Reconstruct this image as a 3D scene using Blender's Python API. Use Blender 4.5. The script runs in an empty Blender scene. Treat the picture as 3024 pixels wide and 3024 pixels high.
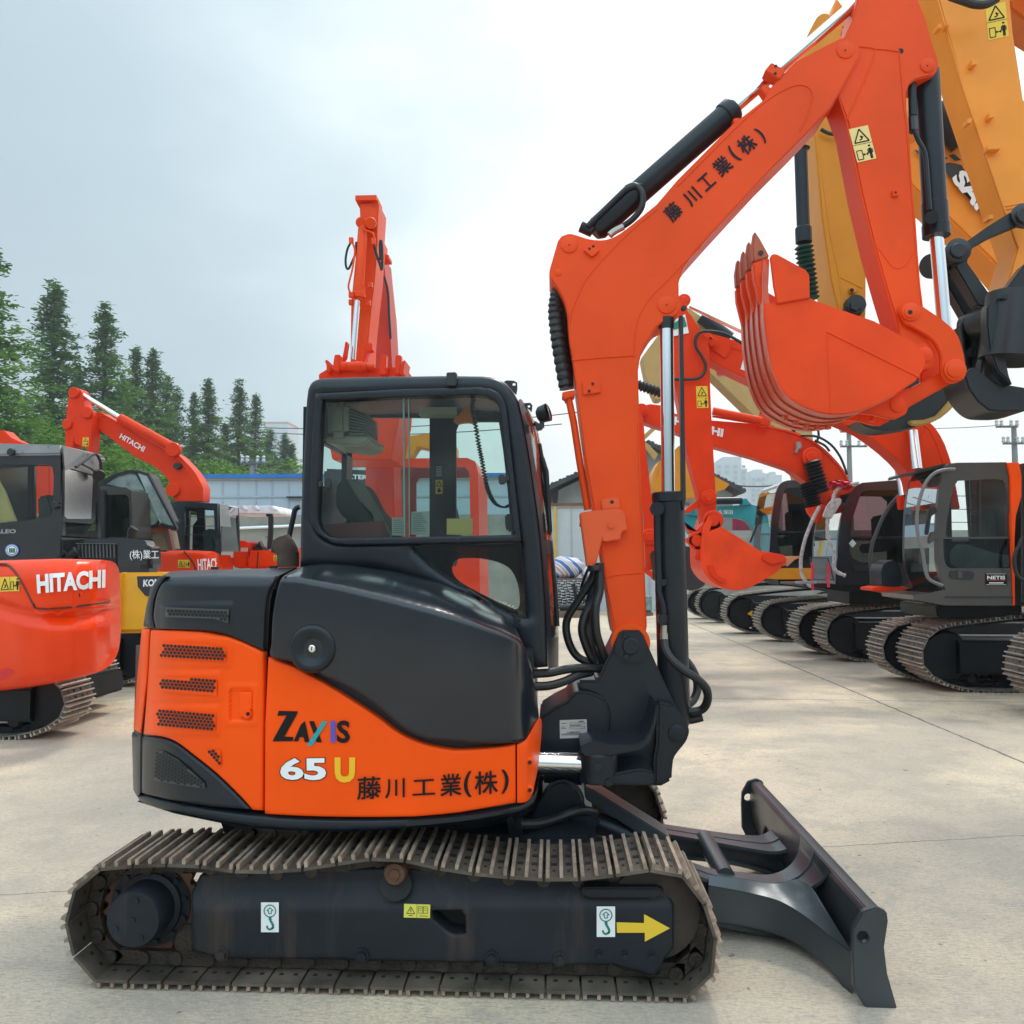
import bpy, bmesh, math, random
import numpy as np
from mathutils import Vector, Matrix
from mathutils.geometry import delaunay_2d_cdt
random.seed(7)
R = math.radians
S = bpy.context.scene
C = S.collection
# ------------------------------------------------------------------ camera, sky, sun, exposure
F = 2535.7                      # focal length in pixels of the 3024 px photograph
CH, PIT, YAW = 1.677, R(3.32), R(2.8)
cam = bpy.data.objects.new('camera', bpy.data.cameras.new('camera')); C.objects.link(cam)
cam.location = (0, 0, CH); cam.rotation_euler = (R(90)+PIT, 0, YAW)
cam.data.sensor_width = 36; cam.data.lens = 36*F/3024
cam.data.clip_start = .05; cam.data.clip_end = 5000
S.camera = cam
S.view_settings.view_transform = 'Standard'; S.view_settings.look = 'None'
S.view_settings.exposure = EXPOSURE = 0.48
S.view_settings.gamma = 1.0; S.view_settings.use_curve_mapping = False
SUN_EL, SUN_AZ = R(56), R(20)   # azimuth measured from +Y towards +X
W = bpy.data.worlds.new("World"); S.world = W; W.use_nodes = True
def world():
    nt = W.node_tree; N = nt.nodes; L = nt.links
    for n in list(N): N.remove(n)
    out = N.new('ShaderNodeOutputWorld'); bg = N.new('ShaderNodeBackground')
    sky = N.new('ShaderNodeTexSky'); sky.sky_type = 'NISHITA'; sky.sun_disc = False
    sky.sun_elevation = SUN_EL; sky.sun_rotation = SUN_AZ; sky.air_density = 1.5; sky.dust_density = 3
    bg.inputs['Strength'].default_value = 0.12
    L.new(bg.outputs[0], out.inputs[0])
    tc = N.new('ShaderNodeTexCoord')
    # bright thin cloud deck round the hidden sun, greyer towards the left
    def vec(d):
        n = N.new('ShaderNodeVectorMath'); n.operation = 'DOT_PRODUCT'
        nm = N.new('ShaderNodeVectorMath'); nm.operation = 'NORMALIZE'
        L.new(tc.outputs['Generated'], nm.inputs[0]); L.new(nm.outputs[0], n.inputs[0])
        n.inputs[1].default_value = Vector(d).normalized(); return n.outputs['Value']
    no = N.new('ShaderNodeTexNoise'); no.inputs['Scale'].default_value = 1.9; no.inputs['Detail'].default_value = 5
    no.inputs['Roughness'].default_value = .5; no.inputs['Distortion'].default_value = .2
    mp = N.new('ShaderNodeMapping'); mp.inputs['Scale'].default_value = (1, 1, 2.2); mp.inputs['Location'].default_value = (3.1, .7, 1.6)
    L.new(tc.outputs['Generated'], mp.inputs[0]); L.new(mp.outputs[0], no.inputs[0])
    a = N.new('ShaderNodeMath'); a.operation = 'MULTIPLY_ADD'
    L.new(no.outputs['Fac'], a.inputs[0]); a.inputs[1].default_value = .78
    sb = N.new('ShaderNodeMath'); sb.operation = 'SUBTRACT'; L.new(vec((.66, .62, .30)), sb.inputs[0]); sb.inputs[1].default_value = .225; L.new(sb.outputs[0], a.inputs[2])
    cr = N.new('ShaderNodeValToRGB'); L.new(a.outputs[0], cr.inputs[0])
    e = cr.color_ramp.elements
    e[0].position = .36; e[0].color = (.35, .45, .51, 1)
    e[1].position = .90; e[1].color = (1.0, 1.0, .99, 1)
    for p, c in ((.52, (.39, .50, .56, 1)), (.60, (.46, .57, .63, 1)), (.70, (.58, .68, .73, 1)), (.79, (.76, .85, .86, 1))):
        x = e.new(p); x.color = c
    k = N.new('ShaderNodeVectorMath'); k.operation = 'SCALE'; L.new(cr.outputs[0], k.inputs[0]); 
    bk = N.new('ShaderNodeMapRange'); L.new(vec((-.12, -.62, .78)), bk.inputs[0]); bk.inputs[1].default_value = .25; bk.inputs[2].default_value = .95; bk.inputs[3].default_value = 8.0; bk.inputs[4].default_value = 30  # unseen sky behind and above the camera brightened, added as fill on near faces
    sz = N.new('ShaderNodeSeparateXYZ'); nm2 = N.new('ShaderNodeVectorMath'); nm2.operation = 'NORMALIZE'; L.new(tc.outputs['Generated'], nm2.inputs[0]); L.new(nm2.outputs[0], sz.inputs[0])
    ry = N.new('ShaderNodeMapRange'); L.new(sz.outputs[1], ry.inputs[0]); ry.inputs[1].default_value = -.1; ry.inputs[2].default_value = -.6; ry.inputs[3].default_value = 0; ry.inputs[4].default_value = .70  # low sky behind the camera dimmed so dark paint reflects less
    rz = N.new('ShaderNodeMapRange'); L.new(sz.outputs[2], rz.inputs[0]); rz.inputs[1].default_value = .12; rz.inputs[2].default_value = .5; rz.inputs[3].default_value = 1; rz.inputs[4].default_value = 0
    m1 = N.new('ShaderNodeMath'); m1.operation = 'MULTIPLY'; L.new(ry.outputs[0], m1.inputs[0]); L.new(rz.outputs[0], m1.inputs[1])
    m2 = N.new('ShaderNodeMath'); m2.operation = 'SUBTRACT'; m2.inputs[0].default_value = 1; L.new(m1.outputs[0], m2.inputs[1])
    m3 = N.new('ShaderNodeMath'); m3.operation = 'MULTIPLY'; L.new(m2.outputs[0], m3.inputs[0]); L.new(bk.outputs[0], m3.inputs[1]); L.new(m3.outputs[0], k.inputs['Scale'])
    mx = N.new('ShaderNodeMix'); mx.data_type = 'RGBA'; mx.inputs[0].default_value = .93
    L.new(sky.outputs[0], mx.inputs[6]); L.new(k.outputs[0], mx.inputs[7])
    L.new(mx.outputs[2], bg.inputs['Color'])
world()
sl = bpy.data.lights.new('sun', 'SUN'); sl.energy = 1.5; sl.angle = R(10); sl.color = (1, .95, .86)
so = bpy.data.objects.new('sun', sl); C.objects.link(so)
sd = Vector((math.sin(SUN_AZ)*math.cos(SUN_EL), math.cos(SUN_AZ)*math.cos(SUN_EL), math.sin(SUN_EL)))
so.rotation_euler = sd.to_track_quat('Z', 'Y').to_euler(); so.location = (0, 0, 30)

# ------------------------------------------------------------------ photo sketch coordinates -> points at a real distance
SK = dict(z1=(0,1000,.6211), z2=(800,1000,.5176), z3=(1500,600,.5176), z4=(1900,1100,.5818), z5=(2000,0,.6469),
          z6=(350,1600,.6729), z7=(150,2350,.5952), z8=(1200,2100,.7764), y1=(900,550,.3106), y2=(0,650,.3365),
          y3=(200,1250,.4141), y4=(0,1250,.5178), y5=(1850,850,.5177), y6=(2400,1150,.4917), y7=(1500,1700,.4140),
          y8=(2300,0,.3747), w1=(2000,1650,.3623), w2=(2500,1800,.2712), w3=(1600,1250,.3106), w4=(2050,1300,.2847),
          w5=(2350,500,.4038), w6=(0,0,.7764), w7=(650,1350,.1812), d=(0,0,1.56522), s=(0,0,1.))
def Q(k, pts):
    ox, oy, s = SK[k]
    return [(ox+x*s, oy+y*s) for x, y in pts]
def q(k, x, y): return Q(k, [(x, y)])[0]
ca, sa, cp, sp_ = math.cos(YAW), math.sin(YAW), math.cos(PIT), math.sin(PIT)
def ray(px, py):
    u = (px-1512)/F; v = (1512-py)/F
    f = cp - v*sp_; z = sp_ + v*cp
    return Vector((u*ca - f*sa, u*sa + f*ca, z))
def P(px, py, Y):
    d = ray(px, py); t = Y/d.y
    return Vector((d.x*t, Y, CH + d.z*t))
def PK(k, x, y, Y): return P(*q(k, x, y), Y)
def G(px, py, z=0):
    d = ray(px, py); t = (z-CH)/d.z
    return Vector((d.x*t, d.y*t, z))
def PX(px, py, X):              # point of a ray on the plane x = X
    d = ray(px, py); t = X/d.x
    return Vector((X, d.y*t, CH+d.z*t))
def cr(pts, n=6, closed=False): # Catmull-Rom through points of any dimension
    pts = [tuple(p) for p in pts]; out = []; m = len(pts)
    for i in range(m if closed else m-1):
        g = lambda j: pts[j % m] if closed else pts[max(0, min(m-1, j))]
        a, b, c, d = g(i-1), g(i), g(i+1), g(i+2)
        for s in range(n):
            t = s/n
            out.append(tuple(.5*(2*B+(Cc-A)*t+(2*A-5*B+4*Cc-D)*t*t+(3*B-A-3*Cc+D)*t**3) for A, B, Cc, D in zip(a, b, c, d)))
    if not closed: out.append(pts[-1])
    return out

# ------------------------------------------------------------------ materials
MATS = {}
def mat(name, col, rough=.5, metal=0., var=.12, scale=3., dirt=None, damt=.0, dscale=6., bump=.0, bscale=60., coat=0., spec=.5, streak=False, coords='Object'):
    if name in MATS: return MATS[name]
    m = bpy.data.materials.new(name); m.use_nodes = True; MATS[name] = m
    nt = m.node_tree; N = nt.nodes; L = nt.links; b = N['Principled BSDF']
    b.inputs['Roughness'].default_value = rough; b.inputs['Metallic'].default_value = metal
    b.inputs['Coat Weight'].default_value = coat; b.inputs['Coat Roughness'].default_value = .12
    b.inputs['Specular IOR Level'].default_value = spec
    tc = N.new('ShaderNodeTexCoord'); src = tc.outputs[coords]
    no = N.new('ShaderNodeTexNoise'); no.inputs['Scale'].default_value = scale; no.inputs['Detail'].default_value = 6; L.new(src, no.inputs[0])
    mr = N.new('ShaderNodeMapRange'); L.new(no.outputs['Fac'], mr.inputs[0])
    mr.inputs[1].default_value = .3; mr.inputs[2].default_value = .7; mr.inputs[3].default_value = 1-var; mr.inputs[4].default_value = 1+var
    sc = N.new('ShaderNodeVectorMath'); sc.operation = 'SCALE'; sc.inputs[0].default_value = col[:3]; L.new(mr.outputs[0], sc.inputs['Scale'])
    c = sc.outputs[0]
    if dirt:
        n2 = N.new('ShaderNodeTexNoise'); n2.inputs['Scale'].default_value = dscale; n2.inputs['Detail'].default_value = 8; n2.inputs['Roughness'].default_value = .65
        if streak:
            mp = N.new('ShaderNodeMapping'); mp.inputs['Scale'].default_value = (1, 1, .12); L.new(src, mp.inputs[0]); L.new(mp.outputs[0], n2.inputs[0])
        else: L.new(src, n2.inputs[0])
        m2 = N.new('ShaderNodeMapRange'); L.new(n2.outputs['Fac'], m2.inputs[0])
        m2.inputs[1].default_value = .62-damt*.35; m2.inputs[2].default_value = .78-damt*.2; m2.inputs[4].default_value = min(1, .35+damt)
        mx = N.new('ShaderNodeMix'); mx.data_type = 'RGBA'; L.new(m2.outputs[0], mx.inputs[0]); L.new(c, mx.inputs[6]); mx.inputs[7].default_value = (*dirt[:3], 1)
        c = mx.outputs[2]
        r2 = N.new('ShaderNodeMapRange'); L.new(m2.outputs[0], r2.inputs[0]); r2.inputs[3].default_value = rough; r2.inputs[4].default_value = min(1, rough+.35)
        L.new(r2.outputs[0], b.inputs['Roughness'])
    else:
        r2 = N.new('ShaderNodeMapRange'); L.new(no.outputs['Fac'], r2.inputs[0]); r2.inputs[3].default_value = max(.02, rough-.08); r2.inputs[4].default_value = min(1, rough+.08)
        L.new(r2.outputs[0], b.inputs['Roughness'])
    L.new(c, b.inputs['Base Color'])
    if bump:
        n3 = N.new('ShaderNodeTexNoise'); n3.inputs['Scale'].default_value = bscale; n3.inputs['Detail'].default_value = 4; L.new(src, n3.inputs[0])
        bp = N.new('ShaderNodeBump'); bp.inputs['Strength'].default_value = bump; bp.inputs['Distance'].default_value = .01
        L.new(n3.outputs['Fac'], bp.inputs['Height']); L.new(bp.outputs[0], b.inputs['Normal'])
    return m
def glass(name, tint, refl=.7, alpha=.97, rough=.02):
    """thin tinted pane: transparent tint plus a Fresnel reflection"""
    if name in MATS: return MATS[name]
    m = bpy.data.materials.new(name); m.use_nodes = True; MATS[name] = m
    nt = m.node_tree; N = nt.nodes; L = nt.links
    for n in list(N): N.remove(n)
    out = N.new('ShaderNodeOutputMaterial'); tr = N.new('ShaderNodeBsdfTransparent'); tr.inputs[0].default_value = (*tint, 1)
    gl = N.new('ShaderNodeBsdfGlossy'); gl.inputs['Roughness'].default_value = rough; gl.inputs[0].default_value = (refl, refl, refl, 1)
    fr = N.new('ShaderNodeFresnel'); fr.inputs[0].default_value = 1.5
    di = N.new('ShaderNodeBsdfDiffuse'); di.inputs[0].default_value = (.35, .42, .40, 1)
    no = N.new('ShaderNodeTexNoise'); no.inputs['Scale'].default_value = 4; tc = N.new('ShaderNodeTexCoord'); L.new(tc.outputs['Object'], no.inputs[0])
    mr = N.new('ShaderNodeMapRange'); L.new(no.outputs['Fac'], mr.inputs[0]); mr.inputs[1].default_value = .35; mr.inputs[2].default_value = .8; mr.inputs[4].default_value = (1-alpha)
    m1 = N.new('ShaderNodeMixShader'); L.new(mr.outputs[0], m1.inputs[0]); L.new(tr.outputs[0], m1.inputs[1]); L.new(di.outputs[0], m1.inputs[2])
    mx = N.new('ShaderNodeMixShader'); L.new(fr.outputs[0], mx.inputs[0]); L.new(m1.outputs[0], mx.inputs[1]); L.new(gl.outputs[0], mx.inputs[2])
    L.new(mx.outputs[0], out.inputs[0]); return m
ORANGE = mat('orange_body_paint', (.95,.085,.002), .36, spec=.16, var=.06, coat=.05, dirt=(.42,.10,.04), damt=-.12, bump=.02, bscale=14)
BOOMRED = mat('orange_red_boom_paint', (.78,.070,.008), .40, spec=.2, var=.14, scale=1.4, dirt=(.40,.06,.02), damt=-.01, bump=.05, bscale=40)
REDGLOSS = mat('glossy_orange_red_paint', (.86,.048,.002), .22, spec=.2, var=.05, coat=.12, bump=.02, bscale=6)
REDBACK = mat('orange_red_arm_paint', (.74,.042,.004), .38, spec=.15, var=.08, coat=.08, dirt=(.30,.06,.03), damt=-.08)
DARK = mat('dark_slate_paint', (.012,.016,.022), .36, spec=.3, var=.15, coat=.05, dirt=(.09,.09,.085), damt=-.12, bump=.03, bscale=20)
HOODM = mat('dark_slate_hood', (.009,.012,.018), .22, spec=.4, var=.3, coat=.3, dirt=(.045,.05,.055), damt=-.05, dscale=2.5, bump=.04, bscale=8)
FRAMEM = mat('dark_track_frame_paint', (.011,.014,.019), .5, spec=.3, var=.25, dirt=(.12,.075,.05), damt=.15, dscale=5, bump=.10, bscale=30, streak=True)
BLADEM = mat('worn_dark_blade_paint', (.060,.070,.078), .30, metal=.45, var=.3, dirt=(.20,.20,.19), damt=.06, dscale=4, bump=.06, bscale=25)
SHOE = mat('worn_track_steel', (.095,.076,.058), .62, metal=.25, var=.65, scale=4.5, dirt=(.12,.062,.034), damt=.16, dscale=6, bump=.4, bscale=70)
GROUS = mat('polished_grouser_steel', (.33,.25,.19), .5, metal=.3, var=.35, scale=14, dirt=(.23,.10,.05), damt=.08, dscale=9, bump=.3, bscale=70)
CHAIN = mat('greasy_chain_steel', (.040,.028,.020), .6, metal=.2, var=.5, scale=14, dirt=(.10,.055,.03), damt=.12, bump=.6, bscale=80)
RUSTY = mat('rusty_sprocket_steel', (.10,.045,.022), .75, var=.4, scale=12, dirt=(.035,.028,.025), damt=.2, bump=.5, bscale=60)
CHROME = mat('chromed_rod', (.78,.79,.80), .10, metal=1., var=.05)
BLACK = mat('black_rubber', (.012,.012,.013), .45, var=.2, dirt=(.05,.045,.04), damt=-.05)
HOLE = mat('painted_hole_shade', (.006,.006,.007), .7, var=.1)  # flat black standing in for the shade inside holes and gaps
BLKPLAST = mat('black_plastic', (.018,.019,.021), .35, var=.15)
WHITE = mat('white_paint', (.82,.83,.83), .4, var=.03)
YELLOWD = mat('yellow_decal', (.80,.52,.03), .45, var=.03)
PALED = mat('pale_yellow_decal', (.80,.60,.22), .45, var=.03)
BLACKD = mat('black_decal', (.006,.007,.008), .5, spec=.2, var=.05)
GREEND = mat('green_decal', (.0,.20,.13), .45, var=.03)
TEALD = mat('teal_decal', (.0,.32,.34), .45, var=.03)
BLUED = mat('blue_decal', (.08,.08,.42), .45, var=.03)
CATYEL = mat('ochre_yellow_boom_paint', (.68,.26,.020), .42, spec=.2, var=.07, coat=.08, dirt=(.42,.2,.06), damt=-.08)
CATYEL2 = mat('orange_yellow_boom_paint', (.84,.29,.035), .42, spec=.2, var=.06, coat=.08, dirt=(.6,.25,.08), damt=-.08)
TAN = mat('tan_boom_paint', (.48,.30,.10), .5, var=.08)
GREYCAB = mat('warm_grey_cab_paint', (.055,.050,.046), .32, var=.08, coat=.4)
BLKCAB = mat('gloss_black_cab_paint', (.018,.018,.022), .18, var=.1, coat=.6)
CABGLASS = glass('tinted_cab_glass', (.80,.91,.87), alpha=.93)
DARKGLASS = glass('dark_tinted_glass', (.16,.15,.13), alpha=.97)
CLEARG = glass('pale_cab_glass', (.82,.92,.89), alpha=.94)
CREAM = mat('cream_plastic', (.45,.45,.36), .5, var=.06)
SEATM = mat('seat_fabric', (.16,.17,.13), .8, var=.15, bump=.2, bscale=120)
SEATD = mat('dark_seat_fabric', (.035,.04,.04), .8, var=.15)
PLATE = mat('aluminium_plate', (.55,.55,.55), .4, metal=.6, var=.08)

# ------------------------------------------------------------------ object bookkeeping
def link(name, me, m=None, parent=None):
    o = bpy.data.objects.new(name, me); C.objects.link(o)
    if m is not None and me is not None and not me.materials: me.materials.append(m)
    if parent: o.parent = parent; 
    return o
def tag(o, label=None, cat=None, group=None, kind=None):
    if label: o['label'] = label
    if cat: o['category'] = cat
    if group: o['group'] = group
    if kind: o['kind'] = kind
    return o
def thing(name, label, cat, loc=(0,0,0), group=None):
    o = bpy.data.objects.new(name, None); C.objects.link(o)
    o.location = loc; o.empty_display_size = .3
    return tag(o, label, cat, group)
def fin(name, bm, m, parent=None, ang=35, mats=None):
    me = bpy.data.meshes.new(name)
    bmesh.ops.recalc_face_normals(bm, faces=bm.faces[:]) if not getattr(fin, 'raw', False) else None
    bm.to_mesh(me); bm.free()
    for mm in (mats or [m]): me.materials.append(mm)
    me.shade_smooth() if hasattr(me, 'shade_smooth') else None
    if hasattr(me, 'set_sharp_from_angle'): me.set_sharp_from_angle(angle=R(ang))
    o = link(name, me, None, parent)
    if parent is not None:
        # geometry is written in world coordinates; the owner's empty stands at its base
        p = parent; off = Vector((0,0,0))
        while p: off += p.location; p = p.parent
        o.location = -off
    return o
def newbm(): return bmesh.new()

# ---- solids added to a bmesh (world coordinates)
def add_box(bm, c, s, rot=None, mi=0):
    vs = []
    M = rot or Matrix.Identity(3)
    for x in (-.5,.5):
        for y in (-.5,.5):
            for z in (-.5,.5):
                vs.append(bm.verts.new(Vector(c)+M@Vector((x*s[0], y*s[1], z*s[2]))))
    for f in ((0,1,3,2),(4,6,7,5),(0,4,5,1),(2,3,7,6),(0,2,6,4),(1,5,7,3)):
        fc = bm.faces.new([vs[i] for i in f]); fc.material_index = mi
def frame_of(d):
    d = Vector(d).normalized(); a = Vector((0,1,0)) if abs(d.y) < .9 else Vector((1,0,0))
    u = d.cross(a).normalized(); return d, u, d.cross(u).normalized()
def add_lathe(bm, p0, p1, prof, seg=24, mi=0, cap=True):
    """prof: (t, r) along p0->p1"""
    p0 = Vector(p0); p1 = Vector(p1); d, u, v = frame_of(p1-p0); L = (p1-p0).length
    rings = []
    for t, r in prof:
        c = p0 + d*(t*L)
        rings.append([bm.verts.new(c+u*(math.cos(2*math.pi*i/seg)*r)+v*(math.sin(2*math.pi*i/seg)*r)) for i in range(seg)])
    for a, b in zip(rings, rings[1:]):
        for i in range(seg):
            f = bm.faces.new((a[i], a[(i+1)%seg], b[(i+1)%seg], b[i])); f.material_index = mi
    if cap:
        for r_ in (rings[0], rings[-1]):
            f = bm.faces.new(r_); f.material_index = mi
def add_cyl(bm, p0, p1, r, seg=20, mi=0, r2=None): add_lathe(bm, p0, p1, [(0, r), (1, r2 or r)], seg, mi)
def add_tube(bm, pts, r, seg=8, mi=0, rs=None):
    pts = [Vector(p) for p in pts]; rings = []; u = None
    for i, p in enumerate(pts):
        d = (pts[min(i+1, len(pts)-1)]-pts[max(i-1, 0)])
        if d.length < 1e-9: d = Vector((0,0,1))
        d.normalize()
        if u is None: _, u, _ = frame_of(d)
        u = (u - d*u.dot(d))
        if u.length < 1e-6: _, u, _ = frame_of(d)
        u.normalize(); v = d.cross(u); rr = rs[i] if rs else r
        rings.append([bm.verts.new(p+u*(math.cos(2*math.pi*k/seg)*rr)+v*(math.sin(2*math.pi*k/seg)*rr)) for k in range(seg)])
    for a, b in zip(rings, rings[1:]):
        for i in range(seg):
            f = bm.faces.new((a[i], a[(i+1)%seg], b[(i+1)%seg], b[i])); f.material_index = mi
    bm.faces.new(rings[0]).material_index = mi; bm.faces.new(rings[-1]).material_index = mi
def inside(px, py, poly):
    x = poly[:,0]; y = poly[:,1]; x2 = np.roll(x,-1); y2 = np.roll(y,-1)
    r = np.zeros(len(px), bool)
    for a, b, c, d in zip(x, y, x2, y2):
        m = ((b > py) != (d > py)) & (px < (c-a)*(py-b)/((d-b) if d != b else 1e-9)+a)
        r ^= m
    return r
def bdist(px, py, poly):
    D = np.full(len(px), 1e9); a = poly; b = np.roll(poly, -1, 0)
    for (x1, y1), (x2, y2) in zip(a, b):
        dx, dy = x2-x1, y2-y1; l = dx*dx+dy*dy
        t = np.clip(((px-x1)*dx+(py-y1)*dy)/(l if l else 1), 0, 1)
        D = np.minimum(D, np.hypot(px-x1-t*dx, py-y1-t*dy))
    return D
def dens(pts, step):
    out = []
    for i, a in enumerate(pts):
        b = pts[(i+1) % len(pts)]; n = max(1, int(math.hypot(b[0]-a[0], b[1]-a[1])/step+.5))
        for k in range(n): out.append((a[0]+(b[0]-a[0])*k/n, a[1]+(b[1]-a[1])*k/n))
    return out
def area2(p): return sum(a[0]*b[1]-b[0]*a[1] for a, b in zip(p, p[1:]+p[:1]))
def tri(outline, holes=(), extra=()):
    vs = [Vector(p) for p in outline]; ed = [(i, (i+1) % len(outline)) for i in range(len(outline))]
    for h in holes:
        o = len(vs); vs += [Vector(p) for p in h]; ed += [(o+i, o+(i+1) % len(h)) for i in range(len(h))]
    vs += [Vector(p) for p in extra]
    v2, e2, f2, *_ = delaunay_2d_cdt(vs, ed, [], 0, 1e-5)
    v = np.array([(p.x, p.y) for p in v2]); cs = np.array([v[list(f)].mean(0) for f in f2])
    ok = inside(cs[:,0], cs[:,1], np.array(outline, float))
    for h in holes: ok &= ~inside(cs[:,0], cs[:,1], np.array(h, float))
    return v, [tuple(f) for f, k in zip(f2, ok) if k]
def clean(p):
    o = []
    for a in p:
        if not o or math.hypot(a[0]-o[-1][0], a[1]-o[-1][1]) > .05: o.append(a)
    if math.hypot(o[0][0]-o[-1][0], o[0][1]-o[-1][1]) < .05: o.pop()
    return o
def panel(name, pts, dep, th, m, parent, holes=(), r=.012, step=14, ang=40, back=.0, bm_only=None, lift=0, mi=0):
    """a shell whose outline is given in sketch pixels and whose surface lies at depth dep(px,py); edges rounded with radius r"""
    fn = dep if callable(dep) else (lambda x, y: dep)
    pts = clean(pts); holes = [clean(h) for h in holes]
    ol = dens(pts, step); hl = [dens(h, step) for h in holes]
    A = np.array(ol); x0, y0 = A.min(0); x1, y1 = A.max(0)
    Ym = fn(*A.mean(0)); rp = r*F/Ym
    gx, gy = np.meshgrid(np.arange(x0+step*.5, x1, step), np.arange(y0+step*.5, y1, step*.87))
    gx = gx + (np.arange(gx.shape[0]) % 2 * step*.5)[:,None]
    gx = gx.ravel(); gy = gy.ravel()
    loops = [A]+[np.array(h) for h in hl]
    if r > 0:
        for L_ in loops:
            nx = np.roll(L_, -1, 0)-np.roll(L_, 1, 0); l = np.hypot(nx[:,0], nx[:,1])+1e-9
            nrm = np.stack([-nx[:,1]/l, nx[:,0]/l], 1)
            for k in (.15, .5, 1.05):
                for sg in (1, -1):
                    p = L_+nrm*sg*rp*k; gx = np.append(gx, p[:,0]); gy = np.append(gy, p[:,1])
    ok = inside(gx, gy, A)
    for h in loops[1:]: ok &= ~inside(gx, gy, h)
    gx = gx[ok]; gy = gy[ok]
    D = bdist(gx, gy, A)
    for h in loops[1:]: D = np.minimum(D, bdist(gx, gy, h))
    keep = np.zeros(len(gx), bool)
    if r > 0:
        for k in (.15, .5, 1.05): keep |= abs(D-rp*k) < rp*.02+.02
        keep |= D > max(rp*1.3, step*.35)
    else: keep = D > step*.35
    gx = gx[keep]; gy = gy[keep]
    key = {}
    for a, b in zip(gx, gy): key.setdefault((round(a/1.2), round(b/1.2)), (a, b))
    ex = list(key.values())
    v, fs = tri(ol, hl, ex)
    Dv = bdist(v[:,0], v[:,1], A)
    for h in loops[1:]: Dv = np.minimum(Dv, bdist(v[:,0], v[:,1], h))
    bm = bm_only or bmesh.new(); fr = []; bk = []
    for (x, y), d in zip(v, Dv):
        Y = fn(x, y); dm = d*Y/F; drop = 0
        if r > 0 and dm < r: drop = r-math.sqrt(max(0, r*r-(r-dm)**2))
        p = P(x, y, Y-lift); p.y += drop; fr.append(bm.verts.new(p))
        pb = p.copy(); pb.y = max(p.y+th*.5, Y+th) ; bk.append(bm.verts.new(pb))
    cnt = {}
    for f in fs:
        if len(set(f)) < 3: continue
        try:
            bm.faces.new([fr[i] for i in f]).material_index = mi; bm.faces.new([bk[i] for i in reversed(f)]).material_index = mi
        except ValueError: continue
        for a, b in zip(f, f[1:]+f[:1]): cnt[(min(a,b), max(a,b))] = cnt.get((min(a,b), max(a,b)), 0)+1
    for (a, b), c in cnt.items():
        if c == 1:
            try: bm.faces.new((fr[a], fr[b], bk[b], bk[a])).material_index = mi
            except ValueError: pass
    if bm_only: return
    return fin(name, bm, m, parent, ang)
def prism(bm, pts, Y0, th, holes=(), bev=.0, mi=0, shift=(0,0,0)):
    """outline in sketch pixels at distance Y0, extruded straight back by th"""
    pts = clean(pts); off = Vector(shift)
    b2 = bmesh.new()
    if holes:
        hs = [clean(h) for h in holes]; v, fs = tri(pts, hs)
        fr = [b2.verts.new(P(x, y, Y0)) for x, y in v]; bk = [b2.verts.new(p.co+Vector((0, th, 0))) for p in fr]
        cnt = {}
        for f in fs:
            b2.faces.new([fr[i] for i in f]); b2.faces.new([bk[i] for i in reversed(f)])
            for a, b in zip(f, f[1:]+f[:1]): cnt[(min(a,b), max(a,b))] = cnt.get((min(a,b), max(a,b)), 0)+1
        for (a, b), c in cnt.items():
            if c == 1: b2.faces.new((fr[a], fr[b], bk[b], bk[a]))
    else:
        fr = [b2.verts.new(P(x, y, Y0)) for x, y in pts]; bk = [b2.verts.new(p.co+Vector((0, th, 0))) for p in fr]
        b2.faces.new(fr); b2.faces.new(bk[::-1])
        for i in range(len(fr)):
            j = (i+1) % len(fr); b2.faces.new((fr[i], bk[i], bk[j], fr[j]))
    bmesh.ops.recalc_face_normals(b2, faces=b2.faces[:])
    if bev:
        b2.normal_update()
        es = [e for e in b2.edges if len(e.link_faces) == 2 and e.calc_face_angle(0) > R(35)]
        bmesh.ops.bevel(b2, geom=es, offset=bev, segments=2, affect='EDGES', clamp_overlap=True)
    mp = {}
    for v in b2.verts: mp[v.index if False else v] = bm.verts.new(v.co+off)
    for f in b2.faces:
        try:
            nf = bm.faces.new([mp[v] for v in f.verts]); nf.material_index = mi
        except ValueError: pass
    b2.free()
def plate(name, pts, Y0, th, m, parent, holes=(), bev=.005, ang=35):
    bm = newbm(); prism(bm, pts, Y0, th, holes, bev); return fin(name, bm, m, parent, ang)
def flat(name, pts, dep, m, parent, lift=.002, holes=()):
    """a sticker lying on a surface"""
    fn = dep if callable(dep) else (lambda x, y: dep)
    bm = newbm()
    if holes:
        v, fs = tri(clean(pts), [clean(h) for h in holes])
        vs = [bm.verts.new(P(x, y, fn(x, y)-lift)) for x, y in v]
        for f in fs: bm.faces.new([vs[i] for i in f])
    else:
        bm.faces.new([bm.verts.new(P(x, y, fn(x, y)-lift)) for x, y in clean(pts)])
    return fin(name, bm, m, parent)
def disc(pts_n, cx, cy, r, ry=None): return [(cx+math.cos(2*math.pi*i/pts_n)*r, cy+math.sin(2*math.pi*i/pts_n)*(ry or r)) for i in range(pts_n)]
def pin(bm, px, py, Y, r, th=.03, seg=24, mi=0, hole=True):
    c = P(px, py, Y); add_lathe(bm, c, c+Vector((0, -th, 0)), [(0, r), (.8, r), (1, r*.9)], seg, mi)
def hose(bm, pts, r, n=8, seg=10): add_tube(bm, cr([P(x, y, Y) for x, y, Y in pts], n), r, seg)
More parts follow.
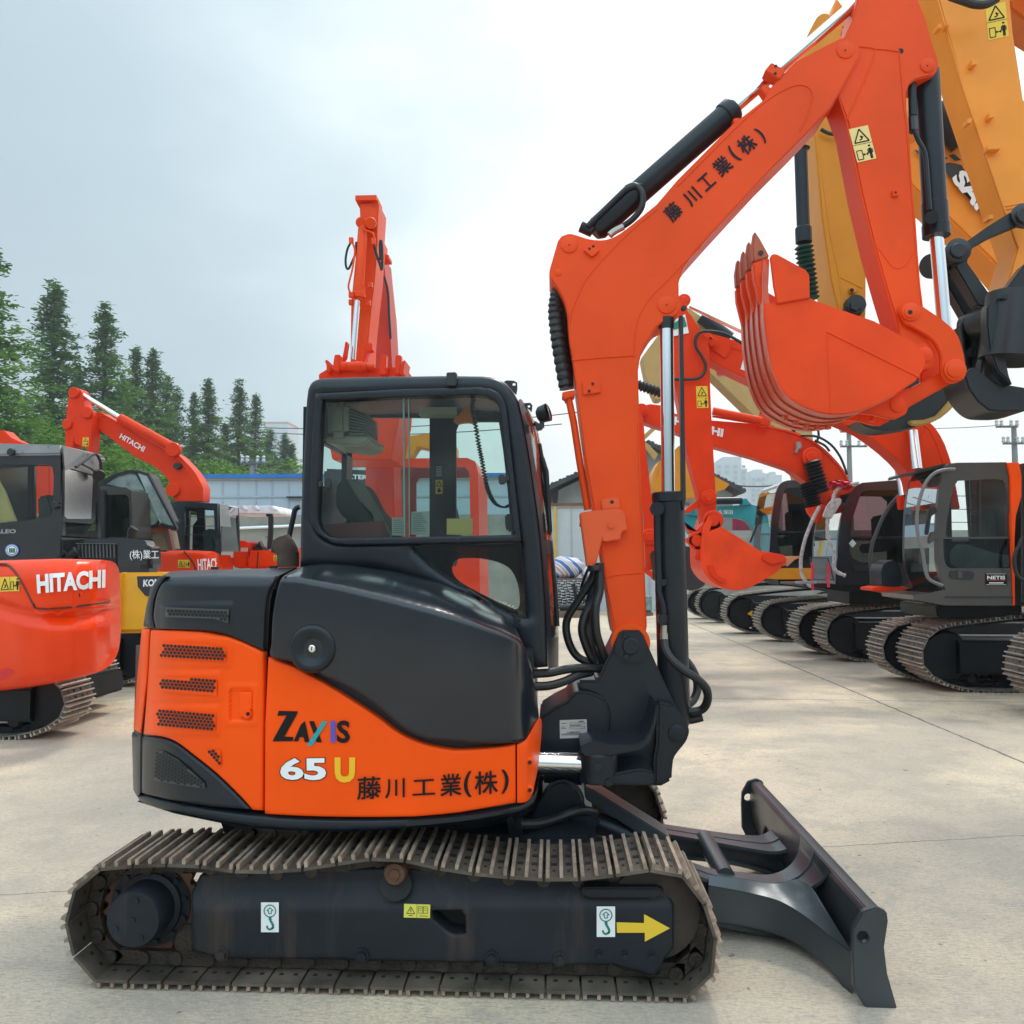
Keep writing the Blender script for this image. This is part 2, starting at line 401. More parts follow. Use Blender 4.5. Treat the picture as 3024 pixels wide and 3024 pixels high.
def text(name, s, quad, dep, m, parent, lift=.003, bold=.0, res=3, space=1.0):
    """lettering; its bounding box is laid into the four sketch corners (tl, tr, br, bl)"""
    fn = dep if callable(dep) else (lambda x, y: dep)
    cjk = any(ord(c) > 0x2E80 for c in s); nb = 4 if cjk and bold else 1
    cu = bpy.data.curves.new(name, 'FONT'); cu.body = s; cu.offset = 0 if cjk else bold; cu.resolution_u = res; cu.space_character = space
    ob = bpy.data.objects.new(name, cu); C.objects.link(ob)
    dg = bpy.context.evaluated_depsgraph_get(); dg.update()
    me = bpy.data.meshes.new_from_object(ob.evaluated_get(dg)); bpy.data.objects.remove(ob); bpy.data.curves.remove(cu)
    if not len(me.vertices): return None
    co = np.array([v.co[:2] for v in me.vertices]); mn = co.min(0); mx = co.max(0)
    tl, tr, br, bl = quad
    bm = newbm(); bm.from_mesh(me); bpy.data.meshes.remove(me)
    if nb > 1:
        base = bm.faces[:]; w_ = bold*1.1*(mx[1]-mn[1])
        for i, (sx_, sy_) in enumerate(((1,0),(0,1),(1,1))):
            g_ = bmesh.ops.duplicate(bm, geom=base)['geom']
            for v in g_:
                if isinstance(v, bmesh.types.BMVert): v.co.x += sx_*w_; v.co.y += sy_*w_; v.co.z += .0002*(i+1)
        mx = mx+w_
    for v in bm.verts:
        dz = v.co.z
        u = (v.co.x-mn[0])/(mx[0]-mn[0]); w = (mx[1]-v.co.y)/(mx[1]-mn[1])
        x = (tl[0]*(1-u)+tr[0]*u)*(1-w)+(bl[0]*(1-u)+br[0]*u)*w; y = (tl[1]*(1-u)+tr[1]*u)*(1-w)+(bl[1]*(1-u)+br[1]*u)*w
        v.co = P(x, y, fn(x, y)-lift-dz)
    for f in bm.faces: f.material_index = 0
    return fin(name, bm, m, parent)
def stroke(bm, k, pts, dep, w, lift=.0035):
    """a painted line of width w (sketch pixels) lying on a surface"""
    fn = dep if callable(dep) else (lambda x, y: dep)
    pts = Q(k, pts)
    for a, b in zip(pts, pts[1:]):
        dx, dy = b[0]-a[0], b[1]-a[1]; l = math.hypot(dx, dy) or 1; nx, ny = -dy/l*w/2, dx/l*w/2
        c = [(a[0]+nx, a[1]+ny), (b[0]+nx, b[1]+ny), (b[0]-nx, b[1]-ny), (a[0]-nx, a[1]-ny)]
        bm.faces.new([bm.verts.new(P(x, y, fn(x, y)-lift)) for x, y in c])
def aff(o, ux, uy):
    """sticker frame: local (a,b) in 0..1 -> sketch px"""
    return lambda a, b: (o[0]+ux[0]*a+uy[0]*b, o[1]+ux[1]*a+uy[1]*b)
def warn_decal(k, tl, tr, bl, dep, parent, base=YELLOWD, horizontal=False, simple=False):
    """crush-hazard sticker: triangle over a box, an arrow and a standing figure"""
    a, b, c = q(k, *tl), q(k, *tr), q(k, *bl)
    f = aff(a, (b[0]-a[0], b[1]-a[1]), (c[0]-a[0], c[1]-a[1]))
    o = flat('warning_decal', [f(0,0), f(1,0), f(1,1), f(0,1)], dep, base, parent, .0025)
    bm = newbm(); W_ = math.hypot(b[0]-a[0], b[1]-a[1]); H_ = math.hypot(c[0]-a[0], c[1]-a[1])
    T = (lambda x, y: f(x, y*.5)) if not horizontal else (lambda x, y: f(x*.5, y))
    B = (lambda x, y: f(x, .5+y*.5)) if not horizontal else (lambda x, y: f(.5+x*.5, y))
    w = min(W_, H_)*.045
    st = lambda pts, w_=w: stroke(bm, 's', pts, dep, w_)
    st([T(.5,.12), T(.88,.88), T(.12,.88), T(.5,.12)], w*1.5)
    st([T(.40,.76), T(.56,.70), T(.48,.52), T(.62,.62)], w*1.3)
    st([B(.1,.35), B(.38,.35), B(.38,.88), B(.1,.88), B(.1,.35)])
    st([B(.42,.62), B(.66,.62)]); st([B(.47,.55), B(.42,.62), B(.47,.69)]); st([B(.61,.55), B(.66,.62), B(.61,.69)])
    st([B(.8,.3), B(.8,.62)], w*3.4); st([B(.77,.6), B(.77,.92)], w*1.4); st([B(.84,.6), B(.84,.92)], w*1.4)
    st([B(.69,.36), B(.69,.6)], w*1.1); st([B(.91,.36), B(.91,.6)], w*1.1); st([B(.8,.12), B(.8,.22)], w*2.6)
    if not horizontal: st([f(0,.5), f(1,.5)], w*.5)
    else: st([f(.5,0), f(.5,1)], w*.5)
    fin('pictogram', bm, BLACKD, o)
    return o
def hexgrille(name, pts, dep, m, parent, cell=5.2, rec=.004, sx=1.0):
    """grille sheet: a plate with staggered black hexagons painted for the shade inside holes"""
    fn = dep if callable(dep) else (lambda x, y: dep)
    A = np.array(pts, float); bm = newbm()
    x0, y0 = A.min(0); x1, y1 = A.max(0); r = cell
    gx, gy = np.meshgrid(np.arange(x0, x1, 9), np.arange(y0, y1, 9)); gx = gx.ravel(); gy = gy.ravel(); ok = inside(gx, gy, A) & (bdist(gx, gy, A) > 3)
    vv, ff = tri(dens(list(map(tuple, pts)), 9), (), list(zip(gx[ok], gy[ok]))); vs = [bm.verts.new(P(x, y, fn(x, y)-.0015+rec)) for x, y in vv]
    for f in ff: bm.faces.new([vs[i] for i in f]).material_index = 0
    dx = r*1.95*.9; dy = dx*.87; B_ = np.roll(A, -1, 0); k_ = int(np.argmax(np.hypot(*(B_-A).T))); e_ = (B_-A)[k_]; an = math.atan2(e_[1], e_[0])
    if an > 1.2: an -= math.pi
    if an < -1.2: an += math.pi
    mx_, my_ = A.mean(0); n_ = int(max(x1-x0, y1-y0)/dy)+2
    for iy in range(-n_, n_):
        for ix in range(-n_, n_):
            u = ix*dx+(iy % 2)*dx*.5; v = iy*dy; x = mx_+u*math.cos(an)-v*math.sin(an); y = my_+u*math.sin(an)+v*math.cos(an)
            if inside(np.array([x]), np.array([y]), A)[0] and bdist(np.array([x]), np.array([y]), A)[0] > dx*.34:
                hx = [(x+math.sin(i*math.pi/3+an)*dx*.46, y+math.cos(i*math.pi/3+an)*dx*.46) for i in range(6)]
                bm.faces.new([bm.verts.new(P(a, b, fn(a, b)-.005+rec)) for a, b in hx]).material_index = 1
    return fin(name, bm, None, parent, mats=[m, HOLE])

# ------------------------------------------------------------------ crawler track
def resample(path, n):
    p = [Vector(a) for a in path]; p.append(p[0]); L = [0]
    for a, b in zip(p, p[1:]): L.append(L[-1]+(b-a).length)
    tot = L[-1]; out = []; j = 0
    for i in range(n):
        s = tot*i/n
        while L[j+1] < s: j += 1
        t = (s-L[j])/(L[j+1]-L[j]); out.append(p[j].lerp(p[j+1], t))
    return out, tot
def belt(path, y0, y1, pitch, parent, shoe=SHOE, grous=GROUS, chain=CHAIN, gh=.022, holes=True, links=True, cutpar=None, seed=0):
    rs = random.Random(seed)
    _, tot = resample(path, 4); n = round(tot/pitch); pts, _ = resample(path, n); pitch = tot/n
    cen = sum(pts, Vector((0,0)))/n; bm = newbm(); bl = newbm(); yc = (y0+y1)/2; w = y1-y0
    for i in range(n):
        a = pts[i]; b = pts[(i+1) % n]; m_ = (a+b)/2; t = (b-a).normalized(); nr = Vector((t.y, -t.x))
        if nr.dot(m_-cen) < 0: nr = -nr
        t3 = Vector((t.x, 0, t.y)); n3 = Vector((nr.x, 0, nr.y)); M = Matrix((t3, (0,1,0), n3)).transposed()
        o = Vector((m_.x, yc, m_.y)); L = (b-a).length
        add_box(bm, o-n3*.006, (L*.93, w, .012), M)
        for k, hh in ((-.42, gh), (.0, gh*.9), (.42, gh*.95)):
            hh *= rs.uniform(.9, 1.08)
            add_box(bm, o+t3*(L*k*.93)+n3*(hh/2), (.014, w*.985, hh), M, 1)
        if holes:
            for k in (-.21, .21):
                for yy in (-.30, -.12, .12, .30):
                    add_box(bm, o+t3*(L*k)+Vector((0, yy*w, 0))+n3*.0008, (.024, .030, .0015) if abs(yy) < .2 else (.012, .016, .0015), M, 2)
                    add_box(bm, o+t3*(L*k)+Vector((0, yy*w, 0))-n3*.0128, (.016, .016, .0015), M, 2)
        if links:
            for sy in (-1, 1):
                c = o-n3*.045+Vector((0, sy*w*.16, 0))
                add_box(bl, c, (L*1.02, .03, .055), M)
                c2 = o+t3*(L*.5)-n3*.048+Vector((0, sy*w*.16, 0))
                add_cyl(bl, c2+Vector((0, -.028, 0)), c2+Vector((0, .028, 0)), .028, 12)
            c2 = o+t3*(L*.5)-n3*.048
            add_cyl(bl, c2+Vector((0, -w*.16, 0)), c2+Vector((0, w*.16, 0)), .018, 8)
    fin.raw = True
    ob = fin('track_shoes', bm, None, parent, 30, [shoe, grous, HOLE])
    if links: fin('track_chain', bl, chain, parent, 30)
    else: bl.free()
    fin.raw = False
    return ob

def islands(o):
    """split a mesh object into its separate touching clusters, each a part of its own with the same name"""
    me = o.data; bm = newbm(); bm.from_mesh(me); bm.verts.ensure_lookup_table(); seen = set(); isl = []
    for v in bm.verts:
        if v.index in seen: continue
        st_ = [v]; seen.add(v.index); cur = []
        while st_:
            w = st_.pop(); cur.append(w)
            for e in w.link_edges:
                t = e.other_vert(w)
                if t.index not in seen: seen.add(t.index); st_.append(t)
        c = np.array([x.co for x in cur]); isl.append([set(x.index for x in cur), c.min(0)-.004, c.max(0)+.004])
    ch = True
    while ch:
        ch = False
        for i in range(len(isl)):
            for j in range(i+1, len(isl)):
                if (isl[i][1] <= isl[j][2]).all() and (isl[j][1] <= isl[i][2]).all():
                    isl[i] = [isl[i][0] | isl[j][0], np.minimum(isl[i][1], isl[j][1]), np.maximum(isl[i][2], isl[j][2])]; isl.pop(j); ch = True; break
            if ch: break
    if len(isl) > 1:
        base = o.name.split('.')[0]
        for s_, _, _ in isl[1:]:
            b2 = bm.copy(); bmesh.ops.delete(b2, geom=[v for v in b2.verts if v.index not in s_], context='VERTS')
            m2 = bpy.data.meshes.new(base); b2.to_mesh(m2); b2.free()
            for m_ in me.materials: m2.materials.append(m_)
            o2 = o.copy(); o2.data = m2; o2.name = base; C.objects.link(o2)
        s0 = isl[0][0]; bmesh.ops.delete(bm, geom=[v for v in bm.verts if v.index not in s0], context='VERTS'); bm.to_mesh(me)
    bm.free()
def ground():
    me = bpy.data.meshes.new('ground'); bm = newbm()
    # one sheet to the horizon, finer near the camera
    xs = [-2500,-400,-80,-20,-8,0,8,20,80,400,2500]; ys = [-60,-8,0,4,8,14,24,60,200,900,3500]
    g = [[bm.verts.new((x, y, 0)) for y in ys] for x in xs]
    for i in range(len(xs)-1):
        for j in range(len(ys)-1): bm.faces.new((g[i][j], g[i+1][j], g[i+1][j+1], g[i][j+1]))
    m = bpy.data.materials.new('yard_concrete'); m.use_nodes = True; nt = m.node_tree; N = nt.nodes; L = nt.links; b = N['Principled BSDF']
    tc = N.new('ShaderNodeTexCoord'); co = tc.outputs['Object']
    def noise(s, d=6, r=.6, dist=0, sc=(1,1,1)):
        mp = N.new('ShaderNodeMapping'); mp.inputs['Scale'].default_value = sc; L.new(co, mp.inputs[0])
        n = N.new('ShaderNodeTexNoise'); n.inputs['Scale'].default_value = s; n.inputs['Detail'].default_value = d; n.inputs['Roughness'].default_value = r; n.inputs['Distortion'].default_value = dist; L.new(mp.outputs[0], n.inputs[0]); return n.outputs['Fac']
    def mr(v, a, b_, c=0., d=1.):
        n = N.new('ShaderNodeMapRange'); n.interpolation_type = 'SMOOTHSTEP'; L.new(v, n.inputs[0]); n.inputs[1].default_value = a; n.inputs[2].default_value = b_; n.inputs[3].default_value = c; n.inputs[4].default_value = d; return n.outputs[0]
    def mix(f, a, c):
        n = N.new('ShaderNodeMix'); n.data_type = 'RGBA'
        L.new(f, n.inputs[0]) if not isinstance(f, float) else setattr(n.inputs[0], 'default_value', f)
        for i, v in ((6, a), (7, c)):
            if isinstance(v, tuple): n.inputs[i].default_value = (*v, 1)
            else: L.new(v, n.inputs[i])
        return n.outputs[2]
    base = mix(mr(noise(.45, 4, .5), .38, .62), (.57,.445,.33), (.45,.37,.29))
    base = mix(mr(noise(.30, 3, .5, 1.2), .44, .60), base, (.70,.55,.38))  # warm light patches imitate sun patches, put into the concrete colour
    base = mix(mr(noise(2.2, 8, .7), .44, .62, 0, .6), base, (.36,.305,.25))
    base = mix(mr(noise(26, 6, .75, .4, (1, 3.0, 1)), .47, .62, 0, .5), base, (.22,.20,.17))
    base = mix(mr(noise(70, 5, .8), .44, .60, 0, .38), base, (.26,.22,.17))
    base = mix(mr(noise(300, 2, .5), .62, .7, 0, .5), base, (.62,.58,.50))
    base = mix(mr(noise(3.5, 7, .7, 1.6, (1, 2.2, 1)), .62, .74, 0, .5), base, (.30,.24,.18))
    base = mix(mr(noise(5, 3, .5, 3.5, (1, 5, 1)), .60, .66, 0, .45), base, (.26,.235,.20))
    base = mix(mr(noise(1.1, 7, .75, .6), .56, .62, 0, .45), base, (.34,.29,.235))
    base = mix(mr(noise(14, 2, .4), .735, .76, 0, .7), base, (.12,.08,.07))
    # rust-tinted scrapes by the blade
    # slab joints
    sx = N.new('ShaderNodeSeparateXYZ'); L.new(co, sx.inputs[0])
    nz = noise(6, 4)
    def line(nx, ny, c, w):
        a = N.new('ShaderNodeMath'); a.operation = 'MULTIPLY'; L.new(sx.outputs[0], a.inputs[0]); a.inputs[1].default_value = nx
        b2 = N.new('ShaderNodeMath'); b2.operation = 'MULTIPLY_ADD'; L.new(sx.outputs[1], b2.inputs[0]); b2.inputs[1].default_value = ny; L.new(a.outputs[0], b2.inputs[2])
        s = N.new('ShaderNodeMath'); s.operation = 'SUBTRACT'; L.new(b2.outputs[0], s.inputs[0]); s.inputs[1].default_value = c
        t = N.new('ShaderNodeMath'); t.operation = 'MULTIPLY_ADD'; L.new(nz, t.inputs[0]); t.inputs[1].default_value = .05; L.new(s.outputs[0], t.inputs[2])
        d = N.new('ShaderNodeMath'); d.operation = 'ABSOLUTE'; L.new(t.outputs[0], d.inputs[0])
        return mr(d.outputs[0], w*.4, w, 1, 0)
    def from2(a, b_):
        p, r = G(a[0]*1.56522, a[1]*1.56522), G(b_[0]*1.56522, b_[1]*1.56522); d = (r-p).normalized(); nx, ny = -d.y, d.x; return nx, ny, nx*p.x+ny*p.y+.025
    for a, b_, w in (((1299,1174.6),(1671,1330),.022),((1340,1318),(1700,1322),.016),((1520,1600),(1932,1576),.006)):
        nx, ny, c = from2(a, b_); base = mix(line(nx, ny, c, w), base, (.11,.10,.09))
    base2 = base
    L.new(base2, b.inputs['Base Color'])
    rr = mr(noise(1.2, 5), .3, .7, .62, .85); L.new(rr, b.inputs['Roughness'])
    bp = N.new('ShaderNodeBump'); bp.inputs['Strength'].default_value = .35; bp.inputs['Distance'].default_value = .01
    L.new(noise(45, 8, .75), bp.inputs['Height']); L.new(bp.outputs[0], b.inputs['Normal'])
    o = fin('ground', bm, m); tag(o, 'pale concrete yard floor', None, None, 'structure')
ground()
# ================================================================== THE MAIN EXCAVATOR
D_ = 1.56522
def table(tb):
    xs = [a*D_ for a, _ in tb]; ys = [b for _, b in tb]
    # monotone smooth table
    return lambda x: float(np.interp(x, xs, ys))
_bt = cr([(240,4.30),(247,4.08),(256,3.92),(270,3.80),(292,3.70),(330,3.61),(400,3.54),(500,3.49),(620,3.465),(760,3.46),(880,3.475),(950,3.51),(985,3.56),(1003,3.64),(1014,3.76),(1022,3.95)], 5)
_b = table(_bt)
bd = lambda x, y: _b(x)
ME = thing('excavator', 'orange and slate grey compact excavator with a dozer blade, nearest machine of the yard', 'excavator', (-.45, 4.39, 0))
# --- tracks
_near = Q('d', [(187,1638),(221,1634),(309,1630),(370,1632),(430,1641),(506,1643),(580,1637),(647,1626),(720,1617),(777,1624),(841,1639),(925,1650),(1044,1658),(1134,1653),(1200,1643),(1262,1638),
     (1300,1660),(1330,1702),(1350,1753),(1354,1805),(1340,1855),(1312,1884),(1268,1900),(1100,1897),(900,1896),(628,1890),(400,1882),(248,1875),(172,1852),(130,1792),(122,1728),(136,1682),(158,1655)])
_pa = [P(x, y, 3.39) for x, y in _near]
_pa = [(p.x, max(p.z, .026)) for p in _pa]
_pa = cr(_pa, 4, True)
TR = fin('crawler_track', newbm(), CHAIN, ME) if False else None
def track_unit(parent, path, y0, y1, pitch, seed, near=True):
    r = bpy.data.objects.new('crawler_track', None); C.objects.link(r); r.parent = parent
    belt(path, y0, y1, pitch, r, seed=seed); return r
T1 = track_unit(ME, _pa, 3.39, 3.79, .135, 1)
T2 = track_unit(ME, _pa, 4.99, 5.39, .135, 2)
def undercarriage(tr, Y, sgn):
    """sprocket, idler, frame and rollers of one side; the outer face is at Y, sgn=+1 when the machine lies beyond it"""
    def XZ(k, x, y): p = PK(k, x, y, 3.39); return Vector((p.x, Y, p.z))
    # sprocket: centre in the sketch
    c = XZ('z7', 412, 612); bm = newbm(); nz = 21; prof = []
    for i in range(nz*4):
        a = 2*math.pi*i/(nz*4); rr = .205 if i % 4 in (0, 1) else .182; prof.append((a, rr))
    for yy, sc_ in ((.17, 1),):
        f1 = [bm.verts.new(c+Vector((math.cos(a)*r_, sgn*(yy-.02), math.sin(a)*r_))) for a, r_ in prof]
        f2 = [bm.verts.new(c+Vector((math.cos(a)*r_, sgn*(yy+.02), math.sin(a)*r_))) for a, r_ in prof]
        bm.faces.new(f1); bm.faces.new(f2[::-1])
        for i in range(len(f1)):
            j = (i+1) % len(f1); bm.faces.new((f1[i], f2[i], f2[j], f1[j]))
    fin('sprocket', bm, RUSTY, tr)
    bm = newbm()
    add_lathe(bm, c+Vector((0, sgn*.145, 0)), c+Vector((0, sgn*.14, 0)), [(0, .165), (1, .165)], 40)
    for i in range(12):
        a = 2*math.pi*(i+.4)/12; b = c+Vector((math.cos(a)*.148, sgn*.14, math.sin(a)*.148)); add_cyl(bm, b, b+Vector((0, -sgn*.014, 0)), .013, 6)
    add_lathe(bm, c+Vector((0, sgn*.14, 0)), c+Vector((0, -sgn*.01, 0)), [(0, .135), (.1, .132), (.15, .112), (.92, .110), (1, .104)], 40)
    e = c+Vector((0, -sgn*.0105, 0))
    for a in (1.4, 3.6, 5.2):
        b = e+Vector((math.cos(a)*.075, 0, math.sin(a)*.075)); add_cyl(bm, b, b+Vector((0, -sgn*.006, 0)), .012, 12)
    add_cyl(bm, e, e+Vector((0, -sgn*.004, 0)), .012, 12)
    fin('travel_motor', bm, FRAMEM, tr)
    # idler
    c = XZ('z8', 952, 806); bm = newbm()
    add_lathe(bm, c+Vector((0, sgn*.09, 0)), c+Vector((0, sgn*.31, 0)), [(0, .02), (0, .155), (.02, .178), (.28, .180), (.30, .20), (.70, .20), (.72, .180), (.98, .178), (1, .155), (1, .02)], 48, cap=False)
    add_lathe(bm, c+Vector((0, sgn*.085, 0)), c+Vector((0, sgn*.1, 0)), [(0, .06), (.5, .07), (1, .07)], 24)
    fin('idler', bm, mat('dark_rusty_idler', (.035,.024,.018), .7, var=.4, scale=9, dirt=(.10,.045,.02), damt=.02, bump=.4), tr)
    return XZ
def frame_main():
    XZ = undercarriage(T1, 3.39, 1)
    # side frame box traced on its face, .10 m inboard of the shoe edge
    Yf = 3.46
    o = Q('z7', [(693,485),(735,400),(790,385),(1200,372),(1640,360),(1932,368)])+Q('z8', [(560,620),(660,640),(672,680),(905,690),(975,668),(1008,712),(1018,740),(1018,905),(985,940),(962,1008),(930,1010),(780,968),(560,968),(300,958),(100,958)])+Q('z7', [(1550,822),(1330,815),(850,812),(735,780),(693,778)])
    hole = Q('z8', [(98,762),(205,760),(224,782),(224,848),(190,852),(165,845),(100,790)])
    def dep(x, y):
        # upper third of the frame slopes back towards the top
        yy = y/D_; e = 1717-(x/D_-450)*.006
        return Yf if yy > e else Yf+min(1, (e-yy)/52)*.05
    panel('side_frame', o, dep, .20, FRAMEM, T1, [hole], r=.012, step=16)
    bm = newbm()
    prism(bm, Q('z8', [(110,752),(215,752),(235,775),(235,860),(160,860),(100,800)]), Yf+.1, .02); fin('frame_opening', bm, HOLE, T1)
    # guard lip over the idler, bolts, upper roller
    bm = newbm(); prism(bm, Q('z8', [(668,672),(960,672),(985,690),(950,712),(690,712),(662,690)]), Yf-.02, .08, bev=.006); fin('idler_guard', bm, FRAMEM, T1)
    bm = newbm()
    for k, x, y, r in (('z7',850,785,.022),('z7',1545,790,.022),('z8',325,938,.022),('z8',583,942,.022),('z8',733,925,.014),('z8',831,928,.014),('z8',935,930,.014)):
        p = PK(k, x, y, Yf); add_lathe(bm, p+Vector((0,.01,0)), p+Vector((0,-.006,0)), [(0, r*1.35), (1, r*1.3)], 16); add_cyl(bm, p, p+Vector((0,-.022,0)), r*.85, 6)
    fin('frame_bolt', bm, FRAMEM, T1)
    for k, x, y in (('z7',1705,390),):
        p = PK(k, x, y, 3.43); bm = newbm()
        add_lathe(bm, p, p+Vector((0,.2,0)), [(0,.040),(.06,.046),(.3,.046),(.32,.036),(1,.036)], 28)
        add_lathe(bm, p, p+Vector((0,-.006,0)), [(0,.022),(1,.02)], 16); fin('carrier_roller', bm, RUSTY, T1)
        bm = newbm(); add_lathe(bm, PK('z7',1712,440,Yf-.003), PK('z7',1712,440,Yf+.005), [(0,.062),(1,.062)], 24); fin('roller_recess', bm, HOLE, T1)
    # bottom rollers
    for i in range(5):
        p = PK('z7', 640+i*330, 860, 3.45); p.z = .135; bm = newbm()
        add_lathe(bm, p+Vector((0,.06,0)), p+Vector((0,.24,0)), [(0,.05),(.1,.065),(.3,.065),(.32,.05),(.68,.05),(.7,.065),(.9,.065),(1,.05)], 24)
        fin('track_roller', bm, CHAIN, T1)
    # weld bead, decals
    def lift_hook(k, x0, y0, x1, y1):
        ft = lambda a, b: q(k, x0+(x1-x0)*a, y0+(y1-y0)*b)
        o = flat('lifting_point_decal', [ft(0,0), ft(1,0), ft(1,1), ft(0,1)], Yf, WHITE, T1, .003)
        bm = newbm(); st = lambda pts, w: stroke(bm, 's', pts, Yf, w, .0045)
        W_ = (x1-x0)*SK[k][2]
        st([ft(.5+math.cos(a*math.pi/9)*.33, .29+math.sin(a*math.pi/9)*.2) for a in range(19)], W_*.06)
        st([ft(.5,.18), ft(.68,.28), ft(.58,.28), ft(.58,.38), ft(.42,.38), ft(.42,.28), ft(.32,.28), ft(.5,.18)], W_*.05)
        st([ft(.5,.5), ft(.52,.6)], W_*.16); st([ft(.52,.6), ft(.62,.70), ft(.70,.80), ft(.62,.89)], W_*.13); st([ft(.66,.85),ft(.5,.92), ft(.36,.87), ft(.33,.78)], W_*.10)
        fin('hook_symbol', bm, GREEND, o)
    lift_hook('z7', 1043, 529, 1131, 677); lift_hook('z8', 724, 743, 794, 859)
    o = flat('manual_decal', Q('z7', [(1753,536),(1883,540),(1881,607),(1751,604)]), Yf, mat('lemon_decal', (.72,.66,.10), .45, var=.03), T1, .003)
    bm = newbm(); st = lambda pts, w: stroke(bm, 'z7', pts, Yf, w, .0045)
    st([(1786,550),(1806,585),(1766,585),(1786,550)], 1.6); st([(1786,560),(1786,577)], 1.8); st([(1817,540),(1816,604)], 1)
    for x in (1824,1848): st([(x,550),(x+22,552),(x+22,584),(x,582),(x,550)], 1.2); st([(x+4,560),(x+18,561)], 1); st([(x+4,568),(x+18,569)], 1)
    st([(1830,596),(1872,598)], 1.6); st([(1776,594),(1796,594)], 1.8)
    fin('pictogram', bm, BLACKD, o)
    flat('direction_arrow', Q('z8', [(800,803),(904,806),(904,772),(1003,826),(907,877),(907,843),(801,843)]), Yf, YELLOWD, T1, .003)
    # far side
    undercarriage(T2, 5.39, -1)
    bm = newbm(); a = PK('z7', 700, 420, 3.39); b = PK('z8', 1000, 900, 3.39)
    add_box(bm, ((a.x+b.x)/2, 5.19, (a.z+b.z)/2), (b.x-a.x, .2, a.z-b.z)); fin('side_frame', bm, FRAMEM, T2)
frame_main()
def chassis():
    bm = newbm()
    # centre frame, legs reaching the track frames and the slew ring
    a = PK('z7', 800, 400, 3.6); 
    for x, w_ in ((-1.0, .28), (.05, .28)):
        add_box(bm, (x, 4.39, .33), (w_, 1.5, .2))
    add_box(bm, (-.48, 4.39, .36), (1.25, .95, .2))
    add_lathe(bm, (-.52, 4.39, .42), (-.52, 4.39, .64), [(0,.42),(.3,.42),(.3,.46),(.8,.46),(1,.40)], 48)
    bmesh.ops.bevel(bm, geom=[e for e in bm.edges if len(e.link_faces) == 2 and e.calc_face_angle(0) > 1], offset=.012, segments=2, affect='EDGES', clamp_overlap=True)
    fin('centre_frame', bm, FRAMEM, ME)
    bm = newbm()
    prism(bm, Q('z7', [(845,135),(905,150),(935,190),(900,215),(862,190)]), 4.0, .5); prism(bm, Q('z8', [(380,410),(400,402),(440,470),(395,480)]), 3.9, .25)
    fin('frame_bracket', bm, DARK, ME)
chassis()
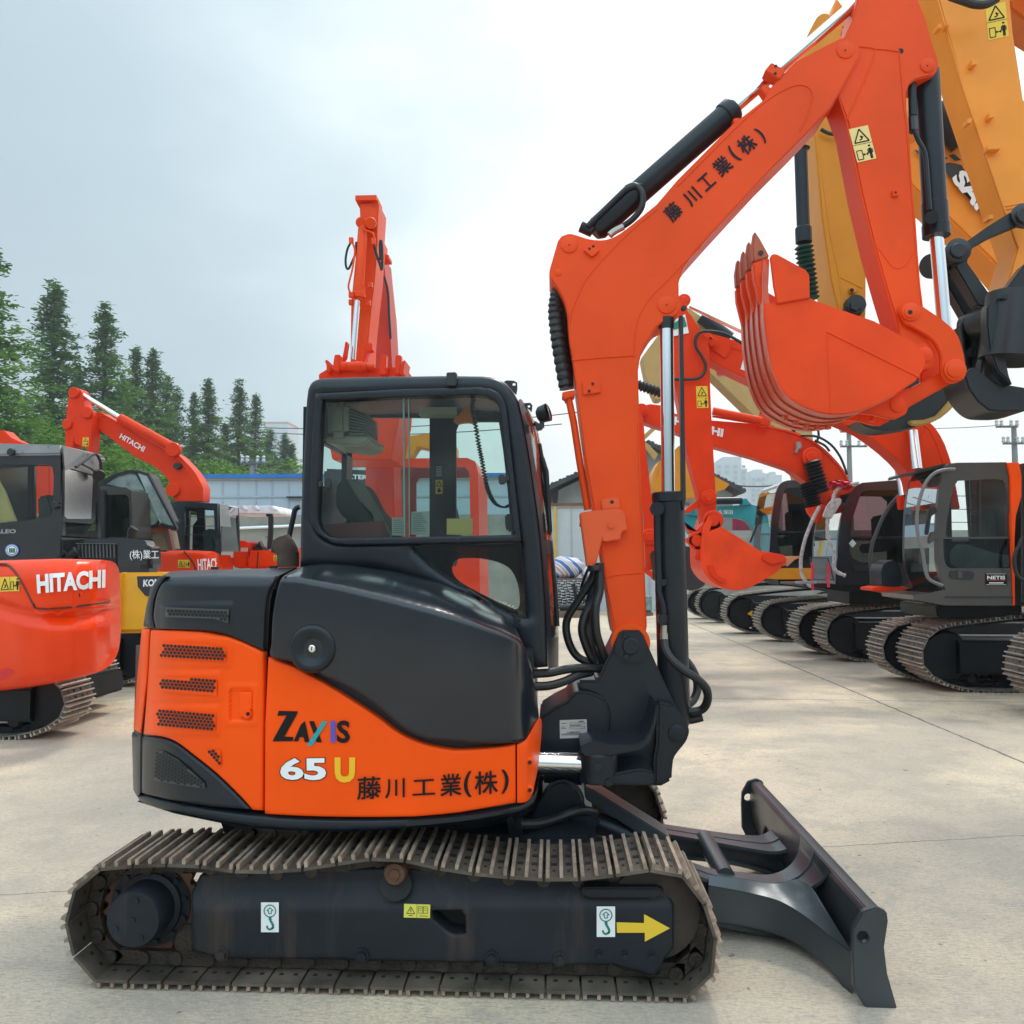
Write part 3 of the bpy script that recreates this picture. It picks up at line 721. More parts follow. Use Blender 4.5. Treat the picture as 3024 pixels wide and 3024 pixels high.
# --- dozer blade
def blade():
    B = bpy.data.objects.new('dozer_blade', None); C.objects.link(B); B.parent = ME
    Y0, Y1 = 3.40, 5.36
    prof = Q('z8', [(1742,764),(1752,748),(1800,748),(1832,768),(1822,900),(1832,1000),(1868,1142),(1842,1146),(1800,1030),(1768,930),(1752,850)])
    prof = Q('z8', [(1738,765),(1750,750),(1795,748),(1808,756),(1790,820),(1786,920),(1806,1020),(1868,1142),(1846,1148),(1790,1090),(1757,1000),(1740,900),(1736,830)])
    bm = newbm(); prism(bm, prof, Y0+.03, Y1-Y0-.06, bev=.004); fin('moldboard', bm, BLADEM, B)
    end = Q('z8', [(1700,830),(1738,762),(1790,746),(1828,764),(1833,800),(1818,900),(1830,1000),(1872,1148),(1760,1145),(1728,1100),(1702,1045),(1697,900)])
    plate('end_plate', end, Y0, .03, BLADEM, B, [Q('z8', disc(16, 1737, 860, 23))], bev=.004)
    e2 = [P(x, y, Y0) for x, y in end]
    bm = newbm(); prism(bm, end, Y0, .03, [Q('z8', disc(16, 1737, 860, 23))], bev=.004, shift=(0, Y1-Y0-.03, 0)); fin('end_plate', bm, BLADEM, B)
    # push arms: box beams sweeping up and out to the moldboard
    def XZ(k, x, y, Y): p = PK(k, x, y, Y); return p.x, p.z
    for Yc, top, bot in ((4.06, [(1010,560),(1150,618),(1290,640),(1400,655),(1480,635),(1530,590),(1552,535)], [(1640,960),(1500,880),(1430,850),(1300,820),(1160,800),(1010,760)]),
                         (4.68, [(800,420),(1000,450),(1150,474),(1290,495),(1380,500),(1430,470),(1466,405)], [(1475,600),(1440,640),(1300,600),(1150,570),(1000,540),(800,520)])):
        o = Q('z8', cr(top, 4))+Q('z8', [(1600,700),(1680,960)] if Yc < 4.3 else [(1490,480),(1490,560)])+Q('z8', cr(bot, 4))
        bm = newbm(); prism(bm, o, Yc-.012, .024, bev=.003)
        # flange following the top edge, widening towards the moldboard
        tp = [P(x, y, Yc) for x, y in Q('z8', cr(top, 4))]; rows = []
        for i, p in enumerate(tp):
            w_ = .085+.16*(i/len(tp))**2.5
            rows.append([bm.verts.new(p+Vector((0, s*w_, z))) for s in (-1, 1) for z in (0, -.016)])
        for a, b in zip(rows, rows[1:]):
            for i, j in ((0, 2), (2, 3), (3, 1), (1, 0)): bm.faces.new((a[i], a[j], b[j], b[i]))
        bm.faces.new([rows[0][i] for i in (0,1,3,2)]); bm.faces.new([rows[-1][i] for i in (0,2,3,1)])
        fin('push_arm', bm, BLADEM, B)
        # lower flange fanning down to the blade foot
        lo = [P(x, y, Yc) for x, y in Q('z8', cr(([(1160,715),(1300,735),(1430,765),(1560,830),(1690,925)] if Yc < 4.3 else [(1000,520),(1200,540),(1300,560),(1400,590),(1480,640)]), 4))]
        bm = newbm(); rows = []
        for i, p in enumerate(lo):
            w_ = .06+.28*(i/len(lo))**1.6; s0 = -1
            rows.append([bm.verts.new(p+Vector((0, s*(w_ if (s < 0) == (Yc < 4.3) else .05), -.02+z))) for s in (-1, 1) for z in (0, -.018)])
        for a, b in zip(rows, rows[1:]):
            for i, j in ((0, 2), (2, 3), (3, 1), (1, 0)): bm.faces.new((a[i], a[j], b[j], b[i]))
        fin('arm_flange', bm, BLADEM, B)
    def patch(name, c1, c2, n=14):
        A_ = cr([P(*q('z8', x, y), Y) for x, y, Y in c1], 5); B_ = cr([P(*q('z8', x, y), Y) for x, y, Y in c2], 5); m_ = min(len(A_), len(B_)); bm = newbm()
        for off in (0, .012):
            rows = [[bm.verts.new(Vector(A_[i]).lerp(Vector(B_[i]), j/4)+Vector((0,off,-off))) for j in range(5)] for i in range(m_)]
            for i in range(m_-1):
                for j in range(4): bm.faces.new((rows[i][j], rows[i+1][j], rows[i+1][j+1], rows[i][j+1]))
        return fin(name, bm, BLADEM, B, 60)
    patch('arm_web', [(1150,622,3.98),(1300,642,3.98),(1400,656,3.98),(1480,640,3.96),(1530,660,3.90),(1556,690,3.85)], [(1150,662,3.95),(1300,690,3.92),(1420,722,3.86),(1520,782,3.76),(1620,862,3.62),(1698,922,3.5)])
    patch('arm_web', [(1150,664,3.945),(1300,692,3.915),(1420,724,3.855),(1520,784,3.755),(1620,864,3.615),(1698,926,3.495)], [(1150,795,3.95),(1300,815,3.92),(1430,852,3.86),(1520,900,3.76),(1610,975,3.62),(1695,1085,3.5)])
    bm = newbm()
    # wing gussets against the moldboard
    g = Q('z8', [(1352,424),(1405,490),(1352,500),(1340,478)])
    prism(bm, Q('z8', [(1372,425),(1405,492),(1330,498),(1352,470)]), 4.95, .02)
    prism(bm, Q('z8', [(1150,790),(1430,850),(1600,960),(1700,1085),(1690,1100),(1590,985),(1420,870),(1150,812)]), 3.98, .16, bev=.004)
    fin('gusset', bm, BLADEM, B)
    bm = newbm(); a = PK('z8', 1170, 505, 4.39); b = PK('z8', 1190, 610, 4.2); 
    add_cyl(bm, (a.x, 4.1, a.z-.06), (a.x, 4.66, a.z-.06), .045, 20); add_cyl(bm, (a.x-.2, 4.1, a.z-.12), (a.x-.2, 4.66, a.z-.12), .05, 20)
    fin('cross_tube', bm, BLADEM, B)
    # cylinder guard: sloping channel
    tops = [PK('z8', 680, 290, 4.33), PK('z8', 720, 290, 4.33), PK('z8', 1005, 478, 4.33), PK('z8', 900, 470, 4.33)]
    bm = newbm(); prism(bm, Q('z8', [(680,286),(712,300),(985,470),(1010,492),(965,505),(875,462),(680,335)]), 4.24, .2, bev=.006)
    fin('cylinder_guard', bm, BLADEM, B)
    bm = newbm(); add_cyl(bm, PK('z8', 640, 385, 4.3), PK('z8', 740, 435, 4.3), .028, 20); fin('cylinder_rod', bm, CHROME, B)
    bm = newbm(); add_cyl(bm, PK('z8', 725, 425, 4.3), PK('z8', 900, 500, 4.3), .055, 20)
    add_lathe(bm, PK('z8', 595, 345, 4.2), PK('z8', 595, 345, 4.5), [(0,.10),(.1,.105),(.9,.105),(1,.1)], 32)
    for dx in (0, 1): prism(bm, Q('z8', cr([(500,360),(540,300),(595,275),(640,300),(665,345)], 4)+[(740,420),(700,470),(440,480)]), 4.14+dx*.36, .03, bev=.004)
    fin('cylinder', bm, DARK, B)
    bm = newbm(); hose(bm, [(q('z8',425,432)+(3.85,)), (q('z8',500,428)+(3.95,)), (q('z8',580,405)+(4.05,)), (q('z8',660,378)+(4.1,)), (q('z8',715,385)+(4.2,))], .022, 12)
    fin('blade_hose', bm, BLACK, B)
blade()
# --- upper structure
def upper():
    # dark core behind the panels
    def plan(off, z0, z1, xs, m, name, back=5.33):
        bm = newbm(); lo = []; hi = []
        pl = []
        for x in xs:
            Y = bd(x*D_, 0)+off; pl.append((P(x*D_, 1400*D_, Y).x, Y))
        pl += [(pl[-1][0]+.02, 4.3), (pl[-1][0]-.02, back-.1), (pl[-1][0]-.2, back), (-1.2, back), (-1.6, 5.1), (-1.80, 4.8), (-1.86, 4.5)]
        a = [bm.verts.new((x, y, z0)) for x, y in pl]; b = [bm.verts.new((x, y, z1)) for x, y in pl]
        bm.faces.new(a[::-1]); bm.faces.new(b)
        for i in range(len(a)): j = (i+1) % len(a); bm.faces.new((a[i], a[j], b[j], b[i]))
        return fin(name, bm, m, ME)
    xs = [252,262,275,292,330,400,500,620,760,880,950,985,1000]
    plan(.045, .66, 1.28, xs, DARK, 'counterweight')
    plan(.16, .66, 1.56, [275,292,330,400,500,520], DARK, 'engine_bay', 5.3)
    # skirt
    sk = Q('z6', cr([(78,1110),(230,1142),(400,1172),(630,1200),(900,1214),(1300,1211),(1600,1182),(1790,1148),(1828,1110),(1845,1050)], 4)+cr([(1838,1110),(1808,1168),(1700,1205),(1400,1250),(1000,1274),(700,1266),(450,1236),(220,1186),(120,1160),(76,1132)], 4))
    panel('skirt', sk, lambda x, y: bd(x, y)+.02, .1, DARK, ME, r=.022, step=12)
    bm = newbm(); pts = [P(x*D_, y*D_, bd(x*D_, 0)+.02) for x, y in ((258,1512),(330,1535),(417,1553),(525,1566),(654,1570),(825,1560),(954,1540),(997,1528))]
    a = [bm.verts.new(p) for p in pts]; b = [bm.verts.new((p.x*.9-.04, 4.6, p.z)) for p in pts]
    for i in range(len(a)-1): bm.faces.new((a[i], a[i+1], b[i+1], b[i]))
    fin('belly_plate', bm, DARK, ME)
    # rear corner strips
    panel('corner_panel', Q('z6', [(60,822),(93,846),(120,600),(132,385),(97,380),(76,600)]), bd, .05, ORANGE, ME, r=.014, step=9)
    panel('corner_bumper', Q('z6', [(52,840),(70,828),(95,850),(92,1105),(78,1128),(58,1090)]), lambda x, y: bd(x, y)-.01, .05, DARK, ME, r=.018, step=9)
    panel('corner_cover', Q('z6', cr([(103,372),(150,378),(146,330),(152,260),(175,195),(206,152),(180,150),(140,200),(115,290)], 2)), lambda x, y: bd(x, y)+.002, .05, DARK, ME, r=.014, step=9)
    # engine door (orange) with raised louvre surrounds
    door = Q('z6', cr([(137,388),(250,389),(360,395),(430,407),(500,425),(580,458),(635,486)], 3)+[(630,1183)]+cr([(585,1180),(540,1128),(430,1020),(330,940),(250,880),(180,856),(106,848)], 3)+[(125,600)])
    def bump(cx0, cy0, cx1, cy1, h, s=10):
        x0, y0 = q('z6', cx0, cy0); x1, y1 = q('z6', cx1, cy1)
        def f(x, y):
            a = min(x-x0, x1-x, y-y0, y1-y)
            return h*max(0, min(1, a/s+.5))
        return f
    bs = [bump(160,415,490,548,.010), bump(148,568,450,700,.010), bump(140,716,440,850,.010), bump(490,645,590,785,-.014, 5), bump(468,625,612,805,.006)]
    dd = lambda x, y: bd(x, y)-sum(b(x, y) for b in bs)
    panel('engine_door', door, dd, .05, ORANGE, ME, r=.013, step=8, ang=50)
    for pts in (Q('z6', [(186,440),(390,448),(470,470),(470,525),(181,508)]), Q('z6', [(174,590),(432,604),(430,676),(171,656)]), Q('z6', [(165,735),(426,756),(424,830),(163,806)])):
        hexgrille('louvre', pts, lambda x, y: dd(x, y)-.001, ORANGE, ME, 6.4, rec=-.006)
    hexgrille('louvre', Q('z6', [(360,907),(447,915),(449,985),(425,980)]), lambda x, y: bd(x, y)-.002, ORANGE, ME, 6.4, rec=-.004)
    bm = newbm(); hd = lambda x, y: bd(x, y)
    panel('x', Q('z6', [(530,660),(584,660),(584,735),(548,752),(545,772),(530,770)]), lambda x, y: bd(x, y)-.004, .02, ORANGE, ME, r=.004, step=6, bm_only=bm)
    fin('door_handle', bm, ORANGE, ME)
    bm = newbm(); pin(bm, *q('z6', 568, 755), bd(q('z6',568,0)[0], 0)-.001, .018, .014, mi=0); pin(bm, *q('z6', 568, 755), bd(q('z6',568,0)[0], 0)-.016, .008, .002, mi=1)
    fin('door_lock', bm, None, ME, mats=[ORANGE, HOLE])
    # upper dark cover with its louvre
    cov = Q('z6', cr([(160,383),(150,340),(153,290),(163,235),(182,190),(206,163),(240,152)], 3)+[(400,144),(690,151)]+cr([(672,190),(655,232),(646,300),(641,380),(637,480)], 3)+cr([(580,455),(500,420),(430,402),(360,392),(250,386)], 3))
    bc = [bump(190,268,505,390,.009)]
    def cd(x, y):
        top = 1093*D_; t = max(0, min(1, (top+22-y)/40)); return bd(x, y)+.0-bc[0](x, y)+t*t*.10
    panel('upper_cover', cov, cd, .05, DARK, ME, r=.012, step=8, ang=50)
    hexgrille('louvre', Q('z6', [(207,287),(486,297),(480,357),(420,338),(203,330)]), lambda x, y: cd(x, y)-.001, mat('grille_grey', (.055,.055,.055), .5), ME, 6.4, rec=-.006)
    # flat top between door and far side
    bm = newbm(); n0 = [P(x*D_, y*D_, Y) for x, y, Y in ((300,1091,3.86),(330,1089,3.74),(400,1088,3.66),(460,1088,3.62),(520,1089,3.60))]
    n1 = [P(x*D_, y*D_, 4.9) for x, y in ((322,1078),(350,1076),(420,1075),(490,1073),(560,1070))]
    a = [bm.verts.new(p) for p in n0]; b = [bm.verts.new(p) for p in n1]; c = [bm.verts.new(p+Vector((0,0,-.25))) for p in n1]
    for i in range(4): bm.faces.new((a[i], a[i+1], b[i+1], b[i])); bm.faces.new((b[i], b[i+1], c[i+1], c[i]))
    fin('top_cover', bm, DARK, ME)
    bm = newbm()
    for x, y in ((405,1074),(516,1072)): add_box(bm, P(x*D_, (y-2)*D_, 4.7), (.035,.03,.015))
    fin('hinge', bm, BLKPLAST, ME)
    # lower dark triangle with louvre
    panel('lower_cover', Q('z6', cr([(98,856),(180,862),(250,887),(330,947),(430,1027),(540,1135),(582,1180)], 3)+cr([(400,1166),(230,1138),(97,1106)], 2)), lambda x, y: bd(x, y)-.002, .05, DARK, ME, r=.016, step=9)
    hexgrille('louvre', Q('z6', [(163,915),(195,918),(260,955),(345,1030),(378,1060),(376,1083),(250,1065),(154,1045)]), lambda x, y: bd(x, y)-.006, mat('grille_grey', (.05,.05,.05), .5), ME, 6.4, rec=-.004)
    # side panel and front corner
    sp = Q('z6', cr([(654,508),(760,545),(900,620),(1060,720),(1150,780),(1230,840),(1330,885),(1430,908),(1500,914),(1650,904),(1741,890)], 3)+[(1742,1148)]+cr([(1500,1190),(1300,1209),(1000,1211),(800,1206),(638,1197)], 2)+[(640,800)])
    panel('side_panel', sp, bd, .05, ORANGE, ME, r=.012, step=14)
    panel('corner_panel', Q('z6', cr([(1747,890),(1790,868),(1830,800),(1850,782),(1858,810),(1852,900),(1840,1000),(1815,1110),(1788,1146),(1748,1150)], 3)), bd, .05, ORANGE, ME, r=.014, step=9)
    bm = newbm()
    for y in (966, 1088):
        x_, y_ = q('z6', 1800, y); Y = bd(x_, 0); p = P(x_, y_, Y); add_lathe(bm, p+Vector((0,.004,0)), p+Vector((.004,-.006,0)), [(0,.020),(.8,.019),(1,.015)], 20, 0); add_cyl(bm, p+Vector((.004,-.006,0)), p+Vector((.006,-.010,0)), .009, 6, 1)
    fin('panel_bolt', bm, None, ME, mats=[ORANGE, DARK])
    # hood
    cx = [(520,1088),(560,1088),(640,1103),(739,1127),(820,1149),(890,1170),(940,1188),(970,1200),(1030,1240)]
    tx = [(520,1080),(533,1087),(567,1068),(610,1063),(662,1066),(739,1077),(825,1099),(894,1129),(946,1159),(967,1180),(1030,1230)]
    fc = table(cx); ft = table(tx)
    def hd(x, y):
        yc = fc(x)*D_; yt = ft(x)*D_; base = bd(x, y)
        if x > 960*D_: base = base+max(0, (x/D_-960)/55)**2*.10
        # gentle barrel of the flank, then the top turning back to the cab
        fl = max(0, min(1, (y-yc)/(1400*D_-yc))); base += .035*(fl-.45)**2-.035
        if y >= yc: return base+.02*max(0, 1-(y-yc)/14)**2
        t = min(1, (yc-y)/max(6, yc-yt)); return base+.02+.14*t+.36*(1-math.sqrt(max(0, 1-t*t)))
    hood = Q('z6', cr([(664,505),(666,440),(670,340),(682,255),(698,190),(722,150),(800,110),(900,97),(1020,105),(1200,130),(1400,180),(1560,250),(1680,320),(1730,370),(1772,450),(1812,560),(1836,700),(1844,800),(1822,858),(1780,880),(1690,888),(1600,888),(1430,875),(1330,860),(1250,820),(1130,720),(1010,640),(900,590),(850,555),(740,525)], 4, True))
    panel('hood', hood, hd, .06, HOODM, ME, r=.015, step=9, ang=60)
    x_, y_ = q('z6', 852, 468); Y = hd(x_, y_); p = P(x_, y_, Y); bm = newbm()
    add_lathe(bm, p+Vector((0,.02,0)), p+Vector((0,-.022,0)), [(0,.100),(.5,.098),(.88,.090),(1,.080),(.92,.066),(.40,.036),(.30,.02)], 40, 0)
    fin('lock_rosette', bm, DARK, ME, 60)
    bm = newbm(); add_lathe(bm, p+Vector((0,-.004,0)), p+Vector((0,-.016,0)), [(0,.015),(.8,.015),(1,.012)], 20, 0); add_box(bm, p+Vector((0,-.017,0)), (.003,.003,.014), None, 1)
    fin('lock', bm, None, ME, mats=[CHROME, HOLE])
    # lettering
    Z = lambda pts: Q('z6', pts); L6 = .004
    def italicZ():
        bm = newbm()
        for pts, dx in (([(703,742),(787,744),(781,760),(728,855),(768,857),(765,875),(676,876),(683,860),(737,762),(697,764)], 0),):
            bm.faces.new([bm.verts.new(P(x, y, bd(x, y)-L6)) for x, y in Z(pts)])
        return fin('lettering', bm, BLACKD, ME)
    italicZ()
    def polys(name, lst, m):
        bm = newbm()
        for pts in lst:
            pts = Z(pts)
            if len(pts) == 4: bm.faces.new([bm.verts.new(P(x, y, bd(x, y)-L6)) for x, y in pts]); continue
            v, fs = tri(clean(pts)); vs = [bm.verts.new(P(x, y, bd(x, y)-L6)) for x, y in v]
            for f in fs: bm.faces.new([vs[i] for i in f])
        return fin(name, bm, m, ME)
    polys('lettering', [[(800,802),(818,786),(838,879),(817,879),(812,858),(795,857),(788,876),(768,876)], [(836,787),(858,787),(893,880),(870,880)]], BLACKD)
    bm = newbm(); 
    L6 = .006; polys('lettering', [[(896,787),(918,787),(848,897),(826,893)]], TEALD)
    polys('lettering', [[(931,786),(952,786),(951,881),(930,881)]], BLUED)
    text('lettering', 'S', Z([(958,783),(1015,785),(1016,884),(957,882)]), bd, BLACKD, ME, L6, .03)
    bm = newbm(); bm.free()
    text('lettering', '65', Z([(703,946),(915,942),(916,1051),(706,1049)]), lambda x, y: bd(x, y), BLACKD, ME, .003, .055)
    text('lettering', '65', Z([(707,950),(911,946),(912,1047),(710,1045)]), lambda x, y: bd(x, y), WHITE, ME, .005, .035)
    text('lettering', 'U', Z([(948,946),(1039,946),(1037,1057),(949,1057)]), bd, mat('amber_lettering', (.85,.48,.01), .4, var=.03), ME, .005, .05)
    for ch, x0, x1, y0, y1 in (('藤',1047,1152,1030,1130),('川',1170,1256,1040,1124),('工',1290,1390,1043,1112),('業',1412,1505,1018,1116),('(',1515,1550,1008,1122),('株',1563,1665,1006,1108),(')',1680,1713,998,1104)):
        text('lettering', ch, Z([(x0,y0+3),(x1,y0-3),(x1,y1-3),(x0,y1+3)]), bd, BLACKD, ME, L6, .022)
    # exhaust
    bm = newbm(); Ye = 4.85
    add_tube(bm, [P(a, b, Ye) for a, b in Q('w7', [(1110,1790),(1108,1640),(1105,1560)])], .062, 20); add_tube(bm, [P(a, b, Ye) for a, b in Q('w7', [(1112,1600),(1090,1530),(1040,1440),(985,1320)])], .062, 20, rs=[.060,.062,.062,.052])
    fin('exhaust_pipe', bm, mat('rusty_exhaust', (.075,.045,.032), .8, var=.4, scale=8, bump=.4), ME)
    bm = newbm(); add_tube(bm, cr([P(a, b, 4.9) for a, b in Q('w7', [(1010,1330),(940,1360),(900,1400),(885,1460),(880,1560)])], 4), .018, 10); fin('exhaust_bracket', bm, BLACK, ME)
    bm = newbm(); add_tube(bm, cr([P(a, b, 5.0) for a, b in Q('w7', [(1300,810),(1250,830),(1215,880),(1190,1000),(1150,1180),(1110,1380)])], 5), .016, 12); fin('grab_rail', bm, DARK, ME)
upper()
# --- cab
def cab():
    K = bpy.data.objects.new('cab', None); C.objects.link(K); K.parent = ME
    Yc, Yd = 4.02, 5.0
    out = Q('z2', [(150,1310),(153,1100),(160,900),(172,650),(185,400),(189,340)]+cr([(192,318),(198,280),(218,242),(250,222),(290,215)], 3)+[(600,206),(1000,200)]+cr([(1200,203),(1270,212),(1330,240),(1378,290),(1412,350)], 3)+[(1440,480),(1470,640),(1495,800),(1520,980),(1540,1150),(1560,1400),(1572,1600),(1580,1880),(1470,1890),(1440,1830),(1200,1500),(600,1330)])
    win = Q('z2', [(290,350),(760,333),(1160,320)]+cr([(1230,326),(1280,352),(1304,400),(1314,470)], 3)+[(1350,780),(1388,1118),(1000,1128),(380,1138)]+cr([(330,1128),(290,1096),(268,1050),(264,990)], 3)+[(270,800),(278,600)])
    low = Q('z2', [(812,1184),(1424,1168),(1440,1400),(1455,1588),(1380,1570)]+cr([(1300,1530),(1140,1435),(1000,1350),(920,1290),(860,1230)], 3))
    bm = newbm()
    panel('x', out, Yc, .06, DARK, K, [win, low], r=.05, step=14, bm_only=bm, ang=50)
    fin('side_wall', bm, DARK, K, 60)
    # raised window frame ring
    ring = Q('z2', [(252,312),(760,286),(1180,276)]+cr([(1250,284),(1310,318),(1340,385),(1350,450)], 3)+[(1385,780),(1428,1160),(1000,1170),(440,1180)]+cr([(350,1170),(270,1120),(228,1050),(220,980)], 3)+[(232,600)])
    panel('window_frame', ring, Yc-.022, .03, DARK, K, [win], r=.008, step=14)
    flat('side_window', win, Yc+.02, CABGLASS, K, 0)
    # sliding pane edges
    bm = newbm()
    for x0, x1 in ((752,762),(783,789)): prism(bm, Q('z2', [(x0,335),(x1,335),(x1+4,1130),(x0+4,1130)]), Yc+.004, .012)
    fin('window_rail', bm, mat('pane_edge', (.10,.17,.15), .3), K)
    bm = newbm()
    prism(bm, Q('z2', [(305,798),(345,796),(348,815),(348,855),(305,858)]), Yc-.04, .03, bev=.006); prism(bm, Q('z2', [(268,812),(292,810),(292,845),(268,846)]), Yc-.03, .02, bev=.003)
    prism(bm, Q('z2', [(1297,775),(1335,773),(1345,800),(1342,828),(1300,832)]), Yc-.035, .03, bev=.006); prism(bm, Q('z2', [(1342,780),(1358,780),(1358,810),(1344,810)]), Yc-.03, .02, bev=.003)
    fin('window_latch', bm, BLKPLAST, K)
    # lower window with black border and clear oval
    clear = Q('z2', cr([(1036,1300),(1060,1262),(1110,1252),(1200,1255),(1300,1277),(1370,1320),(1408,1400),(1420,1500),(1405,1543),(1360,1530),(1230,1470),(1100,1400),(1045,1350)], 3, True))
    panel('window_border', low, Yc+.03, .004, DARKGLASS, K, [clear], r=0, step=20)
    flat('lower_window', clear, Yc+.032, CABGLASS, K, 0)
    # roof, back, floor
    o2 = [P(x, y, Yc) for x, y in out]
    def strip(name, idx, m, y0=Yc+.05, y1=Yd, ins=0):
        bm = newbm(); a = [bm.verts.new((o2[i].x, y0, o2[i].z-ins)) for i in idx]; b = [bm.verts.new((o2[i].x, y1, o2[i].z-ins)) for i in idx]
        a2 = [bm.verts.new((o2[i].x*1., y0, o2[i].z-ins-.03)) for i in idx]; b2 = [bm.verts.new((o2[i].x, y1, o2[i].z-ins-.03)) for i in idx]
        for i in range(len(idx)-1):
            bm.faces.new((a[i], a[i+1], b[i+1], b[i])); bm.faces.new((a2[i], b2[i], b2[i+1], a2[i+1]))
        bm.faces.new((a[0], b[0], b2[0], a2[0])); bm.faces.new((a[-1], a2[-1], b2[-1], b[-1])) 
        return fin(name, bm, m, K, 50)
    nt = [i for i, p in enumerate(out) if p[1] <= 1180 and i < 40]
    strip('roof', [i for i in range(5, len(out)) if out[i][1] < q('z2',0,360)[1]], DARK)
    # far wall with its openings, drawn at its own distance
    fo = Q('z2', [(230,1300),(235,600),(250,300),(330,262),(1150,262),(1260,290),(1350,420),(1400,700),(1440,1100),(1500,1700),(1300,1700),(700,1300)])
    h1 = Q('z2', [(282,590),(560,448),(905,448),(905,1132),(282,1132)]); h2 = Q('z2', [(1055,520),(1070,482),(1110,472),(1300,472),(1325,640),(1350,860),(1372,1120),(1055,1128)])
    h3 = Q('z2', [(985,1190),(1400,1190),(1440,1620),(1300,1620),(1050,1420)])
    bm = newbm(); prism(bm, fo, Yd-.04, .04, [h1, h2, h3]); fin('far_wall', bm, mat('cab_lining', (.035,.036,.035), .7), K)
    bm = newbm(); 
    for h in (h1, h2): bm.faces.new([bm.verts.new(P(x, y, Yd-.02)) for x, y in h])
    fin('far_window', bm, CLEARG, K)
    bm = newbm(); b0 = P(*q('z2', 190, 400), Yc+.05); b1 = P(*q('z2', 155, 1300), Yc+.05)
    for (xa, xb) in ((-.01, .03),):
        add_box(bm, ((b0.x+b1.x)/2+.02, Yc+.12, (b0.z+b1.z)/2), (.03, .14, b0.z-b1.z)); add_box(bm, ((b0.x+b1.x)/2+.02, Yd-.10, (b0.z+b1.z)/2), (.03, .14, b0.z-b1.z))
        add_box(bm, ((b0.x+b1.x)/2+.02, (Yc+Yd)/2, b0.z-.06), (.03, Yd-Yc-.1, .14)); add_box(bm, ((b0.x+b1.x)/2+.02, (Yc+Yd)/2, b1.z+.2), (.03, Yd-Yc-.1, .42))
    fin('back_wall', bm, DARK, K)
    # front: bowed door/windscreen surface between near pillar, centre line and far pillar
    ed = Q('z2', [(1412,350),(1440,480),(1470,640),(1495,800),(1520,980),(1540,1150),(1560,1400),(1572,1600),(1582,1880)]); mid = Q('z2', [(1440,365),(1510,480),(1545,640),(1565,800),(1590,980),(1606,1150),(1632,1400),(1640,1600),(1640,1880)])
    A = [P(x, y, Yc+.03) for x, y in ed]; B = [P(x, y, 4.45) for x, y in mid]; E = [Vector((a.x, Yd, a.z)) for a in A]
    A = cr(A, 3); B = cr(B, 3); E = cr(E, 3); nb = 12
    def pt(i, t): # quadratic bow through three points
        a, b, c = Vector(A[i]), Vector(B[i]), Vector(E[i]); tb = (4.45-Yc-.03)/(Yd-Yc-.03)
        p = a*((t-tb)*(t-1)/(tb)) + b*(t*(t-1)/(tb*(tb-1))) + c*(t*(t-tb)/(1-tb)); return p
    bf = newbm(); bg = newbm(); n = len(A); g = [[None]*(nb+1) for _ in range(n)]; g2 = [[None]*(nb+1) for _ in range(n)]
    for i in range(n):
        for j in range(nb+1): p = pt(i, j/nb); g[i][j] = bf.verts.new(p); g2[i][j] = bg.verts.new(p)
    for i in range(n-1):
        for j in range(nb):
            solid = j in (0, nb-1) or i < 2 or i > n-4 or i in (15, )
            (bf if solid else bg).faces.new([(g if solid else g2)[a][b] for a, b in ((i,j),(i+1,j),(i+1,j+1),(i,j+1))])
    fin('windscreen_frame', bf, DARK, K, 60); fin('windscreen', bg, CLEARG, K, 60)
    bm = newbm()
    add_tube(bm, [P(x, y, 4.36) for x, y in Q('z2', [(1530,600),(1548,700),(1562,1000),(1568,1105)])], .012, 8); add_tube(bm, [P(x, y, 4.32) for x, y in Q('z2', [(1545,680),(1570,760),(1590,1100),(1580,1120)])], .014, 8)
    add_tube(bm, [P(x, y, 4.3) for x, y in Q('z2', [(1588,1160),(1618,1400),(1634,1640)])], .012, 8)
    fin('windscreen_wiper', bm, BLACK, K)
    # roof clip, lamps, brackets
    bm = newbm(); prism(bm, Q('z2', [(1000,192),(1057,190),(1060,206),(1056,268),(1002,268)]), Yc-.03, .12, bev=.004); fin('roof_clip', bm, BLKPLAST, K)
    bm = newbm(); prism(bm, Q('z2', [(1330,245),(1345,238),(1385,240),(1405,250),(1406,285),(1400,318),(1378,300),(1350,262)]), 4.2, .02, [Q('z2', disc(12,1387,259,10))]); prism(bm, Q('z2', [(1435,368),(1480,366),(1492,380),(1488,418),(1470,400)]), 4.3, .02, [Q('z2', disc(10,1472,385,8))])
    fin('lifting_eye', bm, BLKPLAST, K)
    LM = bpy.data.objects.new('work_lamp', None); C.objects.link(LM); LM.parent = K
    bm = newbm(); add_lathe(bm, PK('z2', 1524, 440, 4.22), PK('z2', 1582, 420, 4.20), [(0,.028),(.25,.042),(1,.046)], 20); fin('lamp_housing', bm, BLKPLAST, LM)
    bm = newbm(); add_lathe(bm, PK('z2', 1582, 420, 4.20), PK('z2', 1586, 419, 4.20), [(0,.042),(1,.038)], 20); fin('lamp_lens', bm, mat('lamp_glass', (.6,.6,.58), .15, metal=.6), LM)
    bm = newbm(); add_tube(bm, [PK('z2', x, y, 4.2) for x, y in ((1500,480),(1530,500),(1548,505),(1545,470))], .012, 8); prism(bm, Q('z2', [(1508,486),(1550,480),(1552,515),(1515,524)]), 4.16, .04, bev=.004); fin('lamp_bracket', bm, BLKPLAST, LM)
    bm = newbm()
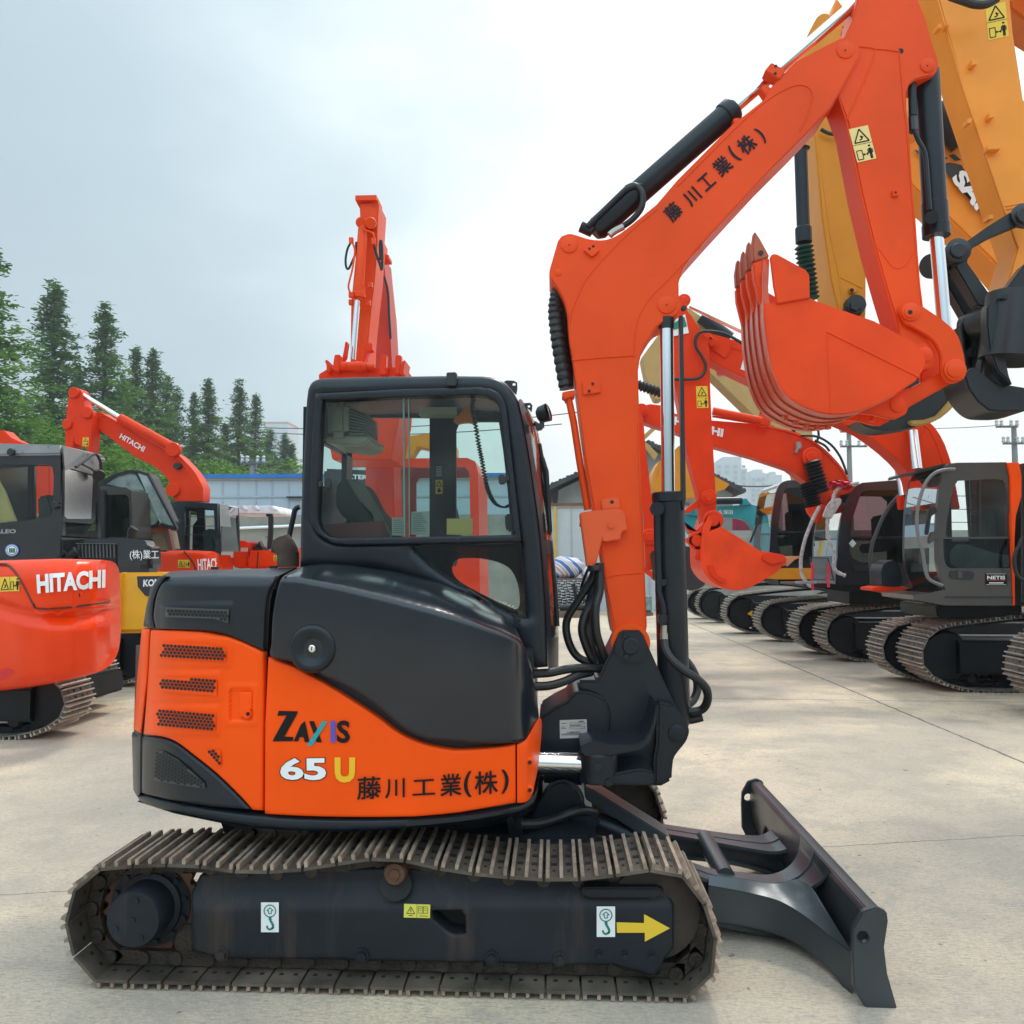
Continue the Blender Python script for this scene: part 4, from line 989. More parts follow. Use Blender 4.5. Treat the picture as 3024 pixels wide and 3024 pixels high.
    prism(bm, Q('z2', [(1365,1568),(1398,1566),(1402,1600),(1426,1602),(1426,1618),(1404,1620),(1404,1632),(1432,1636),(1430,1655),(1398,1654),(1395,1690),(1385,1690),(1384,1600)]), Yc-.05, .03, bev=.004); fin('door_hinge', bm, DARK, K)
    # inside: seat, air conditioner, coiled cord, papers, sill
    bm = newbm(); prism(bm, Q('z2', cr([(362,880),(380,820),(430,800),(480,815),(520,870),(560,950),(600,1000)], 3)+[(650,1080),(690,1150),(610,1150),(400,1010),(365,960)]), 4.35, .42, bev=.03); fin('seat_back', bm, SEATD, K)
    bm = newbm(); prism(bm, Q('z2', cr([(430,802),(480,805),(540,860),(600,960),(650,1060)], 3)+[(690,1145),(605,1145),(580,1000),(500,920)]), 4.31, .06, bev=.015); fin('seat_bolster', bm, SEATM, K)
    bm = newbm(); prism(bm, Q('z2', [(600,1200),(1000,1150),(1040,1200),(1000,1330),(700,1320)]), 4.4, .4, bev=.03); fin('seat_cushion', bm, SEATD, K)
    bm = newbm(); prism(bm, Q('z2', [(315,350),(430,352),(440,400),(440,555),(315,565)]), 4.25, .5, bev=.03); prism(bm, Q('z2', [(300,560),(560,545),(570,570),(540,600),(490,618),(430,610),(300,590)]), 4.3, .4, bev=.012); fin('air_conditioner', bm, CREAM, K)
    bm = newbm()
    for i in range(9): prism(bm, Q('z2', [(442,385+i*19),(545,430+i*14),(545,436+i*14),(442,394+i*19)]), 4.27, .3)
    fin('air_vent', bm, mat('vent_grey', (.20,.21,.18), .5), K)
    bm = newbm(); pts = cr([q('z2', x, y) for x, y in ((1155,340),(1150,400),(1165,480),(1185,600),(1205,700),(1225,810),(1245,880),(1280,940),(1330,962),(1365,948))], 30)
    hp = []
    for i, (x, y) in enumerate(pts):
        a = i*1.35; hp.append(P(x+math.cos(a)*6, y, 4.15+math.sin(a)*.012))
    add_tube(bm, hp, .0042, 5); fin('coiled_cord', bm, BLACK, K)
    bm = newbm(); prism(bm, Q('z2', [(1040,470),(1110,385),(1130,385),(1150,410),(1160,480),(1110,475),(1060,485)]), 4.5, .05); fin('sun_visor', bm, CATYEL2, K)
    bm = newbm(); add_box(bm, PK('z2', 960, 423, 4.5), (.2,.12,.04)); fin('dome_light', bm, CREAM, K)
    bm = newbm(); prism(bm, Q('z2', [(1003,1027),(1150,1027),(1150,1122),(1003,1118)]), Yc+.03, .002); fin('yellow_note', bm, mat('yellow_note_paper', (.62,.50,.16), .6), K)
    bm = newbm(); prism(bm, Q('z2', [(800,988),(905,985),(905,1120),(798,1118)]), Yc+.03, .002); prism(bm, Q('z2', [(690,1022),(765,1020),(765,1125),(690,1122)]), Yc+.03, .002); fin('paper_notice', bm, mat('notice_paper', (.38,.45,.42), .6), K)
    bm = newbm(); st = lambda pts, w: stroke(bm, 'z2', pts, Yc+.027, w, .001)
    for i in range(9): st([(812,1000+i*12),(812+(i*37 % 30)+50,1000+i*12)], 1.3); 
    for i in range(7): st([(700,1035+i*12),(745+(i*23 % 14),1035+i*12)], 1.2)
    fin('notice_print', bm, mat('notice_ink', (.08,.10,.10), .6), K)
    bm = newbm(); prism(bm, Q('z2', [(936,719),(982,719),(982,802),(936,802)]), 4.94, .004); fin('data_label', bm, BLACKD, K)
    bm = newbm(); st = lambda pts, w: stroke(bm, 'z2', pts, 4.93, w, .001)
    for i in range(7): st([(942,730+i*9),(976,730+i*9)], 1.2)
    fin('label_print', bm, WHITE, K)
    bm = newbm(); prism(bm, Q('z2', [(939,805),(980,806),(980,886),(939,886)]), 4.94, .004); fin('caution_label', bm, YELLOWD, K)
    bm = newbm(); st = lambda pts, w: stroke(bm, 'z2', pts, 4.93, w, .001); st([(959,813),(975,842),(944,842),(959,813)], 2.4); st([(959,852),(959,878)], 5); st([(948,868),(971,868)], 4); fin('label_print', bm, BLACKD, K)
    bm = newbm(); prism(bm, Q('z2', [(300,1060),(640,1040),(640,1140),(300,1140)]), 4.2, .05); fin('rear_sill', bm, mat('maroon_lining', (.16,.030,.028), .6), K)
    bm = newbm(); prism(bm, Q('z2', [(1335,1000),(1370,1000),(1385,1030),(1383,1100),(1345,1102),(1335,1060)]), 4.2, .05, bev=.008); fin('monitor', bm, BLKPLAST, K)
    bm = newbm(); add_tube(bm, [PK('z2', x, y, 4.6) for x, y in ((1150,410),(1230,425),(1340,450))], .008, 6); fin('mirror_stay', bm, BLACK, K)
    flb = newbm(); add_box(flb, (P(*q('z2', 850, 1400), 4.5).x, 4.52, .98), (1.1, .9, .08)); fin('cab_floor', flb, DARK, K)
cab()
# --- swing post, boom, arm, bucket
def front():
    Y7 = lambda pts: Q('y7', pts)
    # house-side mount
    bm = newbm(); prism(bm, Y7([(222,1010),(330,940),(420,895)]+cr([(440,870),(480,830),(560,828),(640,850),(700,890)], 3)+[(714,1000),(714,1190),(600,1288),(225,1300)]), 4.16, .46, bev=.02); fin('swing_mount', bm, DARK, ME)
    bm = newbm(); prism(bm, Y7([(230,1290),(660,1290),(660,1360),(490,1400),(480,1440),(240,1440)]), 4.3, .3, bev=.01); prism(bm, Y7([(240,1420),(540,1390),(540,1500),(240,1480)]), 4.4, .5, bev=.01); fin('mount_floor', bm, DARK, ME)
    o = flat('nameplate', Y7([(369,1031),(562,1024),(566,1155),(371,1162)]), 4.16, PLATE, ME, .004)
    bm = newbm(); st = lambda pts, w: stroke(bm, 'y7', pts, 4.157, w, .003)
    st([(440,1050),(548,1046),(549,1058),(441,1063),(440,1050)], .9); st([(440,1080),(549,1076),(549,1090),(441,1094),(440,1080)], .9)
    st([(505,1040),(540,1038)], 2.5); st([(380,1055),(420,1053)], 1.4); st([(380,1080),(405,1079)], 1.4); st([(380,1090),(415,1089)], 1.4); st([(440,1071),(520,1068)], 1.4); st([(376,1131),(560,1124)], 1.2); st([(385,1138),(555,1132)], 1.2)
    fin('plate_print', bm, BLACKD, o)
    text('plate_print', '日立建機株式会社', Y7([(420,1113),(515,1109),(516,1121),(421,1125)]), 4.157, BLACKD, o, .003, .01)
    # swing cylinder rod and its eye
    bm = newbm(); a = PK('y7', 185, 1330, 3.95); b = PK('y7', 530, 1343, 3.98); add_lathe(bm, a, b, [(0,.048),(1,.048)], 32); fin('swing_cylinder_rod', bm, CHROME, ME)
    bm = newbm(); c = PK('y7', 640, 1358, 3.98); add_lathe(bm, c+Vector((0,0,-.066)), c+Vector((0,0,.066)), [(0,.082),(.05,.09),(.95,.09),(1,.082)], 32)
    add_lathe(bm, b, c, [(0,.056),(.2,.066),(1,.066)], 24); fin('rod_eye', bm, DARK, ME)
    bm = newbm(); e = PK('y7', 640, 1363, 3.892); add_cyl(bm, e, e+Vector((0,-.006,0)), .02, 6); fin('grease_nipple', bm, BLACK, ME)
    # post
    post = Y7([(803,392),(935,390),(958,402),(1000,500),(1090,700),(1150,830),(1205,938),(1260,1030)]+cr([(1278,1060),(1290,1110),(1280,1170),(1240,1228),(1200,1275),(1180,1320)], 3)+[(1172,1400),(1170,1462),(1095,1502),(960,1500),(745,1480),(745,1290),(700,1230),(690,1180),(712,1100)]+cr([(714,1000),(700,930),(660,875),(600,840)], 3)+[(500,806),(497,745),(640,745),(680,650),(750,510)])
    bm = newbm(); prism(bm, post, 4.20, .38, bev=.012); fin('swing_post', bm, DARK, ME)
    # flank webs standing proud of the post, clevis lips
    bm = newbm()
    prism(bm, Y7([(1065,900),(1180,920),(1262,1035),(1284,1110),(1276,1165),(1176,1315),(1168,1455),(1095,1495),(1045,1470),(1040,1320),(1060,1200)]), 4.13, .07, bev=.012)
    prism(bm, Y7([(516,1214),(640,1178),(700,1200),(900,1210)]+cr([(960,1180),(1010,1110),(1040,1020),(1060,920)], 3)+[(1075,930)]+cr([(1056,1060),(1020,1170),(970,1232),(930,1250)], 3)+[(720,1288),(560,1296),(522,1262)]), 3.90, .5, bev=.010)
    prism(bm, Y7([(552,1412),(720,1425),(860,1390),(960,1378),(1040,1400),(1045,1500),(960,1500),(720,1492),(580,1474),(556,1450)]), 3.92, .5, bev=.012)
    fin('swing_clevis', bm, DARK, ME)
    bm = newbm()
    c = PK('y7', 645, 1212, 3.98); add_lathe(bm, c+Vector((0,0,-.02)), c+Vector((0,0,.012)), [(0,.05),(1,.046)], 24)
    for x, y, r in ((1203,1123,.040),): pin(bm, *q('y7', x, y), 4.13, r, .010)
    for x, y, r in ((875,503,.040),(840,427,.015),(842,577,.015)): pin(bm, *q('y7', x, y), 4.187, r, .016)
    pin(bm, *q('y7', 715, 1468), 3.92, .018, .03)
    fin('pivot_pin', bm, DARK, ME)
    bm = newbm(); prism(bm, Y7([(800,395),(935,393),(955,405),(992,500),(985,560),(950,618),(810,616),(762,545),(765,500)]), 4.185, .02, bev=.004); fin('pin_plate', bm, DARK, ME)
    # ---- boom
    YB, TB = 4.27, .26
    boom = Q('w3', [(665,1932),(660,1900),(610,1500),(560,1200),(500,820),(430,430),(370,0)])+Q('z3', [(370,900),(350,780),(342,680)]+cr([(340,635),(322,560),(280,480),(240,425),(237,385),(252,330),(285,215)], 3)+cr([(305,188),(350,173),(400,184),(470,205),(560,207),(640,172),(740,95)], 3)+[(850,5)])+Q('z5', [(0,822),(250,570),(395,455),(430,395),(500,322),(545,278),(650,222),(745,174)]+cr([(775,167),(815,180),(833,215),(828,262)], 3)+[(800,315),(740,425),(702,492),(560,642),(400,802),(160,1062)])+Q('z3', [(1040,310),(1000,370),(975,450),(975,520),(990,575)]+cr([(985,610),(960,640),(900,675),(850,705),(800,780),(760,860),(742,960)], 3))+Q('w3', [(930,0),(950,600),(975,1300),(1000,1932),(985,2010),(830,2060),(680,2010)])
    bm = newbm(); prism(bm, boom, YB, TB, bev=.006)
    # raised seam beads on the near face
    def bead(k, pts, w=.0035, Y=YB, n=5): add_tube(bm, cr([P(x, y, Y-.0005) for x, y in Q(k, pts)], n), w, 6)
    bead('z3', [(378,900),(352,760),(360,640),(400,530),(450,430),(560,300),(700,160),(850,35)])
    bead('z3', [(722,880),(724,760),(750,640),(810,540),(900,450),(1000,345),(1100,250)])
    bead('z3', [(365,895),(540,880),(722,868)], .005); bead('w3', [(395,300),(520,1000),(600,1430),(700,1932)]); bead('w3', [(915,0),(935,700),(965,1300),(985,1900)])
    bead('w3', [(608,1470),(700,1440),(945,1420)], .005)
    bead('z5', [(0,850),(300,550),(420,450),(520,395),(580,390),(615,420),(610,480),(560,600)], .0045)
    fin('boom', bm, BOOMRED, ME, 30)
    bm = newbm()
    for k, x, y, r, t in (('z3',350,238,.042,.008),('z3',905,580,.045,.008),('z3',288,396,.018,.004),('z5',767,229,.044,.006)): pin(bm, *q(k, x, y), YB, r, t)
    for k, x, y in (('z3',350,238),('z3',905,580),('z5',767,229)): pin(bm, *q(k, x, y), YB-.008, .004, .001, mi=1)
    fin('boom_pin', bm, None, ME, mats=[BOOMRED, HOLE])
    bm = newbm()
    prism(bm, Q('z3', [(432,262),(458,240),(480,235),(522,258),(520,272),(483,304),(470,298),(434,270)]), YB-.02, .03, bev=.003)
    prism(bm, Q('z3', [(425,1018),(455,1012),(457,1003),(490,1001),(493,1010),(527,1006),(530,1080),(430,1094)]), YB-.015, .02, bev=.003)
    for x, y in ((465,260),(487,246),(484,1030),(463,1072)): pin(bm, *q('z3', x, y), YB-.02, .007, .001, mi=1)
    prism(bm, Q('z5', [(400,322),(430,284),(497,318),(468,362)]), YB-.01, .08, bev=.004); prism(bm, Q('z5', [(378,400),(405,380),(432,405),(405,440)]), YB+.02, .06, bev=.004); prism(bm, Q('z5', [(255,540),(285,535),(290,560),(262,575)]), YB+.02, .06, bev=.004)
    for x, y in ((450,302),(447,336)): pin(bm, *q('z5', x, y), YB-.01, .008, .001, mi=1)
    fin('hose_bracket', bm, None, ME, mats=[BOOMRED, HOLE])
    # characters painted on the boom, running up the slope
    for ch, x, y, s, a in (('藤',1270,399,36,-44),('川',1306,371,34,-43),('工',1333,343,32,-42),('業',1363,313,38,-42),('(',1385,290,36,-42),('株',1409,272,38,-40),(')',1436,255,34,-38)):
        a = R(a); w_ = s*(.13 if ch in '()' else .42); h_ = s*(.5 if ch in '()' else .44)
        c_, s_ = math.cos(a), math.sin(a)
        qd = [((x+u*w_*c_-v*h_*s_)*D_, (y+u*w_*s_+v*h_*c_)*D_) for u, v in ((-1,-1),(1,-1),(1,1),(-1,1))]
        text('lettering', ch, qd, YB, mat('navy_lettering', (.007,.009,.016), .5, spec=.2, var=.05), ME, .004, .04)
    # foot boss and hose guard
    bm = newbm(); add_lathe(bm, PK('y7', 875, 480, 4.24), PK('y7', 875, 480, 4.56), [(0,.095),(1,.095)], 40); fin('boom_foot', bm, ORANGE, ME)
    bm = newbm(); g = Q('w3', [(362,850),(500,828),(740,805),(792,855),(805,960),(815,1015),(765,1030),(750,1065),(752,1105),(590,1130),(575,1100),(520,1330),(485,1362),(432,1366),(395,1100)])
    prism(bm, g, YB-.05, .16, bev=.010); prism(bm, Q('w3', [(565,730),(620,710),(680,700),(732,708),(748,810),(575,820)]), YB-.02, .02, bev=.003)
    add_cyl(bm, PK('w3',658,968,YB-.05), PK('w3',658,968,YB-.065), .016, 6); add_cyl(bm, PK('w3',372,962,YB-.0), PK('w3',358,962,YB-.0), .012, 6); add_cyl(bm, PK('w3',668,748,YB-.02), PK('w3',668,748,YB-.022), .009, 12, 1)
    fin('hose_guard', bm, None, ME, mats=[mat('bright_orange_guard', (.76,.090,.012), .4, var=.05), HOLE])
    # orange hard line left of the boom
    bm = newbm()
    for dy in (0, .05): add_tube(bm, [PK('z3', x, y, YB+.05+dy) for x, y in ((345,1110),(375,1250),(410,1480),(455,1750))], .018, 14)
    prism(bm, Q('z3', [(310,1078),(360,1068),(378,1066),(382,1100),(335,1112),(330,1128),(322,1108),(308,1104)]), YB+.02, .1, bev=.003)
    fin('hydraulic_line', bm, BOOMRED, ME)
    bm = newbm(); hp = [PK('z3', x, y, YB+.10) for x, y in ((300,480),(280,540),(272,620),(280,720),(295,830),(315,950),(335,1060))]; hp = cr(hp, 8)
    add_tube(bm, hp, .04, 12, rs=[.038+.004*math.sin(i*2.1) for i in range(len(hp))]); add_tube(bm, cr([PK('z3', x, y, YB+.14) for x, y in ((330,560),(320,640),(318,720),(330,830),(345,950),(352,1060))], 6), .022, 10); fin('hose_sleeve', bm, mat('crinkled_black_sleeve', (.016,.016,.017), .5, bump=.8, bscale=50), ME)
    # hoses between boom foot and cab
    bm = newbm()
    H = lambda pts, r=.020: hose(bm, [q(k, x, y)+(Y,) for k, x, y, Y in pts], r)
    H([('w3',500,1350,4.25),('y7',600,20,4.28),('y7',500,180,4.30),('y7',420,320,4.32),('y7',430,460,4.32),('y7',500,580,4.32),('y7',640,635,4.3)])
    H([('w3',520,1350,4.27),('y7',640,120,4.27),('y7',560,260,4.25),('y7',530,380,4.24),('y7',560,500,4.25),('y7',610,600,4.27),('y7',670,650,4.3)], .022)
    H([('w3',550,1330,4.24),('y7',655,100,4.22),('y7',625,230,4.20),('y7',630,400,4.20),('y7',665,520,4.22),('y7',700,610,4.25)], .021)
    H([('w3',560,1340,4.30),('y7',600,150,4.30),('y7',570,330,4.30),('y7',580,480,4.28),('y7',640,640,4.28)], .026)
    H([('w3',455,1350,4.22),('y7',530,60,4.30),('y7',500,200,4.35),('y7',440,300,4.4)], .007)
    H([('y7',165,700,4.05),('y7',300,692,4.10),('y7',420,668,4.15),('y7',560,658,4.2),('y7',700,668,4.28)], .021)
    H([('y7',170,790,4.04),('y7',290,785,4.08),('y7',400,755,4.12),('y7',500,710,4.18),('y7',590,690,4.25)], .021)
    fin('hydraulic_hose', bm, BLACK, ME)
    bm = newbm(); add_tube(bm, [PK('w3', x, y, 4.22) for x, y in ((500,1350),(508,1400))], .034, 14); fin('hose_sleeve', bm, mat('crinkled_black_sleeve', (.016,.016,.017), .5), ME)
    # boom cylinder
    BC = bpy.data.objects.new('boom_cylinder', None); C.objects.link(BC); BC.parent = ME
    Yc = 4.30
    a = PK('y7', 1190, 1090, Yc); top = PK('z3', 915, 1650, Yc)
    bm = newbm(); add_lathe(bm, a, top, [(0,.06),(.03,.077),(.955,.077),(.96,.083),(.995,.083),(1,.078)], 40)
    add_lathe(bm, a+Vector((0,-.06,0)), a+Vector((0,.2,0)), [(0,.06),(1,.06)], 24); fin('barrel', bm, DARK, BC)
    bm = newbm(); add_cyl(bm, top, PK('z3', 905, 660, Yc), .034, 32); fin('rod', bm, CHROME, BC)
    bm = newbm(); add_cyl(bm, PK('z3',905,720,Yc), PK('z3',905,655,Yc), .038, 24); fin('rod_head', bm, BLACK, BC)
    bm = newbm(); ln = [PK('z3', x, y, Yc-.09) for x, y in ((850,1740),(852,1932))]+[PK('y7', x, y, Yc-.09) for x, y in ((1075,40),(1075,120),(1100,210),(1108,280))]
    add_tube(bm, cr(ln, 6), .016, 12); add_lathe(bm, PK('z3', 850, 1745, Yc-.12), PK('z3', 850, 1745, Yc), [(0,.036),(1,.036)], 8)
    prism(bm, Q('y7', [(1060,30),(1090,24),(1140,30),(1135,60),(1110,75),(1065,62)]), Yc-.1, .05, bev=.003); prism(bm, Q('y7', [(1072,280),(1138,276),(1142,335),(1125,352),(1080,350)]), Yc-.13, .06, bev=.006); fin('oil_line', bm, DARK, BC)
    bm = newbm(); add_cyl(bm, PK('y7',1112,352,Yc-.09), PK('y7',1112,410,Yc-.09), .016, 12); add_cyl(bm, PK('y7',1113,410,Yc-.09), PK('y7',1114,472,Yc-.09), .020, 16); fin('hose_fitting', bm, mat('zinc_fitting', (.45,.43,.38), .35, metal=.8), BC)
    bm = newbm()
    hose(bm, [q('y7', x, y)+(Y,) for x, y, Y in ((1114,460,Yc-.09),(1125,530,Yc-.12),(1170,600,Yc-.14),(1250,670,Yc-.15),(1340,730,Yc-.15),(1410,800,Yc-.12),(1425,880,Yc-.08),(1390,950,Yc-.05),(1310,970,Yc-.03),(1220,950,Yc))], .021)
    hose(bm, [q('y7', x, y)+(Y,) for x, y, Y in ((1265,600,Yc+.12),(1310,660,Yc+.1),(1345,740,Yc+.1),(1350,820,Yc+.1),(1320,890,Yc+.08),(1280,920,Yc+.05))], .021)
    hose(bm, [q('y7', x, y)+(Y,) for x, y, Y in ((1200,1010,Yc),(1290,1025,Yc),(1385,1005,Yc))], .024)
    fin('cylinder_hose', bm, BLACK, BC)
    bm = newbm(); prism(bm, Q('z3', [(980,640),(1000,640),(1016,1690),(1000,1755),(992,1700)]), Yc-.06, .05, bev=.003); pin(bm, *q('z3', 1000, 605), Yc-.07, .012, .03); fin('rod_guard', bm, BLACK, BC)
    # arm cylinder lying on the boom
    AC = bpy.data.objects.new('arm_cylinder', None); C.objects.link(AC); AC.parent = ME
    Ya = 4.38; a = P(1120*D_, 438*D_, Ya); b = P(1385*D_, 205*D_, Ya); e = P(1650*D_, -25*D_, Ya)
    bm = newbm(); add_lathe(bm, a, b, [(0,.045),(.03,.062),(.93,.062),(.935,.070),(.985,.070),(1,.06)], 40)
    add_cyl(bm, P(1096*D_,427*D_,Ya-.03), P(1118*D_,437*D_,Ya-.03), .03, 16)
    add_tube(bm, [P(x*D_, y*D_, Ya-.06) for x, y in ((1108,428),(1180,358),(1196,352),(1210,352))], .016, 12); fin('barrel', bm, DARK, AC)
    bm = newbm(); add_cyl(bm, b, e, .030, 32); fin('rod', bm, CHROME, AC)
    bm = newbm(); hose(bm, [(x*D_, y*D_, Y) for x, y, Y in ((1170,430,Ya-.05),(1192,415,Ya-.06),(1210,392,Ya-.07),(1212,365,Ya-.07),(1198,350,Ya-.06),(1180,356,Ya-.05))], .016); fin('cylinder_hose', bm, BLACK, AC)
    bm = newbm(); hose(bm, [(x*D_, y*D_, Ya-.07) for x, y in ((1150,444),(1160,436),(1176,428))], .018); fin('hose_fitting', bm, mat('zinc_fitting', (.45,.43,.38), .35, metal=.8), AC)
    # ---- arm
    YA, TA = 4.30, .20
    arm = Q('z5', [(835,-60),(800,90),(765,165),(720,330),(712,430),(735,440),(780,560),(840,870),(900,1120),(960,1330),(1000,1460),(1020,1560),(1060,1640),(1120,1690)]+cr([(1165,1680),(1185,1640),(1172,1590),(1145,1560)], 3)+[(1140,1500),(1125,1430),(1110,1300),(1090,1000),(1075,850),(1060,600),(1048,500),(1047,420)]+cr([(1060,385),(1090,362),(1150,348),(1178,335),(1192,300),(1188,260)], 3)+[(1160,180),(1130,70),(1100,0),(1080,-60)])
    bm = newbm(); prism(bm, arm, YA, TA, bev=.006)
    def bead(pts, w=.004, n=4): add_tube(bm, cr([P(x, y, YA-.0005) for x, y in Q('z5', pts)], n), w, 6)
    bead([(832,212),(880,216),(905,222),(960,226),(1015,235)], .006, 1); bead([(905,222),(890,280),(840,400),(775,545)], .005, 2); bead([(735,440),(770,545),(830,850),(890,1090),(1005,1500)], .004, 1)
    bead([(1015,240),(1035,480),(1050,600),(1068,850),(1105,1300),(1120,1420)], .005, 1); bead([(915,1130),(940,1160),(975,1210),(1010,1225),(1050,1200),(1085,1140)], .003, 4)
    fin('arm', bm, BOOMRED, ME, 30)
    bm = newbm(); pin(bm, *q('z5', 1142, 300), YA, .036, .008); pin(bm, *q('z5', 1142, 300), YA-.008, .004, .001, mi=1); pin(bm, *q('z5', 1020, 233), YA-.0, .014, .002, mi=1)
    prism(bm, Q('z5', [(982,868),(1010,868),(1013,893),(985,897)]), YA-.015, .02, bev=.003); pin(bm, *q('z5', 997, 878), YA-.015, .006, .001, mi=1)
    fin('arm_pin', bm, None, ME, mats=[BOOMRED, HOLE])
    warn_decal('z5', (783,590), (870,571), (822,742), YA, ME, PALED)
    # bucket cylinder
    BK = bpy.data.objects.new('bucket_cylinder', None); C.objects.link(BK); BK.parent = ME
    Yk = 4.40; a = PK('z5', 1140, 330, Yk); b = PK('z5', 1183, 1080, Yk); e = PK('z5', 1225, 1560, Yk)
    bm = newbm(); add_lathe(bm, a, b, [(0,.06),(.80,.06),(.802,.064),(.93,.064),(.932,.067),(1,.067)], 36)
    add_tube(bm, cr([PK('z5', x, y, Yk-.09) for x, y in ((1080,590),(1100,640),(1130,700),(1140,800),(1152,960))], 5), .012, 10); add_lathe(bm, PK('z5', 1160, 992, Yk-.11), PK('z5', 1160, 992, Yk), [(0,.034),(1,.034)], 8); add_cyl(bm, PK('z5', 1072, 370, Yk-.06), PK('z5', 1075, 530, Yk-.06), .020, 12); add_cyl(bm, PK('z5', 1075, 540, Yk-.06), PK('z5', 1078, 600, Yk-.08), .022, 8); fin('barrel', bm, DARK, BK)
    bm = newbm(); add_cyl(bm, b, e, .034, 32); fin('rod', bm, CHROME, BK)
    # links
    LK = bpy.data.objects.new('bucket_linkage', None); C.objects.link(LK); LK.parent = ME
    lk = Q('z5', cr([(1012,1425),(1025,1392),(1065,1378),(1110,1390)], 3)+cr([(1200,1450),(1270,1512),(1303,1590),(1318,1680),(1312,1725),(1265,1748),(1215,1728),(1204,1680),(1202,1620),(1168,1555),(1090,1502),(1040,1478)], 3))
    bm = newbm(); prism(bm, lk, YA-.03, .028, bev=.005); prism(bm, lk, YA-.03, .028, bev=.005, shift=(0, TA+.035, 0)); fin('idler_link', bm, BOOMRED, LK)
    bm = newbm(); prism(bm, Q('z5', cr([(975,1870),(985,1820),(1020,1785),(1080,1765)], 3)+[(1200,1700),(1270,1650),(1315,1700),(1260,1745),(1060,1858),(1020,1890)]), YA+.03, .14, bev=.008); fin('push_link', bm, BOOMRED, LK)
    bm = newbm()
    pin(bm, *q('z5', 1063, 1425), YA-.03, .045, .012); pin(bm, *q('z5', 1063, 1425), YA-.042, .03, .008); pin(bm, *q('z5', 1063, 1425), YA-.05, .011, .002, mi=1); pin(bm, *q('z5', 1265, 1690), YA-.03, .054, .014); pin(bm, *q('z5', 1265, 1690), YA-.044, .036, .01)
    fin('link_pin', bm, None, LK, mats=[BOOMRED, HOLE])
    # ---- bucket
    BU = bpy.data.objects.new('bucket', None); C.objects.link(BU); BU.parent = ME
    Yb, Wb = 4.17, .46
    RED2 = mat('worn_bucket_paint', (.80,.065,.010), .42, spec=.18, var=.12, dirt=(.22,.05,.03), damt=.02, dscale=5, bump=.12, bscale=25)
    side = Q('z5', [(388,1380),(455,1385),(605,1358),(640,1376),(900,1465),(1080,1562)]+cr([(1118,1600),(1134,1640),(1125,1685),(1090,1738)], 3)+cr([(1000,1800),(900,1852),(800,1885),(720,1893),(640,1882),(560,1850),(490,1800),(445,1725),(420,1640),(405,1560),(396,1480)], 3))
    bm = newbm(); prism(bm, side, Yb, .02, bev=.005); prism(bm, side, Yb, .02, bev=.005, shift=(0, Wb-.02, 0))
    add_tube(bm, [P(x, y, Yb) for x, y in Q('z5', [(680,1512),(900,1620),(1105,1722)])], .006, 6); add_tube(bm, [P(x, y, Yb) for x, y in Q('z5', [(682,1512),(692,1700),(700,1880)])], .003, 6)
    fin('side_plate', bm, RED2, BU)
    cut = Q('z5', cr([(425,1175),(436,1158),(460,1162)], 2)+[(588,1232),(604,1256),(606,1360),(456,1386),(440,1300)])
    bm = newbm(); prism(bm, cut, Yb-.014, .02, bev=.004); prism(bm, cut, Yb-.014, .02, bev=.004, shift=(0, Wb+.01, 0)); fin('side_cutter', bm, RED2, BU)
    arc = cr([(392,1180),(390,1280),(393,1380),(398,1480),(408,1560),(422,1640),(448,1725),(492,1802),(562,1852),(642,1885),(720,1896),(800,1888),(860,1870),(930,1840),(1000,1802)], 3)
    A3 = [P(x, y, Yb) for x, y in Q('z5', arc)]
    bm = newbm(); cen = P(*q('z5', 700, 1600), Yb); rows = []
    for p in A3:
        n_ = Vector((cen.x-p.x, 0, cen.z-p.z)).normalized()*.04
        e_ = Vector((0,.004,0)); rows.append([bm.verts.new(v) for v in (p+e_, p+n_+e_, p+n_+Vector((0,Wb-.004,0)), p+Vector((0,Wb-.004,0)))])
    for a_, b_ in zip(rows, rows[1:]):
        for i in range(4): j = (i+1) % 4; bm.faces.new((a_[i], a_[j], b_[j], b_[i]))
    bm.faces.new(rows[0]); bm.faces.new(rows[-1][::-1])
    fin('shell', bm, mat('scraped_bucket_shell', (.62,.085,.035), .32, spec=.6, var=.25, dirt=(.20,.12,.10), damt=.16, dscale=6, bump=.3, bscale=18), BU, 50)
    # wear strips around the shell
    bm = newbm()
    for t_ in (.02, .25, .5, .74, .97):
        for a_, b_ in zip(A3[2:34], A3[3:35]):
            d = (b_-a_).normalized(); n_ = Vector((-d.z, 0, d.x)); 
            if n_.dot(cen-a_) > 0: n_ = -n_
            M = Matrix((d, (0,1,0), n_)).transposed()
            add_box(bm, (a_+b_)/2+Vector((0, Wb*t_, 0))+n_*.005, ((b_-a_).length*1.02, .045, .005), M)
    for i in range(24, 34, 2):
        a_ = A3[i]; add_box(bm, a_+Vector((0, Wb*.62, 0))-Vector((0,0,.012)), (.02, .04, .03))
    fin('wear_strip', bm, mat('scraped_bucket_shell', (1,1,1)), BU)
